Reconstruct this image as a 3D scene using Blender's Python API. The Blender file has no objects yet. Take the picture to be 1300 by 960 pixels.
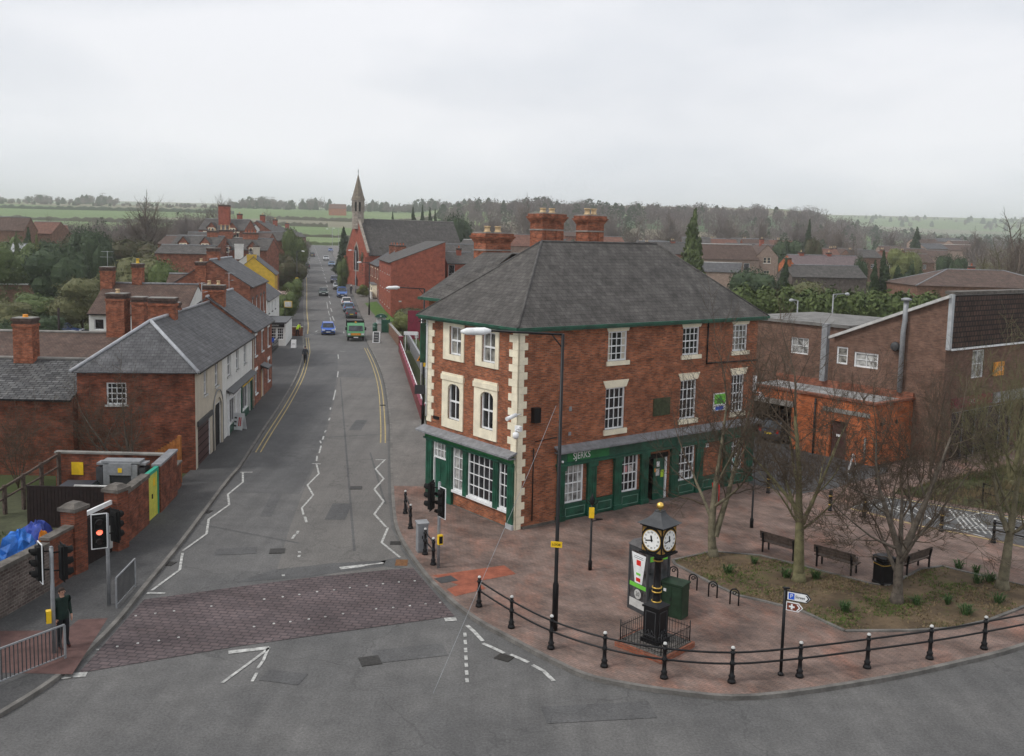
import bpy, math, random
import numpy as np
from mathutils import Vector
random.seed(7); np.random.seed(7)
C = bpy.context.scene.collection
rad = math.radians
# ------------------------------------------------------------------ camera
FPX, EYE = 1200.0, 12.5                      # focal length in px of a 1300 px wide frame, eye height
PIT = math.atan(129/1200); ROL = rad(1.3)
CX = Vector((math.cos(ROL), math.sin(ROL)*math.sin(PIT), math.sin(ROL)*math.cos(PIT)))
CY = Vector((-math.sin(ROL), math.cos(ROL)*math.sin(PIT), math.cos(ROL)*math.cos(PIT)))
CF = Vector((0, math.cos(PIT), -math.sin(PIT)))
cam = bpy.data.objects.new('camera', bpy.data.cameras.new('camera')); C.objects.link(cam)
from mathutils import Matrix
Rm = Matrix((CX, CY, -CF)).transposed().to_4x4(); Rm.translation = (0, 0, EYE)
cam.matrix_world = Rm
cam.data.sensor_width = 36; cam.data.lens = FPX/1300*36; cam.data.shift_y = -45/1300
cam.data.clip_start = 0.2; cam.data.clip_end = 9000
S = bpy.context.scene; S.camera = cam
S.view_settings.view_transform = 'Standard'; S.view_settings.look = 'None'
S.cycles.volume_bounces = 3
S.view_settings.exposure = 0.22; S.view_settings.gamma = 1
# ------------------------------------------------------------------ overcast sky
SUN_EL, SUN_AZ = 50, -112                     # azimuth from +Y, clockwise
w = bpy.data.worlds.new('World'); S.world = w; w.use_nodes = True
nt = w.node_tree; N = nt.nodes; L = nt.links; N.clear()
out = N.new('ShaderNodeOutputWorld'); bg = N.new('ShaderNodeBackground'); bg.inputs[1].default_value = 0.1
sky = N.new('ShaderNodeTexSky'); sky.sky_type = 'NISHITA'; sky.sun_disc = False
sky.sun_elevation = rad(SUN_EL); sky.sun_rotation = rad(SUN_AZ); sky.air_density = 1; sky.dust_density = 4
tc = N.new('ShaderNodeTexCoord'); mp = N.new('ShaderNodeMapping'); mp.inputs['Scale'].default_value = (1, 1, 3.2)
no = N.new('ShaderNodeTexNoise'); no.inputs['Scale'].default_value = 1.9; no.inputs['Detail'].default_value = 5; no.inputs['Roughness'].default_value = .5
cr = N.new('ShaderNodeValToRGB'); cr.color_ramp.elements[0].position = .40; cr.color_ramp.elements[1].position = .60
cr.color_ramp.elements[0].color = (6.7, 7.0, 7.5, 1); cr.color_ramp.elements[1].color = (8.6, 8.65, 8.95, 1)
mx = N.new('ShaderNodeMix'); mx.data_type = 'RGBA'; mx.inputs[0].default_value = .93
L.new(tc.outputs['Generated'], mp.inputs[0]); L.new(mp.outputs[0], no.inputs[0]); L.new(no.outputs['Fac'], cr.inputs[0])
L.new(sky.outputs[0], mx.inputs[6]); L.new(cr.outputs[0], mx.inputs[7]); sz = N.new('ShaderNodeSeparateXYZ'); L.new(tc.outputs['Generated'], sz.inputs[0])
hr = N.new('ShaderNodeMapRange'); hr.interpolation_type = 'SMOOTHSTEP'; hr.inputs[1].default_value = -.02; hr.inputs[2].default_value = .16; hr.inputs[3].default_value = 1.30; hr.inputs[4].default_value = 1.0; L.new(sz.outputs[2], hr.inputs[0])
vm = N.new('ShaderNodeVectorMath'); vm.operation = 'SCALE'; L.new(mx.outputs[2], vm.inputs[0]); L.new(hr.outputs[0], vm.inputs['Scale']); L.new(vm.outputs[0], bg.inputs[0]); L.new(bg.outputs[0], out.inputs[0])
sd = bpy.data.lights.new('sun', 'SUN'); sd.energy = 1.5; sd.angle = rad(12); sd.color = (1, .97, .93)
so = bpy.data.objects.new('sun', sd); C.objects.link(so)
a = rad(SUN_AZ); e = rad(SUN_EL)
dv = Vector((math.sin(a)*math.cos(e), math.cos(a)*math.cos(e), math.sin(e)))
so.rotation_euler = dv.to_track_quat('Z', 'Y').to_euler(); so.location = (0, -20, 60)

# ------------------------------------------------------------------ terrain and pixel helpers
HP = [(-300,0),(90,0),(130,.2),(170,1.3),(230,3),(290,4.9),(380,7.2),(450,8.6),(560,12.5),(700,20),(1000,39),(1300,50),(2000,62),(2600,96),(3400,120),(5000,120)]
def gz(x, y):
    for (a, b), (c, d) in zip(HP, HP[1:]):
        if y < c:
            z = b + (d-b)*(y-a)/(c-a); break
    else: z = 120
    if y > 450:
        k = x/y
        if k > .30: q_ = max(.30, 1-(k-.30)*4.5); t_ = min(1, max(0, (y-1400)/700)); z = 8.6+(z-8.6)*(q_+(1.08-q_)*t_)
        if -.10 < k < .37:
            t = min(1,max(0,(y-450)/260)); t = t*t*(3-2*t); w_ = min(1,(k+.10)/.06)*min(1,(.37-k)/.08); z += 13*t*w_*(1 if y < 1100 else max(0,1-(y-1100)/500))
    return z
def ray(u, v):
    return CX*((u-650)/FPX) - CY*((v-435)/FPX) + CF
def G(u, v, z=None):
    d = ray(u, v)
    if z is not None:
        t = (z-EYE)/d.z; return Vector((d.x*t, d.y*t, z))
    t = 4
    while EYE+d.z*t > gz(d.x*t, d.y*t) and t < 4000: t *= 1.0015
    return Vector((d.x*t, d.y*t, gz(d.x*t, d.y*t)))
def P(u, v, Y):
    d = ray(u, v); t = Y/d.y
    return Vector((d.x*t, Y, EYE+d.z*t))

# ------------------------------------------------------------------ object helpers
def tag(o, label=None, cat=None, group=None, kind=None):
    if label: o['label'] = label
    if cat: o['category'] = cat
    if group: o['group'] = group
    if kind: o['kind'] = kind
    return o
def thing(name, label, cat, loc=(0,0,0), rz=0, group=None):
    o = bpy.data.objects.new(name, None); o.empty_display_size = .3; C.objects.link(o)
    o.location = loc; o.rotation_euler = (0, 0, rz)
    return tag(o, label, cat, group)
class Fr:                                     # a vertical face: t along it, d outwards, z up
    def __init__(s, ox, oy, tx, ty, nx, ny): s.a = (ox, oy, tx, ty, nx, ny)
    def __call__(s, t, d, z):
        a = s.a; return (a[0]+a[2]*t+a[4]*d, a[1]+a[3]*t+a[5]*d, z)
ID = Fr(0,0,1,0,0,-1)
class MB:
    def __init__(s): s.v = []; s.f = []; s.m = []; s.sm = []
    def add(s, vs, fs, mi=0, sm=False):
        n = len(s.v); s.v += [tuple(p) for p in vs]
        for f in fs: s.f.append(tuple(i+n for i in f)); s.m.append(mi); s.sm.append(sm)
        return s
    def box(s, x0, x1, y0, y1, z0, z1, mi=0):
        return s.add([(x0,y0,z0),(x1,y0,z0),(x1,y1,z0),(x0,y1,z0),(x0,y0,z1),(x1,y0,z1),(x1,y1,z1),(x0,y1,z1)],
                     [(3,2,1,0),(4,5,6,7),(0,1,5,4),(1,2,6,5),(2,3,7,6),(3,0,4,7)], mi)
    def fb(s, F, t0, t1, d0, d1, z0, z1, mi=0):
        q = [(t0,d0,z0),(t1,d0,z0),(t1,d1,z0),(t0,d1,z0),(t0,d0,z1),(t1,d0,z1),(t1,d1,z1),(t0,d1,z1)]
        return s.add([F(*p) for p in q], [(3,2,1,0),(4,5,6,7),(0,1,5,4),(1,2,6,5),(2,3,7,6),(3,0,4,7)], mi)
    def poly(s, pts, mi=0): return s.add(pts, [tuple(range(len(pts)))], mi)
    def slab(s, pts, th, mi=0, me=None):      # sloping sheet with thickness downwards
        n = len(pts); me = mi if me is None else me
        s.poly(pts, mi); lo = [(p[0], p[1], p[2]-th) for p in pts]
        s.add(lo, [tuple(reversed(range(n)))], me)
        s.add(list(pts)+lo, [(i, (i+1) % n, (i+1) % n+n, i+n) for i in range(n)], me); return s
    def prism(s, pts, z0, z1, mi=0, mt=None):
        n = len(pts); mt = mi if mt is None else mt
        s.add([(p[0],p[1],z1) for p in pts], [tuple(range(n))], mt)
        s.add([(p[0],p[1],z0) for p in pts], [tuple(reversed(range(n)))], mi)
        s.add([(p[0],p[1],z0) for p in pts]+[(p[0],p[1],z1) for p in pts], [(i,(i+1)%n,(i+1)%n+n,i+n) for i in range(n)], mi); return s
    def ext(s, F, pts, d0, d1, mi=0):         # outline (t,z) in a face's plane, extruded outwards
        n = len(pts); a = [F(t,d0,z) for t,z in pts]; b = [F(t,d1,z) for t,z in pts]
        s.add(a, [tuple(range(n))], mi); s.add(b, [tuple(range(n))], mi)
        s.add(a+b, [(i,(i+1)%n,(i+1)%n+n,i+n) for i in range(n)], mi); return s
    def tube(s, pts, rs, seg=8, mi=0, cap=True, sm=True):
        pts = [Vector(p) for p in pts]; n = len(pts)
        if not hasattr(rs, '__len__'): rs = [rs]*n
        vs = []; up = Vector((0,0,1)); prev = None
        for i, p in enumerate(pts):
            d = (pts[min(i+1,n-1)]-pts[max(i-1,0)])
            if d.length < 1e-9: d = Vector((0,0,1))
            d.normalize()
            if prev is None:
                x = d.cross(Vector((0,0,1)) if abs(d.z) < .9 else Vector((1,0,0))).normalized()
            else:
                x = (prev-d*prev.dot(d))
                x = x.normalized() if x.length > 1e-6 else d.orthogonal().normalized()
            prev = x; y = d.cross(x)
            for k in range(seg):
                a = 2*math.pi*k/seg+(math.pi/4 if seg == 4 else 0); vs.append(p+(x*math.cos(a)+y*math.sin(a))*rs[i])
        fs = [(i*seg+k, i*seg+(k+1)%seg, (i+1)*seg+(k+1)%seg, (i+1)*seg+k) for i in range(n-1) for k in range(seg)]
        s.add(vs, fs, mi, sm)
        if cap:
            m = len(s.v)-len(vs)
            s.f += [tuple(m+k for k in reversed(range(seg))), tuple(m+(n-1)*seg+k for k in range(seg))]; s.m += [mi]*2; s.sm += [False]*2
        return s
    def lathe(s, prof, cx=0, cy=0, seg=16, mi=0, sm=True, sq=0):
        vs = []
        for r, z in prof:
            for k in range(seg):
                a = 2*math.pi*(k+.5)/seg; vs.append((cx+r*math.cos(a), cy+r*math.sin(a), z))
        n = len(prof)
        fs = [(i*seg+k, i*seg+(k+1)%seg, (i+1)*seg+(k+1)%seg, (i+1)*seg+k) for i in range(n-1) for k in range(seg)]
        fs += [tuple(reversed(range(seg))), tuple((n-1)*seg+k for k in range(seg))]
        return s.add(vs, fs, mi, sm)
    def build(s, name, mats, parent=None):
        me = bpy.data.meshes.new(name)
        if not isinstance(mats, (list, tuple)): mats = [mats]
        me.from_pydata(s.v, [], s.f)
        for m in mats: me.materials.append(m)
        if len(mats) > 1: me.polygons.foreach_set('material_index', s.m)
        me.polygons.foreach_set('use_smooth', s.sm)
        # metric uv: u along the face, v up it
        nf = len(s.f); nrm = np.empty(nf*3); me.polygons.foreach_get('normal', nrm); nrm = nrm.reshape(-1,3)
        tot = np.empty(nf, int); me.polygons.foreach_get('loop_total', tot)
        lv = np.empty(len(me.loops), int); me.loops.foreach_get('vertex_index', lv)
        co = np.array(s.v, float).reshape(-1,3)[lv]; nn = np.repeat(nrm, tot, axis=0)
        flip = (nn[:,1] > 1e-4) | ((abs(nn[:,1]) <= 1e-4) & (nn[:,0] < 0)); nn[flip] *= -1
        t = np.stack([-nn[:,1], nn[:,0], np.zeros(len(nn))], 1); ln = np.linalg.norm(t, axis=1)
        flat = ln < .05; t[flat] = (1,0,0); ln[flat] = 1; t /= ln[:,None]
        b = np.cross(nn, t); b[flat] = (0,1,0)
        uv = np.stack([(co*t).sum(1), (co*b).sum(1)], 1)
        l = me.uv_layers.new(name='UVMap'); l.data.foreach_set('uv', uv.ravel())
        me.update()
        o = bpy.data.objects.new(name, me); C.objects.link(o)
        if parent is not None: o.parent = parent
        return o
def struct(name, mb, mats): return tag(mb.build(name, mats), kind='structure')
def copy_tree(o, parent=None):
    c = o.copy(); C.objects.link(c); c.parent = parent
    for ch in [q for q in o.children]: copy_tree(ch, c)
    return c
def text(s, size, F, t, z, d, mat, parent, name='lettering', align='CENTER', sx=1.0, ext=.004):
    cu = bpy.data.curves.new(name, 'FONT'); cu.body = s; cu.size = size; cu.align_x = align; cu.align_y = 'CENTER'; cu.extrude = ext; cu.resolution_u = 3
    o = bpy.data.objects.new(name, cu); C.objects.link(o)
    dg = bpy.context.evaluated_depsgraph_get(); me = bpy.data.meshes.new_from_object(o.evaluated_get(dg))
    bpy.data.objects.remove(o); me.name = name
    for v in me.vertices:
        x, y, zz = v.co; v.co = F(t+x*sx, d+zz, z+y)
    me.materials.clear(); me.materials.append(mat)
    o = bpy.data.objects.new(name, me); C.objects.link(o); o.parent = parent
    return o

# ------------------------------------------------------------------ materials
def base(name):
    m = bpy.data.materials.new(name); m.use_nodes = True
    nt = m.node_tree; b = nt.nodes['Principled BSDF']; return m, nt, nt.nodes, nt.links, b
def mixc(nt, typ, fac, a, b):
    n = nt.nodes.new('ShaderNodeMix'); n.data_type = 'RGBA'; n.blend_type = typ
    for i, x in ((0, fac), (6, a), (7, b)):
        if hasattr(x, 'is_linked'): nt.links.new(x, n.inputs[i])
        elif i == 0: n.inputs[0].default_value = x
        else: n.inputs[i].default_value = (*x, 1) if len(x) == 3 else x
    return n.outputs[2]
def noise(nt, vec, scale, detail=4, rough=.55, lo=.35, hi=.65, sc=None):
    n = nt.nodes.new('ShaderNodeTexNoise'); n.inputs['Scale'].default_value = scale; n.inputs['Detail'].default_value = detail; n.inputs['Roughness'].default_value = rough
    if sc:
        mp = nt.nodes.new('ShaderNodeMapping'); mp.inputs['Scale'].default_value = sc; nt.links.new(vec, mp.inputs[0]); vec = mp.outputs[0]
    nt.links.new(vec, n.inputs['Vector'])
    r = nt.nodes.new('ShaderNodeMapRange'); r.inputs[1].default_value = lo; r.inputs[2].default_value = hi; nt.links.new(n.outputs['Fac'], r.inputs[0])
    return r.outputs[0]
def vary(c, k): return tuple(min(1, x*k) for x in c)
def M(name, col, rough=.7, var=.2, scale=2.5, metal=0, bump=0, spec=.3):
    m, nt, N, L, b = base(name); tc = N.new('ShaderNodeTexCoord')
    if var:
        f = noise(nt, tc.outputs['Object'], scale, 6)
        c = mixc(nt, 'MIX', f, vary(col, 1-var), vary(col, 1+var))
        f2 = noise(nt, tc.outputs['Object'], scale*9, 3)
        c = mixc(nt, 'MULTIPLY', var, c, mixc(nt, 'MIX', f2, (.6,.6,.6), (1.25,1.25,1.25)))
        L.new(c, b.inputs['Base Color'])
    else: b.inputs['Base Color'].default_value = (*col, 1)
    b.inputs['Roughness'].default_value = rough; b.inputs['Metallic'].default_value = metal
    b.inputs['Specular IOR Level'].default_value = spec
    if bump:
        bn = N.new('ShaderNodeBump'); bn.inputs['Strength'].default_value = bump; bn.inputs['Distance'].default_value = .02
        L.new(noise(nt, tc.outputs['Object'], scale*12, 4, lo=0, hi=1), bn.inputs['Height']); L.new(bn.outputs[0], b.inputs['Normal'])
    return m
def Mbrick(name, c1, c2, mortar, bw=.225, rh=.075, ms=.010, var=.3, stain=(.45,.42,.4), stainf=.35, rough=.9, off=.5, sc=1.6, rot=0, streak=.75):
    m, nt, N, L, b = base(name); tc = N.new('ShaderNodeTexCoord'); vec = tc.outputs['UV']
    if rot:
        mp = N.new('ShaderNodeMapping'); mp.inputs['Rotation'].default_value = (0,0,rot); L.new(vec, mp.inputs[0]); vec = mp.outputs[0]
    t = N.new('ShaderNodeTexBrick'); t.offset = off; L.new(vec, t.inputs['Vector'])
    for k, x in (('Scale',1),('Mortar Size',ms),('Mortar Smooth',.2),('Bias',-.1),('Brick Width',bw),('Row Height',rh)): t.inputs[k].default_value = x
    t.inputs['Color1'].default_value = (*c1,1); t.inputs['Color2'].default_value = (*c2,1); t.inputs['Mortar'].default_value = (*mortar,1)
    f = noise(nt, vec, sc, 8, .65)
    c = mixc(nt, 'MULTIPLY', 1.0, t.outputs['Color'], mixc(nt, 'MIX', f, (1-var,)*3, (1+var,)*3))
    f3 = noise(nt, vec, .9, 5, .6, .42, .72, sc=(.35,1.6,1))     # long horizontal weathering bands
    c = mixc(nt, 'MULTIPLY', f3, c, mixc(nt, 'MIX', stainf, (1,1,1), stain))
    f2 = noise(nt, vec, 9, 3, .7, .55, .8, sc=(.35,1,1))
    c = mixc(nt, 'MIX', f2, c, mixc(nt, 'MULTIPLY', 1, c, (.55,.5,.5)))
    if streak:
        f4 = noise(nt, vec, 3.2, 6, .8, .34, .66, sc=(.55,6.5,1))
        c = mixc(nt, 'MULTIPLY', streak, c, mixc(nt, 'MIX', f4, (.50,.47,.46), (1.5,1.42,1.38)))
    L.new(c, b.inputs['Base Color']); b.inputs['Roughness'].default_value = rough; b.inputs['Specular IOR Level'].default_value = .2
    bn = N.new('ShaderNodeBump'); bn.inputs['Strength'].default_value = .35; bn.inputs['Distance'].default_value = .01
    iv = N.new('ShaderNodeMath'); iv.operation = 'SUBTRACT'; iv.inputs[0].default_value = 1; L.new(t.outputs['Fac'], iv.inputs[1])
    L.new(iv.outputs[0], bn.inputs['Height']); L.new(bn.outputs[0], b.inputs['Normal'])
    return m
def Mtile(name, c1, c2, gap, bw=.28, rh=.2, ms=.012, lichen=(.2,.2,.17), lf=.3, streak=.55):
    m = Mbrick(name, c1, c2, gap, bw, rh, ms, .25, (.55,.55,.55), .6, streak=0)
    nt = m.node_tree; b = nt.nodes['Principled BSDF']; src = b.inputs['Base Color'].links[0].from_socket
    tc = nt.nodes.new('ShaderNodeTexCoord')
    f = noise(nt, tc.outputs['UV'], 2.2, 8, .75, .52, .8, sc=(1.6,.5,1))
    mm = nt.nodes.new('ShaderNodeMath'); mm.operation = 'MULTIPLY'; mm.inputs[1].default_value = lf; nt.links.new(f, mm.inputs[0])
    c = mixc(nt, 'MIX', mm.outputs[0], src, lichen)
    f2 = noise(nt, tc.outputs['UV'], 1.1, 8, .75, .3, .7, sc=(1.1,.5,1))
    c = mixc(nt, 'MULTIPLY', streak, c, mixc(nt, 'MIX', f2, (.45,.45,.45), (1.5,1.5,1.5)))
    nt.links.new(c, b.inputs['Base Color']); b.inputs['Roughness'].default_value = .7
    return m
def Mfol(name, c1, c2, scale=1.2):
    m, nt, N, L, b = base(name); tc = N.new('ShaderNodeTexCoord')
    f = noise(nt, tc.outputs['Object'], scale, 5, .7, .3, .7)
    f2 = noise(nt, tc.outputs['Object'], scale*7, 2, .7, .3, .7)
    c = mixc(nt, 'MIX', f, c1, c2); c = mixc(nt, 'MULTIPLY', .6, c, mixc(nt, 'MIX', f2, (.5,.5,.5), (1.4,1.4,1.4)))
    L.new(c, b.inputs['Base Color']); b.inputs['Roughness'].default_value = .75; b.inputs['Specular IOR Level'].default_value = .2
    return m
BR_PUB = Mbrick('pub brick', (.40,.132,.060), (.18,.064,.038), (.22,.165,.12), var=.30, stainf=.42)
BR_RED = Mbrick('red brick', (.32,.105,.060), (.17,.062,.042), (.19,.135,.10), var=.35, stainf=.5)
BR_ORG = Mbrick('orange brick', (.54,.150,.048), (.36,.098,.038), (.27,.15,.09), var=.34, stainf=.5)
BR_DRK = Mbrick('dark brick', (.27,.080,.040), (.13,.046,.030), (.12,.085,.07), var=.45, stainf=.65)
BR_BRN = Mbrick('brown brick', (.24,.125,.085), (.16,.085,.062), (.19,.15,.115), var=.2)
BR_MOD = Mbrick('smooth red brick', (.36,.092,.054), (.27,.072,.045), (.28,.12,.09), var=.25, stainf=.4, streak=.4)
BR_CHM = Mbrick('chimney brick', (.38,.120,.062), (.20,.068,.042), (.20,.14,.10), var=.38, stainf=.65, sc=3)
BR_YEL = Mbrick('pale brick', (.34,.25,.20), (.27,.19,.155), (.30,.26,.23), var=.15)
STONEW = Mbrick('rubble wall', (.13,.11,.10), (.085,.06,.055), (.17,.155,.14), bw=.24, rh=.11, ms=.02, var=.35)
CH_STO = Mbrick('grey turret stone', (0.385, 0.350, 0.298), (0.280, 0.263, 0.228), (0.221, 0.204, 0.187), bw=.6, rh=.3, var=.2)
SLATE = Mtile('slate roof', (.098,.091,.084), (.070,.065,.060), (.040,.037,.035), bw=.3, rh=.22, lichen=(.19,.18,.165), lf=.45)
SLATE2 = Mtile('blue grey slate', (.112,.112,.115), (.084,.084,.088), (.042,.042,.045), bw=.3, rh=.22, lichen=(.2,.2,.2), lf=.3)
SLATE3 = Mtile('rough old slate', (.13,.13,.13), (.05,.05,.052), (.02,.02,.02), bw=.4, rh=.24, ms=.03, lichen=(.26,.25,.23), lf=.6)
TILE = Mtile('brown clay tile', (.125,.080,.062), (.090,.058,.046), (.045,.03,.025), bw=.2, rh=.14, lichen=(.17,.15,.12), lf=.45)
TILER = Mtile('red clay tile', (.20,.095,.065), (.15,.07,.05), (.08,.04,.03), bw=.2, rh=.14, lichen=(.18,.14,.11), lf=.4)
TILEH = Mtile('hung concrete tile', (.090,.050,.036), (.048,.028,.022), (.016,.011,.010), bw=.33, rh=.30, ms=.045, lichen=(.14,.11,.08), lf=.4)
CREAM = M('cream stone paint', (.80,.73,.56), .6, .10, 2.2)
CREAMR = M('cream render', (.52,.47,.38), .85, .10, 1.2)
WHITER = M('white render', (.68,.68,.65), .85, .08, 1.2)
WHITE = M('white paint', (.76,.77,.77), .5, .10, 3)
OFFW = M('weathered white', (.50,.50,.48), .7, .15, 3)
PUBG = M('dark green paint', (.012,.080,.048), .38, .4, 2.0, spec=.5)
PUBG2 = M('bright green paint', (.014,.155,.045), .38, .15, 2, spec=.5)
GOLDL = M('gilt paint', (.62,.40,.09), .35, .1, 6, metal=.6)
BRASS = M('brass ball', (.85,.55,.14), .22, .05, 6, metal=.9)
BLACK = M('black paint', (.007,.007,.008), .42, .2, 5, spec=.3)
BLKM = M('matt black', (.006,.006,.006), .8, .2, 5)
CHAR = M('charcoal grey', (.055,.057,.06), .5, .15, 4)
LEAD = M('lead flashing', (.21,.215,.225), .55, .22, 4)
LEADL = M('pale lead hip', (.36,.37,.39), .6, .18, 3)
GREY = M('galvanised grey', (.27,.28,.29), .5, .15, 4, metal=.2)
GREYL = M('light grey paint', (.40,.42,.43), .55, .12, 3)
CONC = M('concrete', (.25,.24,.22), .9, .2, 2, bump=.3)
STONE = M('coping stone', (.12,.108,.095), .9, .35, 3, bump=.5)
WOODF = M('orange timber', (.34,.13,.035), .75, .25, 6)
WOODD = M('dark stained timber', (.020,.012,.011), .75, .3, 6)
WOODB = M('old bench timber', (.085,.062,.05), .8, .35, 8)
YELS = M('yellow sign', (.78,.50,.02), .45, .08, 5)
YELG = M('yellow gate paint', (.62,.60,.10), .6, .12, 3)
YELW = M('yellow wall paint', (.62,.40,.05), .8, .12, 2)
TEAL = M('green gate frame', (.02,.30,.20), .5, .12, 4)
REDS = M('red plastic', (.62,.02,.015), .45, .1, 5)
MAROON = M('maroon paint', (.20,.022,.045), .6, .15, 2)
MARW = Mbrick('maroon painted brick', (0.228, 0.070, 0.074), (0.175, 0.052, 0.056), (0.153, 0.060, 0.060), var=.2)
BLUES = M('blue sign', (.02,.10,.55), .5, .05, 5)
BROWNS = M('brown sign', (.16,.04,.02), .5, .05, 5)
ORGS = M('orange sign', (.75,.30,.04), .5, .15, 6)
GLIME = M('lime green print', (.16,.55,.06), .5, .08, 5)
BARK = M('green grey bark', (.155,.138,.092), .9, .35, 4, bump=.5)
BARK2 = M('dark twig bark', (.088,.066,.046), .9, .3, 4)
BARKY = M('mossy bark', (.150,.138,.072), .9, .3, 4)
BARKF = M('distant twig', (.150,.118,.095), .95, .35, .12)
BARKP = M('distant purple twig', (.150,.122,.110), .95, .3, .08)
POTC = M('buff chimney pot', (.50,.36,.21), .7, .2, 5)
POTR = M('red chimney pot', (.32,.09,.04), .7, .2, 5)
SKIN = M('skin', (.50,.28,.20), .5, .05, 8)
HAIR = M('dark hair', (.04,.025,.018), .7, .2, 20)
BARKG = M('rough grey bark', (.105,.088,.070), .9, .4, 5, bump=.6)
SOOT = M('sooty weathered brick', (.085,.055,.045), .9, .4, 5, bump=.4)
RUBBER = M('tyre rubber', (.018,.018,.018), .8, .2, 8)
def Mglass(name, col=(.018,.020,.024), rough=.06):
    m, nt, N, L, b = base(name); b.inputs['Base Color'].default_value = (*col,1); b.inputs['Roughness'].default_value = rough
    b.inputs['Specular IOR Level'].default_value = .6
    tc = N.new('ShaderNodeTexCoord'); bn = N.new('ShaderNodeBump'); bn.inputs['Strength'].default_value = .06; bn.inputs['Distance'].default_value = .05
    L.new(noise(nt, tc.outputs['Object'], 1.5, 2, lo=0, hi=1), bn.inputs['Height']); L.new(bn.outputs[0], b.inputs['Normal'])
    c = mixc(nt, 'MIX', noise(nt, tc.outputs['Object'], 2.3, 3), vary(col, .4), vary(col, 2.2)); L.new(c, b.inputs['Base Color'])
    return m
GLASS = Mglass('window glass', (.012,.013,.015)); GLASSC = Mglass('curtained glass', (.15,.145,.13), .12); GLASSN = Mglass('net curtained glass', (.24,.24,.23), .15); CARG = Mglass('car glass', (.02,.025,.03), .05)
def Mroad(name, col, col2, sc=.25, crack=.3, patch=.3):
    m, nt, N, L, b = base(name); tc = N.new('ShaderNodeTexCoord'); v = tc.outputs['Object']
    c = mixc(nt, 'MIX', noise(nt, v, sc, 8, .6), col, col2)
    c = mixc(nt, 'MULTIPLY', .8, c, mixc(nt, 'MIX', noise(nt, v, 14, 4, .85), (.62,.62,.62), (1.38,1.38,1.38)))
    c = mixc(nt, 'MULTIPLY', patch, c, mixc(nt, 'MIX', noise(nt, v, 1.3, 6, .7, .4, .62), (.62,.62,.62), (1.2,1.2,1.2)))
    c = mixc(nt, 'MULTIPLY', .6, c, mixc(nt, 'MIX', noise(nt, v, .9, 5, .65, .35, .65, sc=(1.5,.07,1)), (.82,.82,.82), (1.14,1.14,1.13)))
    c = mixc(nt, 'MIX', noise(nt, v, 1.1, 7, .8, .64, .74), c, vary(col, .62))
    vo = N.new('ShaderNodeTexVoronoi'); vo.feature = 'DISTANCE_TO_EDGE'; vo.inputs['Scale'].default_value = .13
    ds = N.new('ShaderNodeVectorMath'); ds.operation = 'ADD'; L.new(v, ds.inputs[0])
    nz = N.new('ShaderNodeTexNoise'); nz.inputs['Scale'].default_value = .8; nz.inputs['Detail'].default_value = 6; L.new(v, nz.inputs['Vector'])
    sc_ = N.new('ShaderNodeVectorMath'); sc_.operation = 'SCALE'; sc_.inputs['Scale'].default_value = 2.6; L.new(nz.outputs['Color'], sc_.inputs[0])
    L.new(sc_.outputs[0], ds.inputs[1]); L.new(ds.outputs[0], vo.inputs['Vector'])
    r = N.new('ShaderNodeMapRange'); r.inputs[1].default_value = .003; r.inputs[2].default_value = .006; r.inputs[3].default_value = crack; r.inputs[4].default_value = 0; L.new(vo.outputs[0], r.inputs[0])
    c = mixc(nt, 'MIX', r.outputs[0], c, vary(col, .35))
    L.new(c, b.inputs['Base Color']); b.inputs['Roughness'].default_value = .82; b.inputs['Specular IOR Level'].default_value = .3
    bn = N.new('ShaderNodeBump'); bn.inputs['Strength'].default_value = .3; bn.inputs['Distance'].default_value = .01
    L.new(noise(nt, v, 60, 2, lo=0, hi=1), bn.inputs['Height']); L.new(bn.outputs[0], b.inputs['Normal'])
    return m
ASPH = Mroad('road asphalt', (.096,.095,.094), (.130,.127,.123))
ASPHD = Mroad('dark asphalt', (.080,.080,.081), (.106,.105,.104))
ASPHL = Mroad('worn pale asphalt', (.122,.117,.110), (.154,.146,.136), patch=.2)
PAVEL = Mroad('dark footway asphalt', (.058,.058,.059), (.082,.081,.080), crack=.2)
PAVER_ = Mroad('footway asphalt', (.130,.122,.112), (.172,.159,.145), crack=.3)
PLAZA = Mbrick('block paving', (.225,.158,.132), (.165,.125,.110), (.115,.095,.084), bw=.2, rh=.1, ms=.008, var=.35, stainf=.5, rough=.85, rot=.7, sc=.7, streak=.3)
def plaza_patches(m):
    nt = m.node_tree; b = nt.nodes['Principled BSDF']; src = b.inputs['Base Color'].links[0].from_socket
    tc = nt.nodes.new('ShaderNodeTexCoord')
    mm = nt.nodes.new('ShaderNodeMath'); mm.operation = 'MULTIPLY'; mm.inputs[1].default_value = .8
    nt.links.new(noise(nt, tc.outputs['UV'], .55, 7, .75, .5, .72, sc=(1,.45,1)), mm.inputs[0])
    c = mixc(nt, 'MULTIPLY', mm.outputs[0], src, (1.5,1.02,.86)); nt.links.new(c, b.inputs['Base Color'])
plaza_patches(PLAZA)
TABLE = Mbrick('table paving', (.128,.100,.101), (.096,.078,.081), (.058,.050,.052), bw=.32, rh=.22, ms=.025, var=.25, rough=.85, rot=.12, sc=.5, streak=.2)
TACT = M('red tactile paving', (.27,.085,.05), .85, .2, 3, bump=.2)
TACTD = M('dull tactile paving', (.11,.062,.055), .85, .2, 3, bump=.2)
KERB = M('kerb stone', (.15,.142,.13), .85, .3, 1.5, bump=.2)
PAINTW = M('worn white road paint', (.40,.40,.38), .7, .4, 6)
PAINTY = M('worn yellow road paint', (.40,.31,.13), .7, .3, 5)
SOIL = M('bare soil and grass', (.105,.074,.044), .95, .35, .9, bump=.6)
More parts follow.
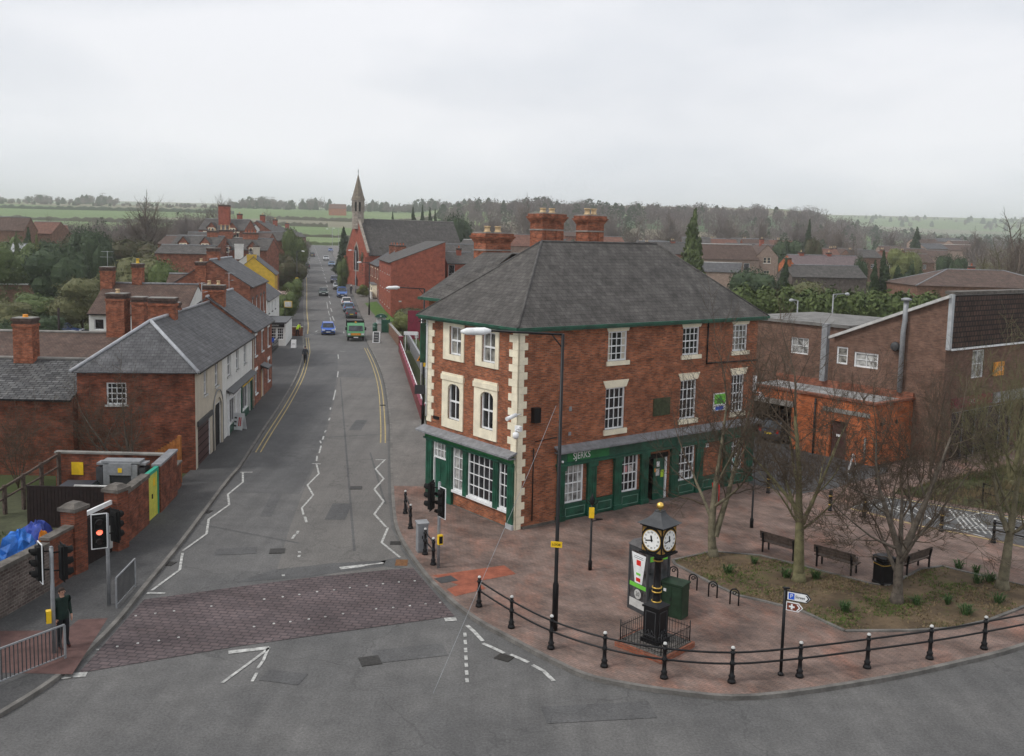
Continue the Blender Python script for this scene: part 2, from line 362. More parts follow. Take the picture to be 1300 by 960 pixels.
def soil_patch(m, g=(.080,.088,.025), lo=.55):
    nt = m.node_tree; b = nt.nodes['Principled BSDF']; src = b.inputs['Base Color'].links[0].from_socket
    tc = nt.nodes.new('ShaderNodeTexCoord'); c = mixc(nt, 'MIX', noise(nt, tc.outputs['Object'], .8, 8, .75, lo, lo+.2), src, g)
    nt.links.new(c, b.inputs['Base Color'])
soil_patch(SOIL)
GRASS = Mfol('mown grass', (.055,.12,.02), (.09,.17,.03), .8)
LEAFD = Mfol('dark evergreen leaf', (.026,.044,.024), (.062,.088,.040), .9)
LEAFM = Mfol('mid green leaf', (.055,.082,.030), (.115,.145,.050), .9)
LEAFY = Mfol('yellow green leaf', (.085,.100,.030), (.14,.15,.05), .7)
LEAFO = Mfol('olive shrub leaf', (.08,.09,.04), (.135,.13,.06), .7)
LEAFB = Mfol('brown hedge leaf', (.075,.055,.035), (.06,.075,.03), .7)
BLOSS = Mfol('pale blossom', (.42,.30,.28), (.55,.45,.40), 3)
DAFF = Mfol('daffodil leaf', (.035,.075,.028), (.075,.13,.04), 5)
TARP = M('blue tarpaulin', (.03,.15,.48), .35, .3, 3)
# ------------------------------------------------------------------ ground
def field_mat():
    m, nt, N, L, b = base('fields'); tc = N.new('ShaderNodeTexCoord'); sp = N.new('ShaderNodeSeparateXYZ'); L.new(tc.outputs['Object'], sp.inputs[0])
    near = mixc(nt, 'MIX', noise(nt, tc.outputs['Object'], .06, 6, .7), (.075,.075,.045), (.06,.085,.03))
    vo = N.new('ShaderNodeTexVoronoi'); vo.inputs['Scale'].default_value = .0042
    mp = N.new('ShaderNodeMapping'); mp.inputs['Scale'].default_value = (.75,1.15,0); mp.inputs['Location'].default_value = (.3,.12,0); L.new(tc.outputs['Object'], mp.inputs[0]); L.new(mp.outputs[0], vo.inputs['Vector'])
    sv = N.new('ShaderNodeSeparateColor'); L.new(vo.outputs['Color'], sv.inputs[0])
    r = N.new('ShaderNodeValToRGB'); r.color_ramp.interpolation = 'CONSTANT'
    el = r.color_ramp.elements; el[0].position = 0; el[0].color = (.13,.19,.07,1); el[1].position = .35; el[1].color = (.19,.175,.12,1)
    e2 = el.new(.5); e2.color = (.09,.135,.07,1); e3 = el.new(.75); e3.color = (.16,.21,.09,1)
    L.new(sv.outputs[0], r.inputs[0])
    far = mixc(nt, 'MULTIPLY', .4, r.outputs[0], mixc(nt, 'MIX', noise(nt, tc.outputs['Object'], .02, 5), (.7,.7,.7), (1.2,1.2,1.2)))
    rg = N.new('ShaderNodeMapRange'); rg.inputs[1].default_value = 385; rg.inputs[2].default_value = 400; L.new(sp.outputs[1], rg.inputs[0])
    L.new(mixc(nt, 'MIX', rg.outputs[0], near, far), b.inputs['Base Color']); b.inputs['Roughness'].default_value = .95; b.inputs['Specular IOR Level'].default_value = .1
    return m
ys = [-40,0,20,40,60,80,90]+list(range(100,460,10))+list(range(480,1000,20))+list(range(1000,3440,60))+[4200,5000]
ys = sorted(set(ys) | {int(a) for a,b in HP if a > 90})
xs = list(range(-2600,-700,100))+list(range(-700,700,20))+list(range(700,2700,100))
g = MB(); nx = len(xs)
g.v = [(x, y, gz(x,y)-.06) for y in ys for x in xs]
g.f = [(j*nx+i, j*nx+i+1, (j+1)*nx+i+1, (j+1)*nx+i) for j in range(len(ys)-1) for i in range(nx-1)]
g.m = [0]*len(g.f); g.sm = [True]*len(g.f)
struct('ground', g, field_mat())
# ------------------------------------------------------------------ kerb lines (photo points dropped on the ground)
def pts(l): return [G(u,v) for u,v in l]
def smooth(p, n=4):
    out = []
    q = [p[0]]+list(p)+[p[-1]]
    for i in range(1, len(q)-2):
        for k in range(n):
            t = k/n; a,b,c,d = q[i-1],q[i],q[i+1],q[i+2]
            out.append(.5*((2*b)+(c-a)*t+(2*a-5*b+4*c-d)*t*t+(3*b-a-3*c+d)*t**3))
    out.append(p[-1]); return out
KLn = smooth(pts([(0,912),(67,870),(117,827),(153,790),(187,747),(233,690),(290,613),(306,594),(332,553),(361,509),(379,475),(387,447)]))
KRn = smooth(pts([(1420,778),(1300,824),(1213,847),(1112,868),(960,889),(860,884),(756,866),(706,846),(660,822),(619,800),(598,787),(571,766),(539,734),(507,686),(498,650),(495.5,586),(494.5,540),(489,492.5),(479.5,462.5),(467,438)]))
def far_side(u0, v0, pr):      # continue a kerb down the far straight road
    return [G(u,v) for u,v in pr]
# beyond 100 m the road is straight: centre bearing measured from the photograph
KLf = [Vector(p) for p in ((-24.9,112,0),(-28.6,130,0),(-33.6,152,0),(-46.3,210,0),(-60,270,0),(-84,376,0),(-98,436,0))]
KRf = [Vector(p) for p in ((-17.6,113,0),(-20.3,130,0),(-24.8,152,0),(-36.6,210,0),(-49.5,270,0),(-73,376,0),(-86,436,0))]
KL = KLn+smooth(KLf)[1:]; KR = KRn+smooth(KRf)[1:]
def at_y(line, y):
    best = None
    for a, b in zip(line, line[1:]):
        if (a.y-y)*(b.y-y) <= 0 and a.y != b.y:
            return a.x+(b.x-a.x)*(y-a.y)/(b.y-a.y)
    return None
KRup = KR[[i for i,p in enumerate(KR) if p.y > 30 and p.x < 0][0]:]
def zr(y, dz=0): return gz(0,y)+dz
# junction road surface (flat part) + strip for the climbing part
Y0 = 36
near = MB()
jl = [p for p in KL if p.y < Y0]+[Vector((at_y(KL,Y0),Y0,0))]
jr = [p for p in KRn if not (p.y > Y0 and p.x < 5)]+[Vector((at_y(KRup,Y0),Y0,0))]
out_ = [(-40,jl[0].y-2),(-40,4),(60,4),(60,jr[0].y+8)]
polyg = [(p.x,p.y,0) for p in jl]+[(p.x,p.y,0) for p in reversed(jr)]+[(60,jr[0].y+12,0),(60,2,0),(-45,2,0),(-45,jl[0].y-4,0)]
from mathutils.geometry import tessellate_polygon
def tess(mb, poly, mi=0, z=None):
    tri = tessellate_polygon([[Vector(p) for p in poly]])
    mb.add([(p[0],p[1],p[2] if z is None else z) for p in poly], [tuple(t) for t in tri], mi)
tess(near, polyg)
st = sorted({Y0}|set(range(40,440,5))|{436})
st = [y for y in st if y >= Y0]
def strip(mb, la, lb, ys, dz, mi=0, n=1):
    rows = []
    for y in ys:
        a, b = la(y), lb(y); rows.append([(a+(b-a)*k/n, y, zr(y,dz)) for k in range(n+1)])
    for r0, r1 in zip(rows, rows[1:]):
        for k in range(n): mb.add([r0[k], r0[k+1], r1[k+1], r1[k]], [(0,1,2,3)], mi)
fl = lambda y: at_y(KL, y); fr = lambda y: at_y(KRup, y)
strip(near, fl, fr, [y for y in st if y <= 436], 0)
near.add([(-150,436,zr(436)),(60,436,zr(436)),(60,444,zr(444)),(-150,444,zr(444))], [(0,1,2,3)])
struct('road', near, ASPH)
# paler resurfaced lanes and darker trench repairs lying on the road
def cl(y):  # centre line
    return fl(y)*.52+fr(y)*.48
cpts = smooth(pts([(345,735),(372,650),(398,590),(413,547),(423,507),(429,472),(429,450),(426,432),(420,407)]))
def fc(y): return at_y(cpts, y) if cpts[0].y < y < cpts[-1].y else fl(y)*.5+fr(y)*.5
pm = MB(); strip(pm, lambda y: fc(y)+.1, lambda y: fr(y)-.15, [34,37,40,45,50,55,60,65,70,75,80,84], .004)
struct('road_patch', pm, ASPHL)
pm = MB(); strip(pm, lambda y: fl(y)+.1, lambda y: fc(y)-.05, [45,50,55,60,65,70,80,90,100], .004)
struct('road_patch', pm, ASPHD)
pm = MB()
for q in ([(505,708),(520,716),(508,722),(488,720),(484,713)], [(300,740),(345,724),(420,716),(490,712),(486,720),(390,733)]):
    pm.add([(p.x,p.y,.008) for p in pts(q)], [tuple(range(len(q)))])
for a, b, wd in (((330,560),(482,552),.07),((395,470),(478,470),.06),((250,665),(380,690),.06),((470,575),(489,640),.05),((432,480),(450,700),.05)):
    A_, B_ = G(*a), G(*b); d = (B_-A_).normalized(); n = Vector((-d.y,d.x,0))*wd
    pm.add([(p.x,p.y,.0085) for p in (A_-n,B_-n,B_+n,A_+n)], [(0,1,2,3)])
struct('road_patch', pm, ASPHD)
pm = MB(); pm.add([(p.x,p.y,.013) for p in pts([(503,711),(518,711),(517,719),(501,719)])], [(0,1,2,3)])
tag(pm.build('drain_cover', M('rusty iron', (.16,.075,.03), .8, .3, 8)), 'rusty square metal cover set in the road by the right kerb', 'cover')
# raised crossing table of block paving
TB = pts([(100,855),(183,762),(300,746),(387,735),(490,724),(524,721),(577,783),(403,807),(300,822)])
tb = MB(); tess(tb, [(p.x,p.y,.014) for p in TB]); struct('crossing_table', tb, TABLE)
# ------------------------------------------------------------------ kerbs and footways
def offset(line, d):
    out = []
    for i, p in enumerate(line):
        t = (line[min(i+1,len(line)-1)]-line[max(i-1,0)]); t.z = 0; t.normalize()
        out.append(Vector((p.x-t.y*d, p.y+t.x*d, 0)))
    return out
def ribbon(mb, la, lb, za, zb=None, mi=0):
    zb = za if zb is None else zb
    for i in range(len(la)-1):
        q = [(la[i],za),(la[i+1],za),(lb[i+1],zb),(lb[i],zb)]
        mb.add([(p.x,p.y,zr(la[i+(k in (1,2))].y, dz)) for k,(p,dz) in enumerate(q)], [(0,1,2,3)], mi)
PH = .12
def kerb(line, side, name):
    mb = MB(); o = offset(line, side*.15)
    ribbon(mb, line, line, -.05, PH); ribbon(mb, line, o, PH+.003); return struct(name, mb, KERB)
kerb(KL, 1, 'kerb_left'); kerb(KR, -1, 'kerb_right')
KLi = offset(KL, .15)
# left footway: from the kerb to the building line
def wall_x(y):   # back of the left footway
    B = [(10,-22),(18,-19.6),(24,-17.4),(28,-16.1),(34,-15.6),(44,-16.1),(48.8,-16.5),(65.6,-18.4),(81,-20.7),(100,-25.4),(112,-28.2),(130,-32),(152,-36.6),(210,-49.5),(270,-63.5),(376,-88),(436,-102)]
    for (a,b),(c,d) in zip(B,B[1:]):
        if y <= c: return b+(d-b)*(y-a)/(c-a)
    return -102
mb = MB()
ribbon(mb, KLi, [Vector((min(wall_x(p.y)-.3, p.x-.5), p.y, 0)) for p in KLi], PH)
struct('pavement_left', mb, PAVEL)
mb = MB(); mb.add([(p.x,p.y,PH+.006) for p in pts([(2,860),(92,862),(137,790),(100,792),(83,806),(0,806)])], [tuple(range(6))]); struct('tactile_paving', mb, TACTD)
# right: asphalt footway north of the pub corner
KRi = offset(KR, -.15)
iN = [i for i,p in enumerate(KRi) if p.y > 46.5 and p.x < 2]
mb = MB(); seg = [KRi[i] for i in iN]
def rback(y):
    B = [(40,-.5),(45.2,-4.0),(55,-5.0),(64.8,-6.1),(102.6,-12.2),(115,-14.0),(130,-16.6),(143,-18.9),(167,-23.9),(210,-32),(270,-45),(376,-68),(436,-81)]
    for (a,b),(c,d) in zip(B,B[1:]):
        if y <= c: return b+(d-b)*(y-a)/(c-a)
    return -81
seg = [KRi[iN[0]-1].lerp(KRi[iN[0]], (46.5-KRi[iN[0]-1].y)/(KRi[iN[0]].y-KRi[iN[0]-1].y))]+seg
ribbon(mb, seg, [Vector((rback(p.y)+.2, p.y, 0)) for p in seg], PH)
struct('pavement_right', mb, PAVER_)
# plaza of block paving
pk = [p for p in KRi if not (p.y > 46.5 and p.x < 2)]
_j = max(i for i,p in enumerate(KRi) if p.y <= 46.5 and p.x < 2); _p = KRi[_j].lerp(KRi[_j+1], (46.5-KRi[_j].y)/(KRi[_j+1].y-KRi[_j].y))
plz = [(p.x,p.y,PH) for p in pk]+[(_p.x,46.5,PH),(-3.9,46.5,PH),(-3.2,47.5,PH),(8,62,PH),(60,74,PH),(60,pk[0].y+10,PH)]
mb = MB(); tess(mb, plz); struct('plaza', mb, PLAZA)
mb = MB()
for q in ([(549,735),(640,722),(655,733),(598,744),(582,747)], [(567,753),(582,747),(606,743),(617,752),(578,762)]):
    mb.add([(p.x,p.y,PH+.006) for p in pts(q)], [tuple(range(len(q)))])
struct('tactile_paving', mb, TACT)
mb = MB(); mb.add([(p.x,p.y,PH+.011) for p in pts([(551,739),(572,735),(582,742),(560,745)])], [tuple(range(4))]); struct('pavement_patch', mb, PAVEL)
# service road and yard
sv = [G(u,v,PH) for u,v in [(1078,643.6),(1123,629.5),(1202,642),(1300,658),(1500,690),(1500,740),(1300,693),(1241,680),(1168,666)]]
mb = MB(); tess(mb, [(p.x,p.y,PH+.005) for p in sv]); struct('service_road', mb, ASPHD)
yd = [G(u,v,PH) for u,v in [(925,600),(945,612),(1010,628),(1060,620),(1128,600),(1125,585),(1040,560),(960,545),(930,560)]]
mb = MB(); tess(mb, [(p.x,p.y,PH+.0055) for p in yd]); struct('yard_surface', mb, PAVEL)
def line_(mb, a, b, wd, z, mi=0):
    d = (b-a); d.z = 0
    if d.length < 1e-6: return
    d.normalize(); n = Vector((-d.y,d.x,0))*wd/2
    za, zb = zr(a.y, z), zr(b.y, z)
    mb.add([(a.x-n.x,a.y-n.y,za),(b.x-n.x,b.y-n.y,zb),(b.x+n.x,b.y+n.y,zb),(a.x+n.x,a.y+n.y,za)], [(0,1,2,3)], mi)
mk = MB()
def pl(l, wd, z=.018, H0=None):
    q = [G(u,v,H0) if H0 is not None else G(u,v) for u,v in l]
    for a,b in zip(q,q[1:]): line_(mk, a, b, wd, z)
def c8(l): return [(300+a/3.1, 560+b/3.1) for a,b in l]
def z1(l): return [(a/3, 560+b/3) for a,b in l]
pl(c8([(585,75),(548,112),(580,150),(543,192),(580,240),(543,290),(590,340)]), .10)
pl(c8([(597,342),(572,402),(645,460)]), .10)
pl(c8([(548,75),(590,75)]), .12)
pl(z1([(925,122),(925,158),(868,205),(873,245),(795,300),(787,355),(697,420)]), .10)
pl(z1([(695,428),(685,492),(578,572)]), .10); pl(z1([(560,582),(628,582)]), .15); pl(z1([(915,121),(962,121)]), .12)
pl(c8([(315,90),(325,130),(280,175),(303,215),(258,265),(264,292)]), .09); pl(c8([(298,90),(332,92)]), .1)
for q in ([(270,300),(276,322)],[(244,355),(238,368)],[(232,370),(220,386)],[(247,437),(250,443)],[(248,452),(246,459)],[(184,528),(186,533)]): pl(c8(q), .11)
pl(c8([(408,503),(480,495),(500,491)]), .28); pl(c8([(500,491),(580,482)]), .12)
pl(c8([(820,706),(866,703)]), .3)
pl(c8([(908,727),(935,752),(970,790)]), .13); pl([(613,818),(621,821),(640,830)], .13); pl([(648,832),(671,842)], .13); pl([(676,845),(690,853),(703,866)], .13)
for k in range(7): pl(c8([(899+k*1.3,757+k*30),(901+k*1.3,773+k*30)]), .1)
pl([(290,829),(342,823)], .22); pl([(342,823),(326,836),(282,868)], .10); pl([(340,826),(334,840),(327,850)], .09); pl([(326,855),(320,866)], .09)
pl([(78,861),(92,858.5),(110,857)], .3)
for q in ([(330,0),(333,10)],[(334,20),(326,50)],[(318,60),(316,80)]): pl(c8(q), .09)
def c7(l): return [(380+a/5.333, 380+b/5.333) for a,b in l]
for q in ([(262,375),(265,405)],[(263,490),(258,530)],[(246,615),(230,685)],[(212,735),(210,750)],[(207,805),(200,822)],[(180,890),(172,905)],[(165,930),(158,952)],[(215,150),(208,125)],[(204,110),(196,80)],[(193,65),(186,20)]): pl(c7(q), .10)
for q in ([(300,220),(302,232)],[(275,355),(312,357)],[(70,240),(100,240)],[(105,232),(140,228)],[(110,222),(122,214)]): pl(c7(q), .12)
# studs of the crossing
for l in ([(110,625),(183,616),(248,607),(318,597),(385,590),(447,580),(513,573),(577,566),(640,558),(702,553)],[(70,735),(148,722),(213,714),(285,704),(350,694),(420,684),(550,665),(618,658),(683,651),(745,645),(802,639)]):
    for a,b in l:
        p = G(300+a/3.1, 560+b/3.1); mk.prism([(p.x+.042*math.cos(t*1.05)*1.0, p.y+.042*math.sin(t*1.05)) for t in range(6)], .015, .034)
for a,b in [(517,669),(592,660),(663,650),(372,798),(447,786),(525,775),(605,765),(680,752),(805,632)]:
    p = G(a/3, 560+b/3); mk.prism([(p.x+.042*math.cos(t*1.05), p.y+.042*math.sin(t*1.05)) for t in range(6)], .015, .034)
# far centre line
for y in range(125, 420, 12):
    x0, x1 = fl(y)*.5+fr(y)*.5, fl(y+6)*.5+fr(y+6)*.5; line_(mk, Vector((x0,y,0)), Vector((x1,y+5.5,0)), .14, .018)
struct('white_road_markings', mk, PAINTW)
mk = MB()
def along(line, d, y0, y1, wd=.075, cond=None):
    o = [p for p in offset(line, d) if y0 <= p.y <= y1 and (cond is None or cond(p))]
    for a,b in zip(o,o[1:]): line_(mk, a, b, wd, .018)
for d in (-.28,-.55): along(KL, d, 52.8, 118)
for d in (-.4,): along(KL, d, 118, 235, .13)
for d in (.30,.58): along(KR, d, 55.2, 108, cond=lambda p: p.x < 2)
struct('yellow_road_markings', mk, PAINTY)
# markings of the service road
mk = MB(); 
def pls(l, wd, z=PH+.010):
    q = [G(u,v,PH) for u,v in l]
    for a,b in zip(q,q[1:]): line_(mk, a, b, wd, z)
pls([(1082,644),(1122,631.5),(1160,636)], .10)
for k in range(5): pls([(1100+k*14,640.5-k*1.2+k*1.5),(1132+k*13,648+k*3.2)], .09)
pls([(1098,645),(1138,636)], .08); pls([(1110,650),(1160,640)], .08)
for k in range(5): pls([(1205+k*7,647+k*1.5),(1225+k*9,672+k*2)], .09)
pls([(1200,662),(1250,650),(1300,664)], .09); pls([(1200,668),(1250,682)], .09); pls([(1225,668),(1290,672)], .09)
for k in range(4): pls([(1186+k*40,650+k*5),(1200+k*40,655+k*5)], .1)
struct('white_road_markings', mk, PAINTW)
mk = MB()
pls([(1080,646),(1168,668),(1241,682),(1300,695),(1480,737)], .12); pls([(1125,631),(1202,644),(1300,660),(1480,690)], .12)
struct('yellow_road_markings', mk, PAINTY)
# ------------------------------------------------------------------ planted bed with its edging
def c7b(l): return [G(960+a/3.556, 600+b/3.556, PH) for a,b in l]
bed = c7b([(-377,398),(-196,359),(18,377),(210,425),(520,505),(590,512),(640,492),(740,440),(840,425),(1000,465),(1240,520),(1500,560),(1500,540),(1209,608),(1050,670),(900,705),(700,716),(400,718),(200,625),(0,575),(-82,558),(-196,505),(-366,416)])
mb = MB(); tess(mb, [(p.x,p.y,PH+.02) for p in bed]); struct('planted_bed', mb, SOIL)
mb = MB(); cl_ = bed+[bed[0]]
for a,b in zip(cl_,cl_[1:]):
    d = (b-a).normalized(); n = Vector((-d.y,d.x,0))*.06
    mb.slab([(a.x-n.x,a.y-n.y,PH+.055),(b.x-n.x,b.y-n.y,PH+.055),(b.x+n.x,b.y+n.y,PH+.055),(a.x+n.x,a.y+n.y,PH+.055)], .06)
struct('bed_edging', mb, KERB)
# rough bank on the right, beyond the service road
bk = [G(u,v,PH) for u,v in [(1130,626),(1210,640),(1300,655),(1480,684),(1500,600),(1300,590),(1230,602),(1170,616)]]
mb = MB(); tess(mb, [(p.x,p.y,PH+.012) for p in bk]); struct('rough_bank', mb, M('rough bank', (.055,.055,.022), .95, .5, 1.2, bump=.8))
# grass by the flats, yards on the left
mb = MB(); q = pts([(463,386),(478,384),(497,404),(515,414),(480,407)]); mb.add([(p.x,p.y,zr(p.y,PH+.03)) for p in q], [tuple(range(len(q)))]); struct('grass_verge', mb, GRASS)
mb = MB(); mb.add([(-60,20,.01),(-17.6,24,.01),(-16.2,28,.01),(-15.9,34,.01),(-16.4,44,.01),(-60,44,.01)], [tuple(range(6))]); struct('yard_surface', mb, M('yard ground', (.06,.065,.035), .95, .4, .7))
mb = MB(); q = [(-75,88),(-42,90),(-44,118),(-85,122)]; mb.add([(x,y,gz(x,y)+.012) for x,y in q], [(0,1,2,3)]); struct('car_park', mb, ASPH)

# drains, covers and trench repairs
IRON = M('dark cast iron', (.035,.033,.03), .6, .3, 8)
def grate(u, v, w_, d_, rz, label, name='drain_cover', z=.02):
    p = G(u,v); q = MB(); q.box(-w_/2,w_/2,-d_/2,d_/2,-.03,.0)
    for k in range(5): q.box(-w_/2+.04+k*(w_-.08)/5,-w_/2+.02+(k+1)*(w_-.08)/5-.02,-d_/2+.03,d_/2-.03,.0,.006)
    o = q.build(name, IRON); o.location = (p.x,p.y,zr(p.y,z)); o.rotation_euler = (0,0,rz); tag(o, label, 'drain', 'gullies and covers in the road')
for a in [(214,716,.45,.45,rad(80),'kerbside gully grate by the second left zigzag'),(262,650,.45,.45,rad(80),'kerbside gully grate at the middle of the left zigzags'),(502,690,.45,.45,rad(95),'kerbside gully grate on the right, level with the grey cabinet'),(486,515,.45,.45,rad(95),'kerbside gully grate beside the right double yellow lines'),(352,700,.6,.6,rad(10),'square manhole cover in the left lane before the crossing'),(452,620,.6,.6,rad(5),'square manhole cover in the right lane'),(470,840,.6,.6,rad(20),'square manhole cover in the junction below the crossing'),(640,836,.5,.4,rad(-30),'gully grate by the kerb at the curved dashes')]: grate(*a)
rp = random.Random(4); pm = MB()
for (u,v,w_,d_,a) in [(300,700,1.6,.8,.2),(430,650,.9,2.6,.05),(380,600,1.1,1.1,.1),(250,790,1.3,.6,.1),(520,830,2.2,.9,.3),(360,860,1.2,.7,-.2),(760,905,3.0,.9,.15),(455,540,.8,3.5,.03),(345,640,.5,4.0,.12)]:
    p = G(u,v); c_,s_ = math.cos(a),math.sin(a); pm.add([(p.x+c_*x-s_*y, p.y+s_*x+c_*y, .0115) for x,y in ((-w_/2,-d_/2),(w_/2,-d_/2),(w_/2,d_/2),(-w_/2,d_/2))], [(0,1,2,3)])
struct('road_patch', pm, ASPHD)
# ------------------------------------------------------------------ building kit
def wall(mb, F, t0, t1, z0, z1, holes=(), mi=0, rv=.14, mr=None):
    """a wall sheet with real openings and reveals"""
    mr = mi if mr is None else mr
    ts = sorted({t0, t1} | {min(max(h[k], t0), t1) for h in holes for k in (0,1)}); zs = sorted({z0, z1} | {min(max(h[k], z0), z1) for h in holes for k in (2,3)})
    for a, b in zip(ts, ts[1:]):
        for c, d in zip(zs, zs[1:]):
            m_, n_ = (a+b)/2, (c+d)/2
            if not any(h[0] < m_ < h[1] and h[2] < n_ < h[3] for h in holes):
                mb.add([F(a,0,c),F(b,0,c),F(b,0,d),F(a,0,d)], [(0,1,2,3)], mi)
    for h in holes:
        a,b,c,d = h[:4]
        for q in ([(a,0,c),(b,0,c),(b,-rv,c),(a,-rv,c)],[(a,0,d),(b,0,d),(b,-rv,d),(a,-rv,d)],[(a,0,c),(a,0,d),(a,-rv,d),(a,-rv,c)],[(b,0,c),(b,0,d),(b,-rv,d),(b,-rv,c)]):
            mb.add([F(*p) for p in q], [(0,1,2,3)], mr)
def window(par, F, t0, t1, z0, z1, cols=2, rows=2, mat=None, glass=None, dp=.13, bar=.035, sash=True, fr=.07, curtain=0, arch=0, name='window'):
    mat = mat or WHITE; glass = glass or GLASS
    b = MB(); d0, d1 = -dp, -dp+.07
    b.fb(F,t0,t1,d0,d1,z0,z0+fr); b.fb(F,t0,t1,d0,d1,z1-fr,z1); b.fb(F,t0,t0+fr,d0,d1,z0+fr,z1-fr); b.fb(F,t1-fr,t1,d0,d1,z0+fr,z1-fr)
    for k in range(1, cols): t = t0+(t1-t0)*k/cols; b.fb(F,t-bar/2,t+bar/2,d0+.01,d1-.02,z0+fr,z1-fr)
    for k in range(1, rows):
        z = z0+(z1-z0)*k/rows; h = bar*(1.6 if sash and k == rows//2 else 1)/2; b.fb(F,t0+fr,t1-fr,d0+.012,d1-.015,z-h,z+h)
    if arch:
        n = 8; cx, zz = (t0+t1)/2, z1-arch
    o = b.build(name, mat, par)
    p = MB(); p.add([F(t0,-dp-.004,z0),F(t1,-dp-.004,z0),F(t1,-dp-.004,z1),F(t0,-dp-.004,z1)], [(0,1,2,3)]); p.build('pane', glass, o)
    if curtain:
        wd = (t1-t0)*curtain
        for a_, b_ in ((t0+fr, t0+fr+wd), (t1-fr-wd, t1-fr)): c = MB(); c.fb(F, a_, b_, -dp+.001, -dp+.008, z0+fr, z1-fr); c.build('curtain', CREAMR, o)
    return o
def chimney(par, x, y, w, d, z0, z1, pots=2, mat=None, name='chimney', potm=None, style=1, pw=.13, ph=.35, rz=0):
    mat = mat or BR_CHM; b = MB(); h = z1-z0
    b.box(x-w/2,x+w/2,y-d/2,y+d/2,z0,z1-.5)
    if style == 2:      # richly corbelled
        b.box(x-w/2-.04,x+w/2+.04,y-d/2-.04,y+d/2+.04,z1-.95,z1-.88,1)
        for k in range(4): e = .04+.045*k; b.box(x-w/2-e,x+w/2+e,y-d/2-e,y+d/2+e,z1-.5+.075*k,z1-.425+.075*k)
        b.box(x-w/2-.11,x+w/2+.11,y-d/2-.11,y+d/2+.11,z1-.2,z1-.06); b.box(x-w/2-.04,x+w/2+.04,y-d/2-.04,y+d/2+.04,z1-.06,z1,1)
        for sx in (-1,1):      # shallow pilaster on each broad side
            b.box(x+sx*w*.25-w*.12,x+sx*w*.25+w*.12,y-d/2-.05,y+d/2+.05,z0,z1-.96)
    else:
        b.box(x-w/2-.05,x+w/2+.05,y-d/2-.05,y+d/2+.05,z1-.5,z1-.36); b.box(x-w/2,x+w/2,y-d/2,y+d/2,z1-.36,z1-.2,2 if mat is not WHITER and mat is not YELW else 0)
        b.box(x-w/2-.06,x+w/2+.06,y-d/2-.06,y+d/2+.06,z1-.2,z1-.05,2 if mat is not WHITER and mat is not YELW else 0); b.box(x-w/2-.02,x+w/2+.02,y-d/2-.02,y+d/2+.02,z1-.05,z1,1)
    o = b.build(name, [mat, CONC, SOOT], par)
    f = MB(); f.box(x-w/2-.07,x+w/2+.07,y-d/2-.07,y+d/2+.07,z0-.02,z0+.14) if False else None
    for k in range(pots):
        px = x+((k+.5)/pots-.5)*w*.85 if w >= d else x; py = y if w >= d else y+((k+.5)/pots-.5)*d*.85
        q = MB(); q.lathe([(pw*1.15,z1-.02),(pw*1.15,z1+.05),(pw*.9,z1+.07),(pw*.85,z1+ph-.08),(pw*1.05,z1+ph-.06),(pw*1.05,z1+ph),(pw*.7,z1+ph)],px,py,10)
        q.build('chimney_pot', potm or POTC, o)
    return o
def gutter(par, F, t0, t1, d, z, mat=None, r=.06):
    b = MB(); b.fb(F,t0,t1,d-r,d+r,z-r*1.4,z+.01); return b.build('gutter', mat or BLACK, par)
def downpipe(par, F, t, z0, z1, mat=None, r=.045):
    b = MB(); b.tube([F(t,.07,z0),F(t,.07,z1)], r, 8)
    for z in (z0+.6,(z0+z1)/2,z1-.3): b.tube([F(t,.07,z-.04),F(t,.07,z+.04)], r*1.4, 8)
    return b.build('downpipe', mat or BLACK, par)
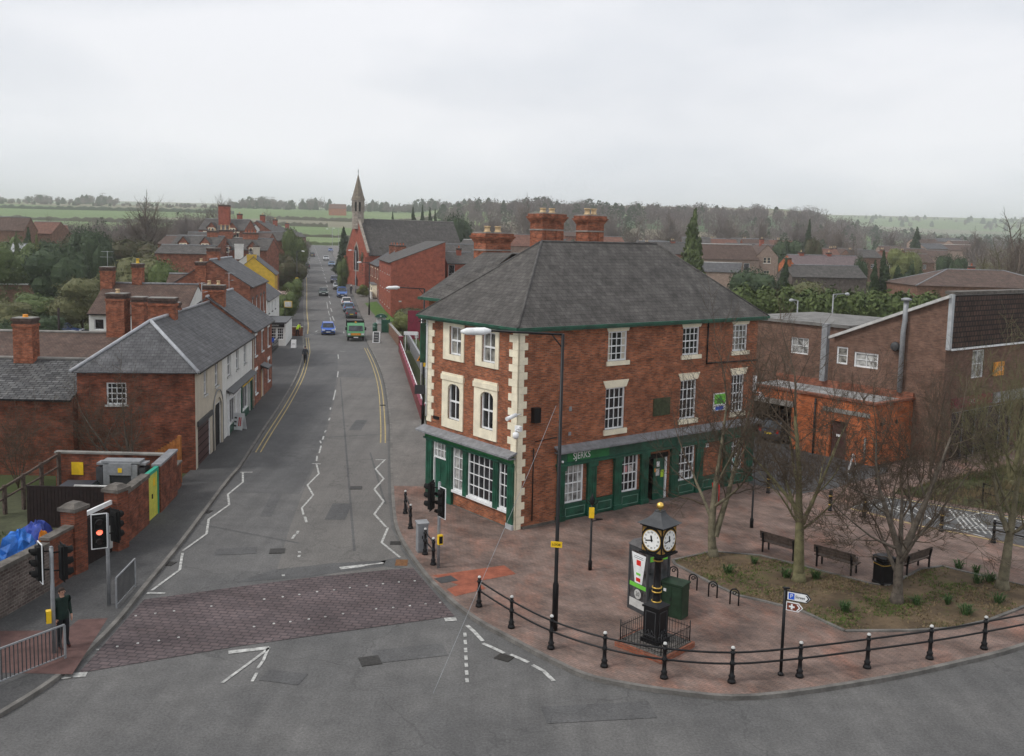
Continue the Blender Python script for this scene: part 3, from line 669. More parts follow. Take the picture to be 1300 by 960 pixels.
def house(name, label, cat, A, B, dep, eave, ridge, roof='gable', wm=None, rm=None, front=(), left=(), right=(), chims=(), group=None, ov=.25, gut=True, z=None, wz0=-.3, lintel=None, sillm=None, gl=None, verge=None, ends=True, winm=None, detail=True, fm=None):
    """local frame: x along the front (A to B), y into the building"""
    A = Vector(A); B = Vector(B); d = B-A; L_ = math.hypot(d.x,d.y); rz = math.atan2(d.y,d.x)
    z = (zr(A.y)) if z is None else z
    h = thing(name, label, cat, (A.x,A.y,z), rz, group)
    wm = wm or BR_RED; rm = rm or SLATE2
    faces = {'f': (Fr(0,0,1,0,0,-1), L_, front), 'l': (Fr(0,dep,0,-1,-1,0), dep, left), 'r': (Fr(L_,0,0,1,1,0), dep, right), 'b': (Fr(0,dep,1,0,0,1), L_, ())}
    b = MB()
    for k, (F, n, ws) in faces.items():
        if k == 'f' and fm:
            b2 = MB(); wall(b2, F, 0, n, wz0, eave, [q[:4] for q in ws]); b2.build('front_wall', fm, h)
        else: wall(b, F, 0, n, wz0, eave, [q[:4] for q in ws])
    if roof in ('gable','mono'):
        if roof == 'gable':
            b.poly([(0,0,eave),(0,dep,eave),(0,dep/2,ridge)]); b.poly([(L_,0,eave),(L_,dep,eave),(L_,dep/2,ridge)])
        else:
            b.poly([(0,0,eave),(0,dep,eave),(0,dep,ridge)]); b.poly([(L_,0,eave),(L_,dep,eave),(L_,dep,ridge)]); b.poly([(0,dep,eave),(L_,dep,eave),(L_,dep,ridge),(0,dep,ridge)])
    b.build('wall', wm, h)
    s = (ridge-eave)/(dep/2 if roof != 'mono' else dep)
    e = ov; ze = eave-s*e+.09; r = MB(); vo = .06 if ends is True else 0
    zr_ = ridge+.09
    if roof == 'gable':
        r.slab([(-vo,-e,ze),(L_+vo,-e,ze),(L_+vo,dep/2,zr_),(-vo,dep/2,zr_)], .08); r.slab([(-vo,dep/2,zr_),(L_+vo,dep/2,zr_),(L_+vo,dep+e,ze),(-vo,dep+e,ze)], .08)
        rd = [((-vo,dep/2,zr_+.03),(L_+vo,dep/2,zr_+.03))]
    elif roof == 'mono':
        r.slab([(-vo,-e,ze),(L_+vo,-e,ze),(L_+vo,dep+.1,zr_+s*.1),(-vo,dep+.1,zr_+s*.1)], .10); rd = []
    elif roof == 'hip':
        a = dep/2
        r.poly([(-e,-e,ze),(L_+e,-e,ze),(L_-a,a,zr_),(a,a,zr_)]); r.poly([(L_+e,dep+e,ze),(-e,dep+e,ze),(a,a,zr_),(L_-a,a,zr_)])
        r.poly([(-e,dep+e,ze),(-e,-e,ze),(a,a,zr_)]); r.poly([(L_+e,-e,ze),(L_+e,dep+e,ze),(L_-a,a,zr_)]); r.poly([(-e,-e,ze-.01),(L_+e,-e,ze-.01),(L_+e,dep+e,ze-.01),(-e,dep+e,ze-.01)])
        rd = [((a,a,zr_),(L_-a,a,zr_)),((-e,-e,ze),(a,a,zr_)),((-e,dep+e,ze),(a,a,zr_)),((L_+e,-e,ze),(L_-a,a,zr_)),((L_+e,dep+e,ze),(L_-a,a,zr_))]
    elif roof == 'hipl':          # hipped only at the near end
        a = dep/2
        r.slab([(-e,-e,ze),(L_,-e,ze),(L_,a,zr_),(a,a,zr_)],.06); r.slab([(L_,dep+e,ze),(-e,dep+e,ze),(a,a,zr_),(L_,a,zr_)],.06); r.slab([(-e,dep+e,ze),(-e,-e,ze),(a,a,zr_)],.06)
        rd = [((a,a,zr_+.02),(L_,a,zr_+.02)),((-e,-e,ze+.02),(a,a,zr_+.02)),((-e,dep+e,ze+.02),(a,a,zr_+.02))]
    elif roof == 'flat':
        r.slab([(-e,-e,eave+.1),(L_+e,-e,eave+.1),(L_+e,dep+e,eave+.1),(-e,dep+e,eave+.1)], .14); rd = []
    ro = r.build('roof', rm, h)
    if rd:
        q = MB()
        for a_, b_ in rd: q.tube([a_, b_], .10, 6)
        q.build('ridge_tiles', verge or LEAD, ro)
    if gut and roof != 'flat': gutter(h, ID, -.02, L_+.02, e-.02, ze-.02)
    for k, (F, n, ws) in faces.items():
        for q in ws:
            t0,t1,z0,z1 = q[:4]; kind = q[4] if len(q) > 4 else 'w'
            if kind == 'door':
                m_ = q[5] if len(q) > 5 else PUBG
                dd = MB(); dd.fb(F,t0,t1,-.13,-.08,z0,z1); o = dd.build('door', m_, h)
                if detail:
                    dd = MB(); dd.fb(F,t0,t0+.07,-.08,-.03,z0,z1); dd.fb(F,t1-.07,t1,-.08,-.03,z0,z1); dd.fb(F,t0+.07,t1-.07,-.08,-.03,z1-.07,z1); dd.build('door_frame', WHITE, o)
            else:
                c_, r_ = (q[5], q[6]) if len(q) > 6 else (2,2)
                window(h, F, t0, t1, z0, z1, c_, r_, winm, q[7] if len(q) > 7 else gl)
                if lintel and kind != 'n':
                    dd = MB(); dd.fb(F,t0-.12,t1+.12,-.02,.03,z1,z1+.24); dd.build('lintel', lintel, h)
                if kind != 'n':
                    dd = MB(); dd.fb(F,t0-.08,t1+.08,-.1,.07,z0-.1,z0); dd.build('window_sill', sillm or lintel or WHITE, h)
    for c in chims: chimney(h, *c[:6], **(c[6] if len(c) > 6 else {}))
    return h
# ------------------------------------------------------------------ THE PUB
PA, PB_, PD = Vector((.3,39.6,0)), Vector((12.8,49.3,0)), Vector((-4.0,45.2,0))
prz = math.atan2(PB_.y-PA.y, PB_.x-PA.x); PL = 15.9; PW = 7.1
pub = thing('corner_pub', 'three storey red brick corner pub with cream quoins, green shopfront and hipped slate roof', 'building', (PA.x,PA.y,0), prz)
FR = Fr(0,0,1,0,0,-1); FL = Fr(0,0,0,1,-1,0); FRR = Fr(PL,0,0,1,1,0); FBK = Fr(0,PW,1,0,0,1)
E_ = 8.88
b = MB()
rw = [(5.16,6.38,7.13,8.5),(10.15,11.36,7.13,8.5),(13.9,15.08,7.13,8.5),(5.12,6.35,3.95,5.9),(10.13,11.3,3.95,5.9),(13.98,15.0,3.95,5.9)]
gwR = [(2.72,3.84,.86,2.64),(6.23,7.32,.86,2.62),(10.1,11.3,.86,2.58),(14.15,15.02,.86,2.54)]
wall(b, FR, 0, PL, -.1, E_, rw+gwR+[(7.98,9.45,-.1,2.45)])
lw = [(4.22,5.2,7.2,8.52),(1.62,2.62,7.15,8.5),(4.28,5.25,4.15,5.85),(1.68,2.65,4.15,5.85)]
glL = [(5.25,6.42,.1,2.95),(3.83,4.72,.88,2.98),(1.52,3.5,.88,2.98),(.48,1.14,.88,2.96)]
wall(b, FL, 0, PW, -.1, E_, lw+glL)
wall(b, FRR, 0, PW, -.1, E_, [(3,4.2,7.1,8.5),(3,4.2,4,5.8)]); wall(b, FBK, 0, PL, -.1, E_)
b.build('wall', BR_PUB, pub)
window(pub, FRR, 3,4.2,7.1,8.5,4,4); window(pub, FRR, 3,4.2,4,5.8,4,4)
b = MB()                                         # corner quoins, alternately long and short, wrapping both faces
def quoins(b, F, t0, sgn, z0, z1, long=.62, short=.40, h=.31, d=.035):
    n = int(round((z1-z0)/h)); h = (z1-z0)/n
    for k in range(n):
        w_ = long if k % 2 else short
        a_, c_ = sorted((t0, t0+sgn*w_)); b.fb(F, a_, c_, -.02, d, z0+k*h+.006, z0+(k+1)*h-.006)
for k in range(28):
    z0 = .05+k*.3144; w1, w2 = (.38,.62) if k % 2 else (.62,.38)
    b.box(-.04, w2*.75, -.04, .02, z0, z0+.306); b.box(-.04, .02, -.04, w1 if k>11 else min(w1,.42), z0, z0+.306)
b.build('quoins', CREAM, pub)
b = MB(); quoins(b, FL, PW, -1, 3.75, 8.85, .62, .42); b.build('quoins', CREAM, pub)
for (t0,t1,z0,z1) in rw[:3]:
    window(pub, FR, t0,t1,z0,z1,4,4, curtain=.14 if t0 < 6 else 0, glass=GLASS if t0 < 12 else GLASSC)
    q = MB(); q.ext(FR, [(t0-.04,z1),(t1+.04,z1),(t1+.18,z1+.34),(t0-.18,z1+.34)], -.02, .03); q.build('lintel', CREAM, pub)
    q = MB(); q.fb(FR,t0-.1,t1+.12,-.13,.09,z0-.2,z0); q.build('window_sill', CREAM, pub)
for (t0,t1,z0,z1) in rw[3:]:
    window(pub, FR, t0,t1,z0,z1,4,4)
    q = MB(); q.ext(FR, [(t0-.04,z1),(t1+.04,z1),(t1+.2,z1+.34),(t0-.2,z1+.34)], -.02, .03); q.build('lintel', CREAM, pub)
    q = MB(); q.fb(FR,t0-.1,t1+.12,-.13,.09,z0-.24,z0); q.build('window_sill', CREAM, pub)
# left face: cream stone surrounds
for i, (t0,t1,z0,z1) in enumerate(lw):
    q = MB()
    if i < 2:
        o0,o1,p0,p1 = t0-.30,t1+.42,6.93,8.74
        if i == 1: o0,o1 = 1.36,3.1
        else: o0,o1 = 4.0,5.7
        q.fb(FL,o0,t0,-.02,.05,p0,p1); q.fb(FL,t1,o1,-.02,.05,p0,p1); q.fb(FL,t0,t1,-.02,.05,z1,p1); q.fb(FL,t0,t1,-.1,.06,p0,z0)
        window(pub, FL, t0,t1,z0,z1,2,2, glass=GLASSC, bar=.05)
    else:
        o0,o1 = (1.4,3.14) if i == 3 else (4.0,5.74)
        q.fb(FL,o0,t0,-.02,.05,3.72,5.98); q.fb(FL,t1,o1,-.02,.05,3.72,5.98); q.fb(FL,t0,t1,-.1,.06,3.72,z0)
        # segmental head
        n = 8; cx = (t0+t1)/2; R_ = (t1-t0)/2
        arc = [(cx-R_*math.cos(math.pi*k/n), z1-.28+.28*math.sin(math.pi*k/n)) for k in range(n+1)]
        q.ext(FL, [(t0,5.98)]+[(a_,z_) for a_,z_ in arc]+[(t1,5.98)], -.13, .05)
        q.fb(FL,o0-.05,o1+.05,-.02,.1,5.98,6.22); q.fb(FL,o0,o1,-.02,.07,6.22,6.32)
        window(pub, FL, t0,t1,z0,z1,2,2, bar=.05)
    q.build('window_surround', CREAM, pub)
# ground floor joinery, long side
def rack(name, F, boxes, mat, par=pub):
    q = MB()
    for x in boxes: q.fb(F, *x)
    return q.build(name, mat, par)
rack('fascia', FR, [(2.28,15.9,.0,.16,2.72,3.3),(2.2,15.98,.0,.24,2.62,2.74)], PUBG)
def shelf(F, t0, t1, z0=3.28, z1=3.55, d=.5):
    q = MB(); q.slab([F(t0,-.0,z1),F(t1,-.0,z1),F(t1,d,z0+.08),F(t0,d,z0+.08)], .08); q.fb(F,t0+.03,t1-.03,0,d-.12,z0-.05,z0+.0); return q.build('canopy', LEAD, pub)
shelf(FR, 2.1, 16.1); shelf(FL, -.05, 7.35)
rack('sign_panel', FR, [(2.75,5.3,.16,.175,2.8,3.2)], PUBG2); rack('sign_panel', FR, [(9.9,12.9,.16,.175,2.8,3.22)], M('dull sage panel', (.06,.10,.075), .6, .3, 5))
for t in (2.95,12.0): pass
text('SJERKS', .42, FR, 3.6, 3.0, .18, WHITE, pub, sx=.85)
q = MB(); q.lathe([(.045,2.80),(.06,2.85),(.045,2.90)], *FR(2.45,.2,0)[:2], 8); q.build('lamp', WHITE, pub)
for (t0,t1) in ((2.3,2.68),(4.08,4.6),(5.75,6.2),(7.5,7.97),(9.58,10.08),(11.42,11.9),(13.55,14.05),(15.3,15.85)):
    q = MB(); q.fb(FR,t0,t1,0,.14,0,2.62); q.fb(FR,t0-.04,t1+.04,0,.19,0,.35); q.fb(FR,t0-.04,t1+.04,0,.19,2.4,2.62)
    for k in range(3): x = t0+(t1-t0)*(k+.6)/3.2; q.fb(FR,x,x+.05,.14,.155,.5,2.3)
    q.build('pilaster', PUBG, pub)
PANL = M('pale green line', (.16,.28,.22), .5, .1, 4)
for (t0,t1) in ((2.68,4.08),(4.6,5.75),(6.2,7.5),(10.08,11.42),(11.9,13.55),(14.05,15.3)):
    o = rack('stall_riser', FR, [(t0,t1,0,.06,.12,.86),(t0,t1,0,.09,.78,.86)], PUBG)
    rack('panel_moulding', FR, [(t0+.12,t1-.12,.06,.075,.25,.275),(t0+.12,t1-.12,.06,.075,.63,.655),(t0+.12,t0+.145,.06,.075,.275,.63),(t1-.145,t1-.12,.06,.075,.275,.63)], PANL, o)
    rack('plinth', FR, [(t0,t1,0,.1,-.1,.12)], STONE)
for (t0,t1,z0,z1) in gwR: window(pub, FR, t0,t1,z0,z1,4,4, glass=GLASSN if t0 < 4 else GLASS, dp=.06)
# posters in the pub windows
for (t,z,c) in ((6.6,1.9,M('pink poster', (.55,.25,.25), .6,.2,8)),(6.95,1.9,M('pale poster', (.5,.45,.42), .6,.2,8)),(10.5,1.2,OFFW),(14.5,1.3,M('teal poster', (.1,.35,.3), .6,.2,8))):
    rack('poster', FR, [(t-.12,t+.12,-.068,-.056,z-.18,z+.18)], c)
# entrance: recess, open dark doorway and notices
o = rack('door', FR, [(8.55,9.3,-.14,-.09,.05,2.2)], PUBG)
rack('notice', FR, [(8.75,8.95,-.09,-.08,1.75,2.0)], WHITE, o); rack('notice', FR, [(8.7,8.95,-.09,-.08,1.3,1.65)], OFFW, o); rack('notice', FR, [(9.05,9.25,-.09,-.08,1.2,1.55)], M('lime notice', (.45,.65,.05), .5,.05,5), o); rack('notice', FR, [(8.62,8.72,-.09,-.08,1.5,1.68)], ORGS, o)
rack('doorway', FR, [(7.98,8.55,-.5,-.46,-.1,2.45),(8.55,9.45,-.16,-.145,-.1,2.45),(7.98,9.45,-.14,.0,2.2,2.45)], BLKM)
rack('door_post', FR, [(9.3,9.4,-.12,-.02,0,2.2)], WHITE)
rack('doorstep', FR, [(7.97,9.55,0,.4,0,.16)], STONE)
# left face ground floor
rack('fascia', FL, [(.12,7.0,0,.16,2.98,3.3)], PUBG2); rack('fascia_moulding', FL, [(.08,7.05,0,.22,2.93,3.02)], PUBG)
for (t0,t1) in ((.05,.46),(1.14,1.5),(3.52,3.82),(4.74,5.2),(6.45,6.95)):
    q = MB(); q.fb(FL,t0,t1,0,.13,(.1 if t0 > 4.6 else (.35 if t0 < .1 else .78)),2.95)
    for k in range(2): x = t0+(t1-t0)*(k+.7)/2.6; q.fb(FL,x,x+.04,.13,.145,1.0,2.8)
    q.build('pilaster', PUBG, pub)
rack('pilaster_base', FL, [(.03,.48,0,.16,-.05,.35)], GREYL)
o = rack('door', FL, [(5.32,6.35,-.12,-.06,.1,2.1)], PUBG)
rack('door_panel', FL, [(5.45,5.78,-.06,-.045,1.1,1.9),(5.9,6.22,-.06,-.045,1.1,1.9),(5.45,5.78,-.06,-.045,.3,.9),(5.9,6.22,-.06,-.045,.3,.9)], PUBG, o)
rack('door_frame', FL, [(5.25,5.32,-.14,.02,.1,2.1),(6.35,6.42,-.14,.02,.1,2.1)], WHITE)
window(pub, FL, 5.25,6.42,2.1,2.95,4,2, dp=.06, sash=False, glass=GLASSN)
window(pub, FL, *glL[1],2,4, dp=.05, glass=GLASSN, sash=False); window(pub, FL, *glL[2],5,4, dp=.05, sash=False); window(pub, FL, *glL[3],2,4, dp=.05, sash=False)
rack('window_sill', FL, [(.46,4.8,-.02,.12,.76,.87)], WHITE)
rack('plinth', FL, [(.48,5.0,0,.08,-.05,.14)], STONE); rack('doorstep', FL, [(5.1,6.6,0,.3,.0,.17)], STONE)
rack('plinth', FR, [(.35,2.25,0,.12,-.05,.2)], STONE)
rack('vent_grille', FR, [(2.9,3.05,0,.03,5.05,5.25)], GREY); rack('vent_grille', FR, [(2.9,3.05,0,.03,3.95,4.1)], GREY)
rack('ventilator_panel', FR, [(8.25,9.4,0,.05,4.3,5.15)], M('olive louvre', (.05,.06,.03), .7, .3, 8))
o = rack('sale_board', FR, [(12.55,13.5,.03,.08,4.15,5.05)], WHITE)
q = MB(); q.fb(FR,12.6,13.45,.08,.09,4.5,5.0); q.build('board_print', GLIME, o); q = MB(); q.fb(FR,12.7,13.3,.092,.1,4.2,4.38); q.build('board_print', BLUES, o)
q = MB(); q.ext(FR,[(12.8,4.55),(13.25,4.55),(13.2,4.75),(13.03,4.95),(12.85,4.75)],.092,.102); q.build('board_print', M('leaf print', (.03,.3,.05), .5,.1,5), o)
rack('alarm_box', FR, [(12.1,12.3,0,.1,2.35,2.55)], WHITE)
rack('street_name_plate', FL, [(6.0,6.5,0,.03,3.95,4.1)], BLACK)
rack('front_soffit_board', FR, [(-.2,PL+.2,.0,.3,E_-.02,E_+.04)], PUBG); rack('soffit_board', FL, [(-.2,PW+.2,0,.3,E_-.021,E_+.039)], PUBG)  # dark green soffit boards under the eaves, one on each street face
q = MB(); q.tube([FR(11.92,.06,6.64),FR(15.9,.06,6.58)], .04, 6); q.tube([FR(11.92,.06,6.6),FR(11.92,.06,8.8)], .04, 6); q.build('downpipe', BLACK, pub)
q = MB(); q.tube([FR(.9,.05,3.6),FR(.9,.05,.4)], .025, 6); q.tube([FR(1.0,.04,3.9),FR(2.2,.04,3.95)], .02, 6); q.build('cable_conduit', BLACK, pub)
q = MB(); q.fb(FR,.75,1.1,0,.25,4.75,5.4); q.build('floodlight', BLACK, pub)
# cameras on the corner
q = MB(); q.tube([(-.35,-.35,5.25),(.1,-.1,5.2)], .03, 6); q.tube([(-.95,-.5,5.15),(-.35,-.35,5.25)], .09, 8); q.build('security_camera', WHITE, pub)
q = MB(); q.tube([(-.1,-.3,4.62),(-.3,-.3,4.62),(-.3,-.3,4.5)], .035, 6); q.lathe([(.05,4.2),(.13,4.28),(.14,4.45),(.05,4.5)], -.3,-.3,10); q.box(-.15,.0,-.35,-.02,4.5,4.72); q.build('security_camera', WHITE, pub)
q = MB(); q.fb(FR,15.7,15.85,0,.14,4.85,5.75); q.tube([FR(15.8,.1,4.9),FR(15.8,.5,4.9)], .03,6); q.lathe([(.05,4.4),(.14,4.5),(.15,4.75),(.05,4.85)], *FR(15.8,.5,0)[:2],10); q.build('security_camera', WHITE, pub)
# roof: hipped, with a lower rear range
e = .38; a_ = PW/2; s = (12.5-E_)/a_; ze = E_+.02; zR = 12.52
r = MB()
c0,c1,c2,c3 = (-e,-e,ze),(PL+e,-e,ze),(PL+e,PW+e,ze),(-e,PW+e,ze); ra,rb = (4.0,a_,zR),(11.75,a_,zR)
r.slab([c0,c1,rb,ra],.05); r.slab([c2,c3,ra,rb],.05); r.slab([c3,c0,ra],.05); r.slab([c1,c2,rb],.05)
ro = r.build('roof', SLATE, pub)
q = MB()
for p0,p1 in ((ra,rb),(c0,ra),(c1,rb),(c2,rb),(c3,ra)): q.tube([p0,p1], .055, 6)
q.build('ridge_tiles', M('ridge tile', (.085,.080,.076), .75, .35, 3), ro)
for F,n in ((FR,PL),(FL,PW),(FRR,PW)):
    q = MB(); q.fb(F,-e,n+e,e-.02,e+.08,ze-.10,ze-.0); q.fb(F,-e+.03,n+e-.03,e-.1,e-.03,ze-.2,ze-.09); q.build('gutter', PUBG, pub)
# rear range behind the left face, set back and a little higher
RX0, RX1, RY1, RE = 1.25, 13.5, 9.0, 9.6
b = MB(); FW = Fr(RX0,PW,0,1,-1,0)
wall(b, FW, 0, RY1-PW, -.1, RE); wall(b, Fr(RX0,RY1,1,0,0,1),0,RX1-RX0,-.1,RE); wall(b, Fr(RX1,PW,0,1,1,0),0,RY1-PW,-.1,RE)
b.build('rear_wall', BR_PUB, pub)
r = MB(); z2 = 11.9
r.slab([(RX0-.4,RY1+.3,RE),(RX0-.4,PW-.9,RE),(RX0+1.9,PW-2.4,z2),(RX0+2.6,RY1-1.0,z2)],.05); r.slab([(RX0+2.6,RY1-1,z2),(RX1-1,RY1-1,z2),(RX1+.3,RY1+.3,RE),(RX0-.4,RY1+.3,RE)],.05)
r.slab([(RX0+2.6,RY1-1,z2),(RX0+1.9,PW-2.4,z2),(RX1-3,PW-2.4,z2),(RX1-1,RY1-1,z2)],.05)
r2 = r.build('rear_roof', SLATE, pub)
rack('gutter', FW, [(-1.2,RY1-PW+.3,.38,.48,RE-.12,RE+.02)], PUBG)
downpipe(pub, FL, PW-.04, 4.0, 8.7, WHITE, .05)
chimney(pub, 4.78, 8.5, 1.6, 1.05, 9, 12.92, pots=2, style=2, ph=.32, pw=.17)
chimney(pub, 8.6, 8.7, 1.5, 1.05, 9, 14.05, pots=2, style=2, ph=.26, pw=.17)
chimney(pub, 11.75, 8.7, 1.2, 1.0, 9, 14.05, pots=2, style=2, ph=.36, pw=.17)
q = MB(); q.fb(FL,PW+.0,PW+.06,.02,.40,6.6,8.5); o = q.build('hanging_sign', PUBG, pub)
q = MB(); q.tube([FL(PW+.03,0,8.6),FL(PW+.03,.5,8.6)],.03,6); q.build('bracket', BLACK, o)
# ------------------------------------------------------------------ street furniture
def yaw(a, b): return math.atan2(b.y-a.y, b.x-a.x)
def Gp(u, v): p = G(u, v, PH) if v > 470 else G(u, v); p.z = PH if v > 470 else zr(p.y, PH); return p
def street_lamp(base, h, label, arm=2.2, head=.95, az=math.pi, pm=None, r=.065, br=.10, headm=None, name='street_lamp', bh=1.5, group=None):
    t = thing(name, label, 'street lamp', base, az, group); pm = pm or BLACK
    b = MB(); b.tube([(0,0,0),(0,0,bh),(0,0,bh+.12),(0,0,h)], [br,br,r,r*.8], 10); b.build('pole', pm, t)
    b = MB(); b.tube([(0,0,h-.02),(arm,0,h+.04)], r*.55, 8); b.tube([(0,0,h-.45),(.35,0,h-.02)], r*.35, 6); b.build('arm', pm, t)
    b = MB(); n = 8; x0 = arm-.02
    b.tube([(x0,0,h+.03),(x0+.1,0,h+.03),(x0+.2,0,h+.02),(x0+head*.8,0,h),(x0+head,0,h-.01)], [.05,.085,.125,.115,.04], 10); b.build('lamp_head', headm or WHITE, t)
    return t
lampM = street_lamp(Gp(704,800), 9.55, 'tall black lamp post with long arm and white head on the paved corner', az=rad(178), arm=2.25)
def plate(par, F, t0, t1, d, z0, z1, mat, name='sign_plate', th=.02):
    b = MB(); b.fb(F, t0, t1, d, d+th, z0, z1); return b.build(name, mat, par)
F_ = Fr(0,0,math.cos(rad(150)),math.sin(rad(150)),-math.sin(rad(150)),math.cos(rad(150)))
def vframe(ang):   # a facing: normal at world angle ang for an unrotated thing
    return Fr(0,0,-math.sin(ang),math.cos(ang),math.cos(ang),math.sin(ang))
Fs = vframe(rad(-100)-rad(178))
o = plate(lampM, Fs, -.18, .18, .11, 2.77, 2.96, YELS); text('LOOK', .10, Fs, 0, 2.86, .133, BLACK, o)
lamp2 = street_lamp(Gp(536.6,545), 9.2, 'black lamp post behind the pub corner carrying small yellow signs', az=rad(180), arm=1.6, head=.9)
Fb = vframe(rad(-90)-rad(180))
plate(lamp2, Fb, -.55, .35, .12, 2.35, 2.95, CHAR); plate(lamp2, Fb, .0, .45, .10, 4.15, 4.4, YELS)
b = MB(); b.ext(Fb, [(-.45,4.5),(.0,4.5),(-.22,4.9)], .10, .12); b.build('warning_sign', ORGS, lamp2)
b = MB(); b.ext(Fb, [(-.33,4.55),(-.12,4.55),(-.22,4.78)], .122, .13); b.build('sign_symbol', BLACK, lamp2)
plate(lamp2, Fb, .1, .24, .10, 6.3, 6.9, YELS)
p = Gp(468.6,401); street_lamp(p, 8.0, 'black lamp post on the grass verge beside the red brick flats', arm=1.2, head=.7, az=rad(185), r=.08, br=.14)
p = Gp(451.5,373); street_lamp(p, 8.2, 'pale grey lamp post on the footway in front of the church', arm=.8, head=.7, az=rad(185), pm=GREY, r=.08, br=.12)
p = G(377,372); l_ = street_lamp(p, 8.0, 'dark lamp post on the left footway with a small yellow sign', arm=.9, head=.6, az=rad(0), r=.09, br=.14); plate(l_, vframe(rad(-90)), -.3, .3, .12, 2.5, 3.0, YELS)
p = G(401,322); p.x += 6; street_lamp(p, 9, 'grey lamp post at the far road junction', arm=1.5, head=.9, az=rad(180), pm=GREY, r=.1, br=.14)
p = G(420,320); p.x += 3; street_lamp(p, 9, 'grey lamp post right of the far end of the road', arm=1.5, head=.9, az=rad(180), pm=GREY, r=.1, br=.14)
# overhead cable
b = MB(); a0, a1 = P(706,515,29.4), P(550,880,7); b.tube([a0,(a0+a1)/2-Vector((0,0,.06)),a1], [.008,.004,.002], 5)
tag(b.build('overhead_cable', GREY), 'thin pale cable running down from the black lamp post over the road', 'cable')
# white pole behind the low wall
p = Gp(534,505); t = thing('flagpole', 'slim white pole behind the low maroon wall left of the pub', 'pole', p)
b = MB(); b.tube([(0,0,0),(0,0,6.4)], [.05,.035], 8); b.build('pole', WHITE, t); b = MB(); b.lathe([(.02,6.4),(.06,6.45),(.02,6.52)],seg=8); b.build('finial', WHITE, t)
# traffic signals
REDL = bpy.data.materials.new('lit red lamp'); REDL.use_nodes = True; REDL.node_tree.nodes['Principled BSDF'].inputs['Emission Color'].default_value = (1,.10,.02,1); REDL.node_tree.nodes['Principled BSDF'].inputs['Emission Strength'].default_value = 1.6
DLENS = M('unlit lens', (.03,.02,.02), .3, .1, 5)
def signal(base, label, h, heads, button=None, rp=.06):
    t = thing('traffic_light', label, 'traffic light', base, 0, 'traffic lights at the crossing')
    b = MB(); b.tube([(0,0,0),(0,0,h)], rp, 10); b.lathe([(rp,h),(rp*.9,h+.03),(.01,h+.05)], seg=10); b.build('pole', GREY, t)
    for ang, ox, oy, z0, plate_, lit in heads:
        F = Fr(ox,oy,-math.sin(ang),math.cos(ang),math.cos(ang),math.sin(ang))
        b = MB(); b.fb(F,-.15,.15,-.08,.10,z0+.03,z0+1.02); hd = b.build('signal_head', BLKM, t)
        b = MB(); b.fb(F,-.22,.22,-.02,.0,z0-.03,z0+1.1)
        if plate_:
            b.build('backing_plate', BLKM, hd); b = MB()
            for q in ((-.25,-.22,z0-.06,z0+1.13),(.22,.25,z0-.06,z0+1.13),(-.22,.22,z0-.06,z0-.03),(-.22,.22,z0+1.1,z0+1.13)): b.fb(F,q[0],q[1],-.02,.005,q[2],q[3])
            b.build('plate_border', WHITE, hd)
        else: b.build('backing_plate', BLKM, hd)
        for k in range(3):
            z = z0+.2+.33*k
            b = MB(); n = 10; c = [F(.1*math.cos(a_*2*math.pi/n), .105, z+.1*math.sin(a_*2*math.pi/n)) for a_ in range(n)]; b.poly(c)
            b.build('lens', REDL if lit == k else DLENS, hd)
            b = MB(); vs = []
            for d_ in (.09,.27):
                for a_ in range(9): th = math.pi*(a_-1)/6.0; vs.append(F(.125*math.cos(th), d_ if a_ not in (0,8) else min(d_,.18), z+.125*math.sin(th)))
            b.add(vs, [(i,i+1,i+10,i+9) for i in range(8)]); b.build('visor', BLKM, hd)
        b = MB(); b.tube([(0,0,z0+.3),F(0,-.08,z0+.3)], .025, 6); b.tube([(0,0,z0+.85),F(0,-.08,z0+.85)], .025, 6); b.build('bracket', BLKM, hd)
    if button:
        F = vframe(button); b = MB(); b.fb(F,-.09,.09,.05,.19,.95,1.32); o = b.build('push_button_box', YELS, t)
        b = MB(); b.fb(F,-.07,.07,.19,.20,1.0,1.27); b.build('button_panel', BLKM, o)
    return t
signal(Gp(556.5,721), 'grey pelican crossing light on the pub side with black heads and yellow button box', 3.3, [(rad(215),.12,-.2,2.05,True,-1),(rad(165),-.3,.05,2.25,False,-1)], rad(-60))
signal(Gp(138.5,768), 'crossing light on the left footway showing red in a white bordered head', 3.1, [(rad(-62),-.18,-.2,2.05,True,1),(rad(60),.2,.15,2.15,False,-1)], None)
signal(Gp(69,829), 'crossing light beside the waiting man, its black heads unlit, yellow button box below', 3.2, [(rad(-140),-.28,-.12,2.25,True,-1),(rad(40),.27,.12,2.2,False,-1)], rad(-150))
# guard rails
def guard_rail(A, B, label, h=1.0):
    A, B = Vector(A), Vector(B); Ln = (B-A).length; t = thing('guard_rail', label, 'railing', A, yaw(A,B), 'pedestrian guard rails')
    n = max(1, round(Ln/2.0))
    for k in range(n+1):
        x = Ln*k/n; b = MB(); b.box(x-.025,x+.025,-.025,.025,0,h); b.build('post', GREY, t)
    b = MB(); b.box(.0,Ln,-.022,.022,h,h+.045); b.build('top_rail', GREY, t); b = MB(); b.box(0,Ln,-.015,.015,.09,.12); b.build('bottom_rail', GREY, t)
    b = MB(); m = int(Ln/.115)
    for k in range(1,m): x = Ln*k/m; b.box(x-.011,x+.011,-.011,.011,.12,h)
    b.build('bars', CHAR, t); return t
guard_rail(Gp(-30,882), Gp(83,836), 'grey guard rail at the bottom left corner in front of the waiting man')
guard_rail(Gp(148,772), Gp(172,745), 'short grey guard rail at the kerb beside the red crossing light')
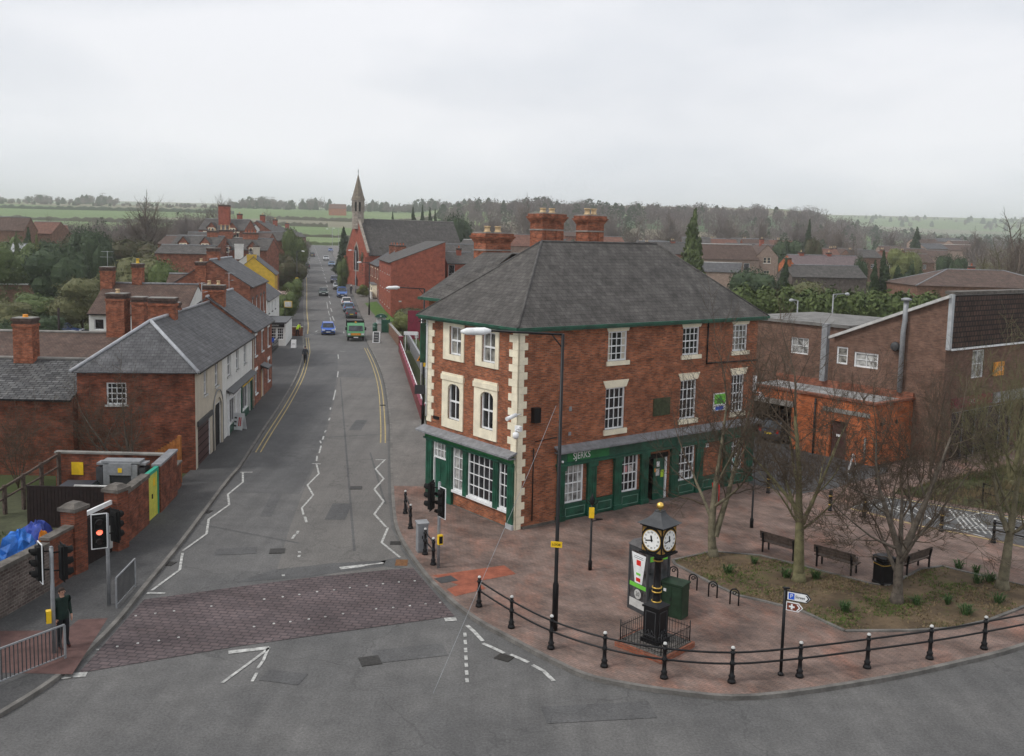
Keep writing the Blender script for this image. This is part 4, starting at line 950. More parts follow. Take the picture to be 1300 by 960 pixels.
# cast iron post and rail fence
def iron_posts(pl, label, h=1.0, closed=False, name='railing'):
    t = thing(name, label, 'railing', pl[0]); o0 = pl[0]
    loc = [p-o0 for p in pl]
    for p in loc:
        b = MB(); b.lathe([(.12,0),(.12,.05),(.10,.09),(.08,.14),(.10,.2),(.065,.24),(.056,.5),(.08,.53),(.08,.60),(.056,.63),(.052,.83),(.075,.86),(.075,.92),(.04,.94),(.055,.98),(.06,1.01),(.045,1.05),(.01,1.07)], p.x, p.y, 10)
        q = b.build('post', BLACK, t)
        b = MB(); b.lathe([(.02,.995),(.056,1.0),(.062,1.03),(.045,1.07),(.01,1.085)], p.x, p.y, 8); b.build('finial', OFFW, q)
    for z in (.89,.56):
        b = MB(); sm = smooth(loc, 4) if len(loc) > 3 else loc
        b.tube([(p.x,p.y,z) for p in sm], .03, 6); b.build('rail', BLACK, t)
    return t
iron_posts([Gp(*q) for q in [(608,770),(649,797),(699.4,823.6),(767,846.5),(842.8,861),(928.6,866.5),(1014.8,859.5),(1100.6,848),(1180,836.5),(1249,824),(1318,810),(1390,795)]], 'long curved black post and rail fence with white ball finials round the paved corner')
iron_posts([Gp(514.5,652),Gp(521,671)], 'short black post and rail pair nearest the pub door')
iron_posts([Gp(539.7,704),Gp(550,717)], 'short black post and rail pair between grey cabinet and crossing light')
iron_posts([Gp(1261,689),Gp(1330,706),Gp(1400,720)], 'black post and rail fence beside the hatched service road')
def cabinet(name, label, base, w, d, h, rz, mat, cat='cabinet', top=None):
    t = thing(name, label, cat, base, rz)
    b = MB(); b.box(-w/2,w/2,-d/2,d/2,.0,h); o = b.build('body', mat, t); m = o.modifiers.new('bevel','BEVEL'); m.width = .015; m.segments = 2
    b = MB(); b.slab([(-w/2-.03,-d/2-.03,h+.05),(w/2+.03,-d/2-.03,h+.05),(w/2+.03,d/2+.03,h+.09),(-w/2-.03,d/2+.03,h+.09)], .06); b.build('lid', top or mat, t)
    b = MB(); b.box(-w/2+.03,-.005,-d/2-.014,-d/2,.08,h-.06); b.build('door', mat, t)
    b = MB(); b.box(.005,w/2-.03,-d/2-.014,-d/2,.08,h-.06); b.build('door', mat, t)
    b = MB(); b.box(-.05,-.02,-d/2-.03,-d/2-.014,h*.5,h*.5+.12); b.build('handle', BLACK, t)
    return t
cabinet('control_cabinet', 'slim pale grey control cabinet by the kerb at the pub side crossing', Gp(535.5,700), .42, .36, 1.15, rad(20), GREY)
c_ = cabinet('utility_cabinet', 'dark green utility cabinet behind the clock tower', Gp(856,781), .78, .5, 1.12, rad(-38), M('cabinet green', (.018,.040,.022), .5, .3, 4))
b = MB(); b.box(-.3,-.2,-.27,-.266,.85,.95); b.build('label_plate', WHITE, c_)
# clock tower
cb = G(831,821,PH); ck = thing('clock_tower', 'black and gilt street clock with four white dials and a gold ball on top', 'clock', cb, rad(46))
b = MB(); b.box(-.88,.88,-.88,.88,0,.17); b.build('plinth', BR_RED, ck)
b = MB(); b.box(-.80,.80,-.80,.80,.17,.20); b.build('plinth_paving', M('cobbles', (.12,.11,.10), .9, .45, 9, bump=.8), ck)
b = MB(); b.box(-.33,.33,-.33,.33,.2,.32); b.box(-.27,.27,-.27,.27,.32,1.30); b.box(-.31,.31,-.31,.31,1.30,1.36)
b.add([(-.29,-.29,1.36),(.29,-.29,1.36),(.29,.29,1.36),(-.29,.29,1.36),(-.14,-.14,1.46),(.14,-.14,1.46),(.14,.14,1.46),(-.14,.14,1.46)], [(0,1,5,4),(1,2,6,5),(2,3,7,6),(3,0,4,7),(4,5,6,7)]); b.build('pedestal', BLACK, ck)
for k in range(4):
    F = vframe(k*math.pi/2); q = MB()
    for a in ((-.19,-.17,.42,1.2),(.17,.19,.42,1.2),(-.17,.17,.42,.44),(-.17,.17,1.18,1.2)): q.fb(F,a[0],a[1],.27,.285,a[2],a[3])
    for s_ in (-1,1): q.tube([F(s_*.15,.29,.5),F(s_*.06,.29,.62),F(s_*.02,.29,.5),F(s_*.08,.29,.46)], .012, 5)
    q.build('pedestal_panel', CHAR, ck)
b = MB(); b.lathe([(.15,1.44),(.12,1.55),(.115,1.75),(.14,1.80),(.14,1.90),(.115,1.95),(.10,2.70),(.13,2.74),(.13,2.80),(.12,2.84),(.2,2.94),(.32,3.02)], seg=16); b.build('column', BLACK, ck)
for z in (1.47,1.78,1.91,2.77):
    b = MB(); b.lathe([(.14,z-.018),(.158,z-.018),(.158,z+.018),(.14,z+.018)], seg=16); b.build('gilt_ring', GOLDL, ck)
hs = .37; b = MB(); b.box(-hs,hs,-hs,hs,3.06,3.88); b.box(-hs-.05,hs+.05,-hs-.05,hs+.05,3.0,3.06); b.box(-hs-.05,hs+.05,-hs-.05,hs+.05,3.88,3.94); hd = b.build('clock_head', BLACK, ck)
b = MB(); n = 4; rings = [(.50,3.94),(.40,4.0),(.27,4.09),(.17,4.2),(.12,4.29),(.12,4.33)]
vs = []
for r_, z in rings: vs += [(-r_,-r_,z),(r_,-r_,z),(r_,r_,z),(-r_,r_,z)]
b.add(vs, [(i*4+k,i*4+(k+1)%4,(i+1)*4+(k+1)%4,(i+1)*4+k) for i in range(len(rings)-1) for k in range(4)]+[(20,21,22,23)]); b.build('roof', CHAR, ck)
b = MB(); b.lathe([(.03,4.32),(.03,4.38)], seg=8); b.lathe([(.01,4.36)]+[(.115*math.sin(a*math.pi/10),4.47-.115*math.cos(a*math.pi/10)) for a in range(1,10)]+[(.01,4.585)], seg=14); b.build('ball_finial', BRASS, ck)
DIAL = M('white dial', (.80,.80,.77), .4, .03, 3)
NUM = ['XII','I','II','III','IIII','V','VI','VII','VIII','IX','X','XI']
for k in range(4):
    F = vframe(k*math.pi/2); zc = 3.47
    q = MB(); q.poly([F(.31*math.cos(a*math.pi/14), hs+.012, zc+.31*math.sin(a*math.pi/14)) for a in range(28)]); di = q.build('clock_dial', DIAL, hd)
    q = MB(); vs = []
    for r_ in (.31,.335):
        vs += [F(r_*math.cos(a*math.pi/14), hs+.016, zc+r_*math.sin(a*math.pi/14)) for a in range(28)]
    q.add(vs, [(a,(a+1)%28,(a+1)%28+28,a+28) for a in range(28)]); q.build('gilt_bezel', GOLDL, hd)
    q = MB()
    for sx in (-1,1):
        for sz in (-1,1): q.ext(F, [(sx*.345,zc+sz*.37),(sx*.345,zc+sz*.19),(sx*.29,zc+sz*.27),(sx*.19,zc+sz*.37)], hs+.004, hs+.012)
    q.build('gilt_scrollwork', M('dull gilt', (.32,.19,.05), .45, .4, 12, metal=.4), hd)
    for i, s_ in enumerate(NUM):
        a = math.pi/2-i*math.pi/6; text(s_, .085 if len(s_) < 4 else .07, F, .245*math.cos(a), zc+.245*math.sin(a), hs+.016, BLACK, di, 'numeral', ext=.001)
    for ang, ln, w_ in ((math.pi/2-(11.72)*math.pi/6,.16,.022),(math.pi/2-43.2*math.pi/30,.25,.014)):
        u_ = (math.cos(ang),math.sin(ang)); v_ = (-u_[1],u_[0])
        q = MB(); q.ext(F, [(-u_[0]*.05-v_[0]*w_, zc-u_[1]*.05-v_[1]*w_),(-u_[0]*.05+v_[0]*w_, zc-u_[1]*.05+v_[1]*w_),(u_[0]*ln*.8+v_[0]*w_*1.3, zc+u_[1]*ln*.8+v_[1]*w_*1.3),(u_[0]*ln, zc+u_[1]*ln),(u_[0]*ln*.8-v_[0]*w_*1.3, zc+u_[1]*ln*.8-v_[1]*w_*1.3)], hs+.020, hs+.026); q.build('clock_hand', BLACK, di)
for k, (a0,a1) in enumerate((((-.76,-.76),(.76,-.76)),((.76,-.76),(.76,.76)),((.76,.76),(-.76,.76)),((-.76,.76),(-.76,-.76)))):
    q = MB(); A_ = Vector((*a0,0)); B_ = Vector((*a1,0))
    for z in (.28,.66): q.tube([A_+Vector((0,0,z)),B_+Vector((0,0,z))], .010, 5)
    for i in range(14):
        p = A_+(B_-A_)*i/14; q.tube([(p.x,p.y,.2),(p.x,p.y,.74 if i else .86)], .008 if i else .02, 5)
    q.build('railing_side', BLACK, ck)
# telephone kiosk
kl, kc = G(797.8,771,PH), G(818,781.5,PH); dx = (kc-kl); kw = .92
t = thing('phone_kiosk', 'grey framed telephone kiosk with poster side and green band, behind the clock', 'phone box', kl, yaw(kl,kc)); Wk = .92
b = MB()
for x,y in ((0,0),(kw,0),(kw,Wk),(0,Wk)): b.box(x-.035,x+.035,y-.035,y+.035,0,2.25)
b.box(.035,kw-.035,-.03,.03,2.1,2.25); b.box(.035,kw-.035,Wk-.03,Wk+.03,2.1,2.25); b.box(-.03,.03,.035,Wk-.035,2.1,2.25); b.box(kw-.03,kw+.03,.035,Wk-.035,2.1,2.25); b.box(.035,kw-.035,-.03,.03,.0,.12); b.box(kw-.03,kw+.03,.035,Wk-.035,.0,.12)
b.build('frame', CHAR, t)
b = MB(); b.add([(-.06,-.06,2.25),(kw+.06,-.06,2.25),(kw+.06,Wk+.06,2.25),(-.06,Wk+.06,2.25),(.06,.06,2.42),(kw-.06,.06,2.42),(kw-.06,Wk-.06,2.42),(.06,Wk-.06,2.42)], [(0,1,5,4),(1,2,6,5),(2,3,7,6),(3,0,4,7),(4,5,6,7),(3,2,1,0)]); b.build('roof', M('kiosk roof grey', (.10,.095,.095), .6, .2, 4), t)
Fk = Fr(0,0,1,0,0,-1)
GLK = Mglass('kiosk dark glass', (.05,.052,.055), .1)
plate(t, Fk, .035, kw-.035, -.0, .12, 2.1, GLK, 'side_panel', .012)
q = MB(); q.ext(Fk, [(.1,2.02),(.82,2.02),(.66,1.0),(.3,1.0)], .014, .02); po = q.build('poster', WHITE, t)
for z,h_ in ((1.62,.18),(1.28,.08),(1.06,.13)): plate(po, Fk, .36, .58, .021, z, z+h_, REDS if h_ > .1 else GLIME, 'poster_print', .003)
plate(po, Fk, .22, .70, .021, 1.85, 1.87, GREY, 'poster_print', .003); plate(po, Fk, .24, .68, .021, 1.91, 1.93, GREY, 'poster_print', .003)
plate(t, Fk, .04, kw-.04, .014, .84, .98, GLIME, 'green_band', .006)
q = MB(); q.poly([Fk(.46+.17*math.cos(a*.3142), .016, .62+.17*math.sin(a*.3142)) for a in range(20)]); o = q.build('round_sticker', OFFW, t); text('20', .2, Fk, .46, .62, .018, CHAR, o)
plate(t, Fk, .05, kw-.05, .014, .14, .42, OFFW, 'lower_panel', .006)
Fk2 = Fr(kw,0,0,1,1,0)
plate(t, Fk2, .035, Wk-.035, -.01, .12, 2.1, GLK, 'door', .012); plate(t, Fk2, .08, .30, .004, 1.85, 2.02, GLIME, 'green_band', .006); plate(t, Fk2, .5, .85, .004, 1.85, 2.05, GLIME, 'green_band', .006); plate(t, Fk2, .44, .48, .004, .2, 2.05, CHAR, 'door_bar', .02)
plate(t, Fk2, .3, .6, -.35, .9, 1.6, GREYL, 'telephone', .1)
# cycle stands
def cycle_stand(base, rz, label):
    t = thing('cycle_stand', label, 'bike stand', base, rz, 'hooped cycle stands beside the planted bed')
    b = MB(); n = 8; w_ = .15
    b.tube([(-w_,0,0),(-w_,0,.42)]+[(-w_*math.cos(a*math.pi/n),0,.42+w_*math.sin(a*math.pi/n)) for a in range(1,n)]+[(w_,0,.42),(w_,0,0)], .028, 7); b.build('hoop', BLACK, t)
    b = MB(); b.tube([(.085*math.cos(a*.5)*(1-a*.05),0,.42+.085*math.sin(a*.5)*(1-a*.05)) for a in range(15)], .02, 6); b.build('scroll', BLACK, t)
for (a_, b2), lb in zip([((850.7,737.8),(859,739)),((875,747.6),(884,749.5)),((900,757.5),(909.4,759)),((927,767),(937,769))],
    ['black cycle hoop nearest the phone kiosk','second black cycle hoop from the phone kiosk','third black cycle hoop from the phone kiosk','black cycle hoop farthest from the phone kiosk']):
    A_, B_ = G(*a_, PH), G(*b2, PH); cycle_stand((A_+B_)/2, yaw(A_,B_), lb)
# benches
def bench(A, B, side, label):
    A, B = Vector(A), Vector(B); Ln = (B-A).length; rz = yaw(A,B)
    t = thing('park_bench', label, 'bench', (A+B)/2, rz, 'wooden benches round the planted bed'); s_ = side
    for x in (-Ln/2, Ln/2):
        b = MB(); b.tube([(x,0,0),(x,0,.42),(x,-s_*.07,.82)], .04, 4, sm=False); b.build('leg', BLACK, t)
        b = MB(); b.tube([(x,s_*.45,0),(x,s_*.43,.42)], .04, 4, sm=False); b.build('leg', BLACK, t)
        b = MB(); b.box(x-.02,x+.02,min(0,s_*.5),max(0,s_*.5),.38,.42); b.tube([(x,s_*.02,.60),(x,s_*.48,.62),(x,s_*.46,.42)], .018, 6); b.build('armrest', BLACK, t)
    b = MB()
    for k in range(4): y = s_*(.06+.12*k); b.box(-Ln/2-.15,Ln/2+.15,min(y,y+s_*.1),max(y,y+s_*.1),.42,.455)
    b.build('seat', WOODB, t)
    b = MB()
    for k in range(3): z = .55+.11*k; y = -s_*(z-.42)*.16+s_*.045; b.box(-Ln/2-.15,Ln/2+.15,y-.016,y+.016,z,z+.095)
    b.build('backrest', WOODB, t)
bench(G(968,700.5,PH), G(1006.7,712,PH), 1, 'wooden bench left of the tree, partly behind its trunk')
bench(G(1036.5,719,PH), G(1080,731,PH), 1, 'wooden bench with its back to the bed, between tree and litter bin')
bench(G(1151,732,PH), G(1179,722,PH), 1, 'wooden bench set at an angle right of the litter bin')
t = thing('litter_bin', 'square black litter bin with gold band between two benches', 'bin', G(1120.5,740,PH), rad(20))
b = MB()
def oct_(w_, c, z): return [(-w_,-w_+c,z),(-w_+c,-w_,z),(w_-c,-w_,z),(w_,-w_+c,z),(w_,w_-c,z),(w_-c,w_,z),(-w_+c,w_,z),(-w_,w_-c,z)]
def octs(b, prof, c=.08):
    vs = []
    for w_, z in prof: vs += oct_(w_, c, z)
    n = len(prof); b.add(vs, [(i*8+k,i*8+(k+1)%8,(i+1)*8+(k+1)%8,(i+1)*8+k) for i in range(n-1) for k in range(8)]+[tuple(reversed(range(8))), tuple((n-1)*8+k for k in range(8))])
octs(b, [(.31,0),(.31,.08),(.29,.1),(.29,.80)]); b.build('body', BLACK, t)
b = MB(); octs(b, [(.30,.93),(.33,.95),(.33,1.02),(.24,1.08),(.1,1.10)]); b.build('lid', BLACK, t)
b = MB(); octs(b, [(.296,.74),(.296,.77)]); b.build('gold_band', GOLDL, t)
b = MB(); octs(b, [(.22,.8),(.22,.93)], .05); b.box(-.29,-.24,-.29,-.24,.8,.93); b.box(.24,.29,-.29,-.24,.8,.93); b.box(-.29,-.24,.24,.29,.8,.93); b.box(.24,.29,.24,.29,.8,.93); b.build('opening', BLKM, t)
# bollards
def bollard(base, label):
    t = thing('bollard', label, 'bollard', base, 0, 'black bollards with gold bands')
    b = MB(); b.lathe([(.11,0),(.11,.05),(.085,.07),(.08,.8),(.095,.82),(.095,.86),(.08,.88),(.085,.96),(.06,1.0),(.01,1.02)], seg=12); b.build('post', BLACK, t)
    for z in (.28,.70): 
        b = MB(); b.lathe([(.083,z),(.09,z),(.09,z+.05),(.083,z+.05)], seg=12); b.build('gold_band', GOLDL, t)
for q, lb in zip([(975,626),(1053.6,648.5),(1097,656.5),(1112.8,614.5),(1194.8,674.5)],
    ['black bollard right of the pub near the archway','black bollard before the hatched road end','black bollard at the near edge of the hatched road','black bollard at the corner of the orange brick building','black bollard on the yellow line of the service road']):
    bollard(G(*q,PH), lb)
# finger post
t = thing('fingerpost', 'black fingerpost with white parking sign above a brown arrow sign', 'signpost', G(991,857,PH), 0)
b = MB(); b.tube([(0,0,0),(0,0,2.62)], .045, 10); b.lathe([(.09,0),(.09,.05),(.05,.1)], seg=10); b.box(-.06,.12,-.05,.05,2.6,2.64); b.build('pole', BLACK, t)
Ff = Fr(0,0,math.cos(rad(-28)),math.sin(rad(-28)),math.sin(rad(-28)),-math.cos(rad(-28)))
def finger(z0,z1,L_,border,inner):
    zc = (z0+z1)/2; h = (z1-z0)/2
    q = MB(); q.ext(Ff, [(.05,z0),(L_-.12,z0),(L_,zc),(L_-.12,z1),(.05,z1)], -.015, .015); o = q.build('sign_arm', border, t)
    q = MB(); q.ext(Ff, [(.075,z0+.025),(L_-.13,z0+.025),(L_-.03,zc),(L_-.13,z1-.025),(.075,z1-.025)], .015, .02); q.build('sign_face', inner, o)
    return o, zc, h
o, zc, h = finger(2.28,2.56,.74,BLACK,WHITE)
plate(o, Ff, .11, .27, .021, 2.33, 2.51, BLUES, 'parking_symbol', .003); text('P', .17, Ff, .19, 2.42, .026, WHITE, o, sx=1); text('Street', .11, Ff, .43, 2.42, .022, BLACK, o)
q = MB(); q.ext(Ff, [(.58,2.33),(.62,2.33),(.69,2.42),(.62,2.51),(.58,2.51),(.65,2.42)], .021, .026); q.build('chevron', BLACK, o)
o, zc, h = finger(1.98,2.24,.52,WHITE,BROWNS)
q = MB(); q.fb(Ff,.13,.29,.021,.026,2.085,2.135); q.fb(Ff,.185,.235,.021,.0255,2.03,2.19); q.build('white_symbol', WHITE, o)
q = MB(); q.ext(Ff, [(.34,2.02),(.38,2.02),(.45,2.11),(.38,2.2),(.34,2.2),(.41,2.11)], .021, .026); q.build('chevron', WHITE, o)
# scroll-topped pole with yellow sign
t = thing('signpost', 'black pole with scroll brackets and yellow sign in front of the pub windows', 'signpost', G(749,723.7,PH), 0)
b = MB(); b.tube([(0,0,0),(0,0,.35),(0,0,.4),(0,0,2.75)], [.075,.075,.045,.04], 10); b.lathe([(.06,2.55),(.09,2.6),(.08,2.8),(.03,2.9),(.01,2.98)], seg=10); b.build('pole', BLACK, t)
for s_ in (-1,1):
    b = MB(); b.tube([(s_*(.05+.17*math.sin(a*.35)),0,2.62+.14*math.sin(a*.5)*(1-a*.06)) for a in range(10)], .014, 5); b.build('scroll_bracket', BLACK, t)
plate(t, vframe(rad(-100)), -.1, .1, .04, 2.05, 2.45, YELS, 'yellow_sign', .05)
b = MB(); b.tube([(0,0,1.9),(.42,.05,1.98)], .02, 6); b.box(.15,.42,.02,.08,1.96,2.0); b.build('side_arm', BLACK, t)
t = thing('signpost', 'slim black pole standing on the paving between pub and bollards', 'signpost', G(954,670,PH), 0)
b = MB(); b.tube([(0,0,0),(0,0,.4),(0,0,.45),(0,0,2.95)], [.08,.08,.045,.04], 10); b.build('pole', BLACK, t); b = MB(); b.lathe([(.05,2.9),(.09,2.95),(.09,3.1),(.03,3.18)], seg=8); b.build('cap', BLACK, t)
# A boards
def a_board(base, rz, label, w_=.6, h=1.0, fm=None, face=None, marks=(), fw=.035):
    t = thing('a_board', label, 'sign board', base, rz)
    s_ = .22
    for sg in (-1,1):
        F = Fr(0,0,1,0,0,sg)
        q = MB(); tp = lambda t_,z: (t_, sg*(s_*(1-z/h)+.015), z)
        def quad(t0,t1,z0,z1,off=0): return [(t0,sg*(s_*(1-z0/h)+.015+off),z0),(t1,sg*(s_*(1-z0/h)+.015+off),z0),(t1,sg*(s_*(1-z1/h)+.015+off),z1),(t0,sg*(s_*(1-z1/h)+.015+off),z1)]
        a_ = quad(-w_/2,w_/2,0,h); c_ = quad(-w_/2,w_/2,0,h,.02); q.add(a_+c_, [(0,1,2,3),(7,6,5,4),(0,4,5,1),(1,5,6,2),(2,6,7,3),(3,7,4,0)]); o = q.build('board', fm or WHITE, t)
        q = MB(); q.add(quad(-w_/2+fw,w_/2-fw,.06,h-.06,.024), [(0,1,2,3)]); q.build('board_face', face or WHITE, o)
        for (t0,t1,z0,z1,m_) in marks: q = MB(); q.add(quad(t0,t1,z0,z1,.028), [(0,1,2,3)]); q.build('board_print', m_, o)
    return t
a_board(Gp(304,545), rad(-20), 'white A board with red marks outside the shop with white front', .75, 1.05, marks=[(.05,.12,.25,.8,REDS),(.17,.24,.25,.8,REDS),(-.28,-.1,.2,.3,CHAR),(-.28,-.1,.45,.55,CHAR),(-.28,-.1,.7,.8,CHAR)])
a_board(Gp(478,436.5), rad(-5), 'black A board in a white frame on the footway beside the green van', .85, 1.3, face=CHAR, fw=.1, marks=[(-.25,.25,.3,.35,OFFW),(-.2,.2,.6,.65,OFFW),(-.25,.25,.9,.95,OFFW)])
a_board(Gp(373,443), rad(0), 'small white A board outside the single storey shop', .55, .9, marks=[(-.15,.15,.4,.45,CHAR)])
a_board(G(1082,601,PH), rad(75), 'white A board standing side on before the orange brick building', .6, 1.05)
t = thing('menu_stand', 'bright red pointed swing sign on the paving by the pub wall', 'sign board', G(907.5,641,PH), rad(35))
b = MB(); b.tube([(-.25,0,0),(-.25,0,.06),(.25,0,.06),(.25,0,0)], .03, 6); b.tube([(.0,-.2,.03),(0,.2,.03)], .04, 6); b.tube([(.25,0,.05),(.25,0,.95)], .025, 6); b.build('stand', REDS, t)
b = MB(); b.ext(ID, [(-.25,1.12),(.22,1.05),(.1,.5),(-.02,.32),(-.16,.55)], -.02, .02); o = b.build('sign_panel', REDS, t); b = MB(); b.ext(ID, [(-.15,.9),(.1,.87),(.06,.75),(-.1,.75)], .021, .025); b.build('yellow_print', YELS, o)
# low maroon wall, hoarding, boards and bits of the yard behind the pub
def wall_thing(name, label, A, B, h, th, mat, cap=None, cat='wall', caph=.08, group=None, z=PH, over=.04):
    A, B = Vector(A), Vector(B); Ln = (B-A).length; t = thing(name, label, cat, (A.x,A.y,z-.1), yaw(A,B), group)
    b = MB(); b.box(0,Ln,-th/2,th/2,0,h+.1); b.build('wall', mat, t)
    if cap: b = MB(); b.box(-over,Ln+over,-th/2-over,th/2+over,h+.1,h+.1+caph); b.build('coping', cap, t)
    return t
w0, w1 = G(536.5,533,PH), G(508,448,PH)
lw_ = wall_thing('low_wall', 'low maroon painted brick wall topped by a thin white rail, along the right footway', w0, w1, .95, .25, MARW, MAROON)
q = MB(); n_w = 16; LL = (w1-w0).length
for k in range(n_w+1): q.box(LL*k/n_w-.02,LL*k/n_w+.02,-.02,.02,1.1,1.42)
q.build('rail_uprights', WHITE, lw_); q = MB(); q.tube([(0,0,1.42),(LL,0,1.42)], .035, 6); q.build('rail', WHITE, lw_)
t = wall_thing('wall_pier', 'maroon brick pier at the far end of the low wall', w1+Vector((-.2,.2,0)), w1+Vector((.3,.25,0)), 1.7, .5, MARW, MAROON)
t = thing('name_board', 'long white name board on posts behind the low maroon wall', 'sign board', G(514,448,PH)+Vector((.3,2,0)), 0)
b = MB(); b.box(-.65,.85,-.03,.03,1.75,2.15); b.build('board', WHITE, t); 
for x in (-.5,.7): b = MB(); b.box(x-.04,x+.04,-.03+.06,.03+.06,0,2.1); b.build('post', WHITE, t)
hb = G(525.5,433); t = thing('hoarding', 'tall maroon hoarding with white emblem left of the pub', 'sign board', hb, rad(3))
b = MB(); b.box(-.78,.78,-.05,.05,.2,3.7); b.build('panel', MAROON, t)
for x in (-.7,.7): b = MB(); b.box(x-.06,x+.06,.05,.15,-.1,3.6); b.build('post', MAROON, t)
b = MB(); b.box(.1,.55,-.07,-.052,.35,1.1); o = b.build('emblem', OFFW, t); b = MB(); b.box(.2,.45,-.08,-.072,.6,.68); b.box(.28,.36,-.081,-.0725,.72,.95); b.build('emblem_mark', MAROON, o)
b = MB(); b.tube([(-.35+.33*math.cos(a*.3),-.055,2.6+.33*math.sin(a*.3)) for a in range(10,22)], .03, 5); b.build('curved_line', M('dark maroon', (.10,.012,.025), .6,.1,3), t)
wall_thing('yard_wall', 'plain grey yard wall beyond the low maroon wall', G(531,478,PH)+Vector((.6,0,0)), G(512,436)+Vector((.5,0,0)), 1.3, .2, GREY)
tk = G(476,424); tk = thing('litter_bin', 'green litter bin on the right footway beyond the black A board', 'bin', (tk.x,tk.y,zr(tk.y,PH)), 0)
b = MB(); b.lathe([(.3,0),(.32,1.0)], seg=10); b.build('body', PUBG, tk); b = MB(); b.lathe([(.34,1.0),(.34,1.08),(.2,1.3),(.02,1.35)], seg=10); b.build('lid', PUBG, tk)
gt = G(489.6,424); gt = thing('gate', 'dark green gate in the side wall near the hoarding', 'gate', (gt.x,gt.y,zr(gt.y,PH)), rad(0))
b = MB(); b.box(-.45,.45,-.03,.03,.05,1.7); b.build('panel', PUBG, gt); 
for x in (-.5,.5): b = MB(); b.box(x-.06,x+.06,-.06,.06,0,1.85); b.build('post', PUBG, gt)
wall_thing('side_wall', 'brown brick side wall beside the dark green gate', G(491,424)+Vector((.4,-.2,0)), G(507,445)+Vector((.2,.2,0)), 1.4, .25, BR_BRN, CONC)
nb = G(484,413); t = thing('shelter', 'small white framed shelter with a green arched roof beside the lawn', 'shelter', (nb.x,nb.y,zr(nb.y,PH)), 0)
for x in (-.6,.6): b = MB(); b.box(x-.06,x+.06,-.06,.06,0,1.0); b.build('post', WHITE, t)
b = MB(); b.ext(ID, [(-.9,1.0),(.9,1.0),(.6,1.35),(.2,1.5),(-.2,1.5),(-.6,1.35)], -.5, .5); b.build('roof', PUBG, t); b = MB(); b.box(-.55,.55,.3,.36,.1,.98); b.build('back_panel', WHITE, t)
b = MB(); b.lathe([(.12,1.15),(.12,1.25)], 0,-.5,8); b.build('emblem', WHITE, t)
# ------------------------------------------------------------------ left terrace
TD = Vector((-1.9,16.8,0)).normalized(); T0 = Vector((-16.5,48.8,0))
def TP(t, back=0): return T0+TD*t+Vector((-TD.y,TD.x,0))*back
GARG = M('garage door brown', (.075,.035,.032), .5, .2, 4)
TAN = M('tan door', (.50,.36,.20), .6, .08, 3)
h1 = house('terrace_house', 'end terrace house with brick end wall, cream front, garage door and arched passage', 'house', TP(0), TP(7.3), 5.9, 5.42, 7.62, 'hipl', BR_DRK, SLATE2, z=0,
    front=[(2.15,2.98,3.72,5.05,'w',2,2),(5.15,6.15,3.72,5.1,'w',2,2),(.5,3.75,.1,2.35,'door',GARG),(4.75,6.85,-.1,2.7,'door',BLKM)], left=[(1.45,2.45,3.6,4.75,'w',4,4)], fm=CREAMR, gl=GLASS, sillm=OFFW, verge=LEADL,
    chims=[(7.1,3.3,.8,1.5,6.5,8.75,dict(pots=0)),(9.6,3.3,.6,.75,6.5,8.3,dict(pots=0))], group='terrace along the left footway')
F0 = Fr(0,0,1,0,0,-1)
q = MB(); q.fb(F0,.35,4.0,.01,.12,2.35,2.62); q.build('garage_lintel', CHAR, h1)
for k in range(5): q = MB(); q.fb(F0,.52,3.73,-.08,-.065,.3+.42*k,.33+.42*k); q.build('door_rail', BLKM, h1)
q = MB(); n = 10; arc = [(5.8-1.28*math.cos(math.pi*k/n), 2.35+.95*math.sin(math.pi*k/n)) for k in range(n+1)]; inn = [(5.8-1.05*math.cos(math.pi*k/n), 2.3+.72*math.sin(math.pi*k/n)) for k in range(n+1)]
for k in range(n): q.ext(F0, [arc[k],arc[k+1],inn[k+1],inn[k]], 0, .07)
q.fb(F0,4.5,4.75,0,.07,-.1,2.35); q.fb(F0,6.85,7.1,0,.07,-.1,2.35); q.build('arch_moulding', CREAMR, h1)
q = MB(); q.tube([F0(4.4,.06,-.1),F0(4.4,.06,2.4)]+[F0(5.8-1.4*math.cos(math.pi*k/8),.06,2.4+1.1*math.sin(math.pi*k/8)) for k in range(1,8)]+[F0(7.2,.06,2.4),F0(7.2,.06,-.1)], .035, 6); q.build('downpipe', GREY, h1)
h2 = house('terrace_house', 'white rendered terrace house over two small shops', 'house', TP(7.32), TP(18.4), 5.9, 5.42, 7.62, 'gable', BR_RED, SLATE2, z=0,
    front=[(1.65,2.8,3.75,5.15,'w',2,2),(4.65,5.7,3.75,5.15,'w',2,2),(7.6,8.65,3.75,5.15,'w',2,2),(1.7,4.2,.6,2.3,'n',3,1),(4.5,5.3,.1,2.3,'door',WHITE),(6.3,9.2,.6,2.25,'n',3,1),(9.4,10.2,.1,2.3,'door',PUBG)], fm=WHITER, ends=False, sillm=OFFW, verge=LEAD, group='terrace along the left footway')
q = MB(); q.slab([F0(1.2,0,3.0),F0(10.6,0,3.0),F0(10.6,.45,2.82),F0(1.2,.45,2.82)], .06); q.build('shop_canopy', CHAR, h2)
def shopfront(par, t0, t1, mat, sign, z1=2.75):
    q = MB(); q.fb(F0,t0,t1,.0,.14,2.32,z1); q.fb(F0,t0,t0+.22,0,.12,0,2.32); q.fb(F0,t1-.22,t1,0,.12,0,2.32); o = q.build('shopfront', mat, par)
    q = MB(); q.fb(F0,t0+.15,t1-.15,.14,.17,2.38,z1-.06); return q.build('shop_sign', sign, o)
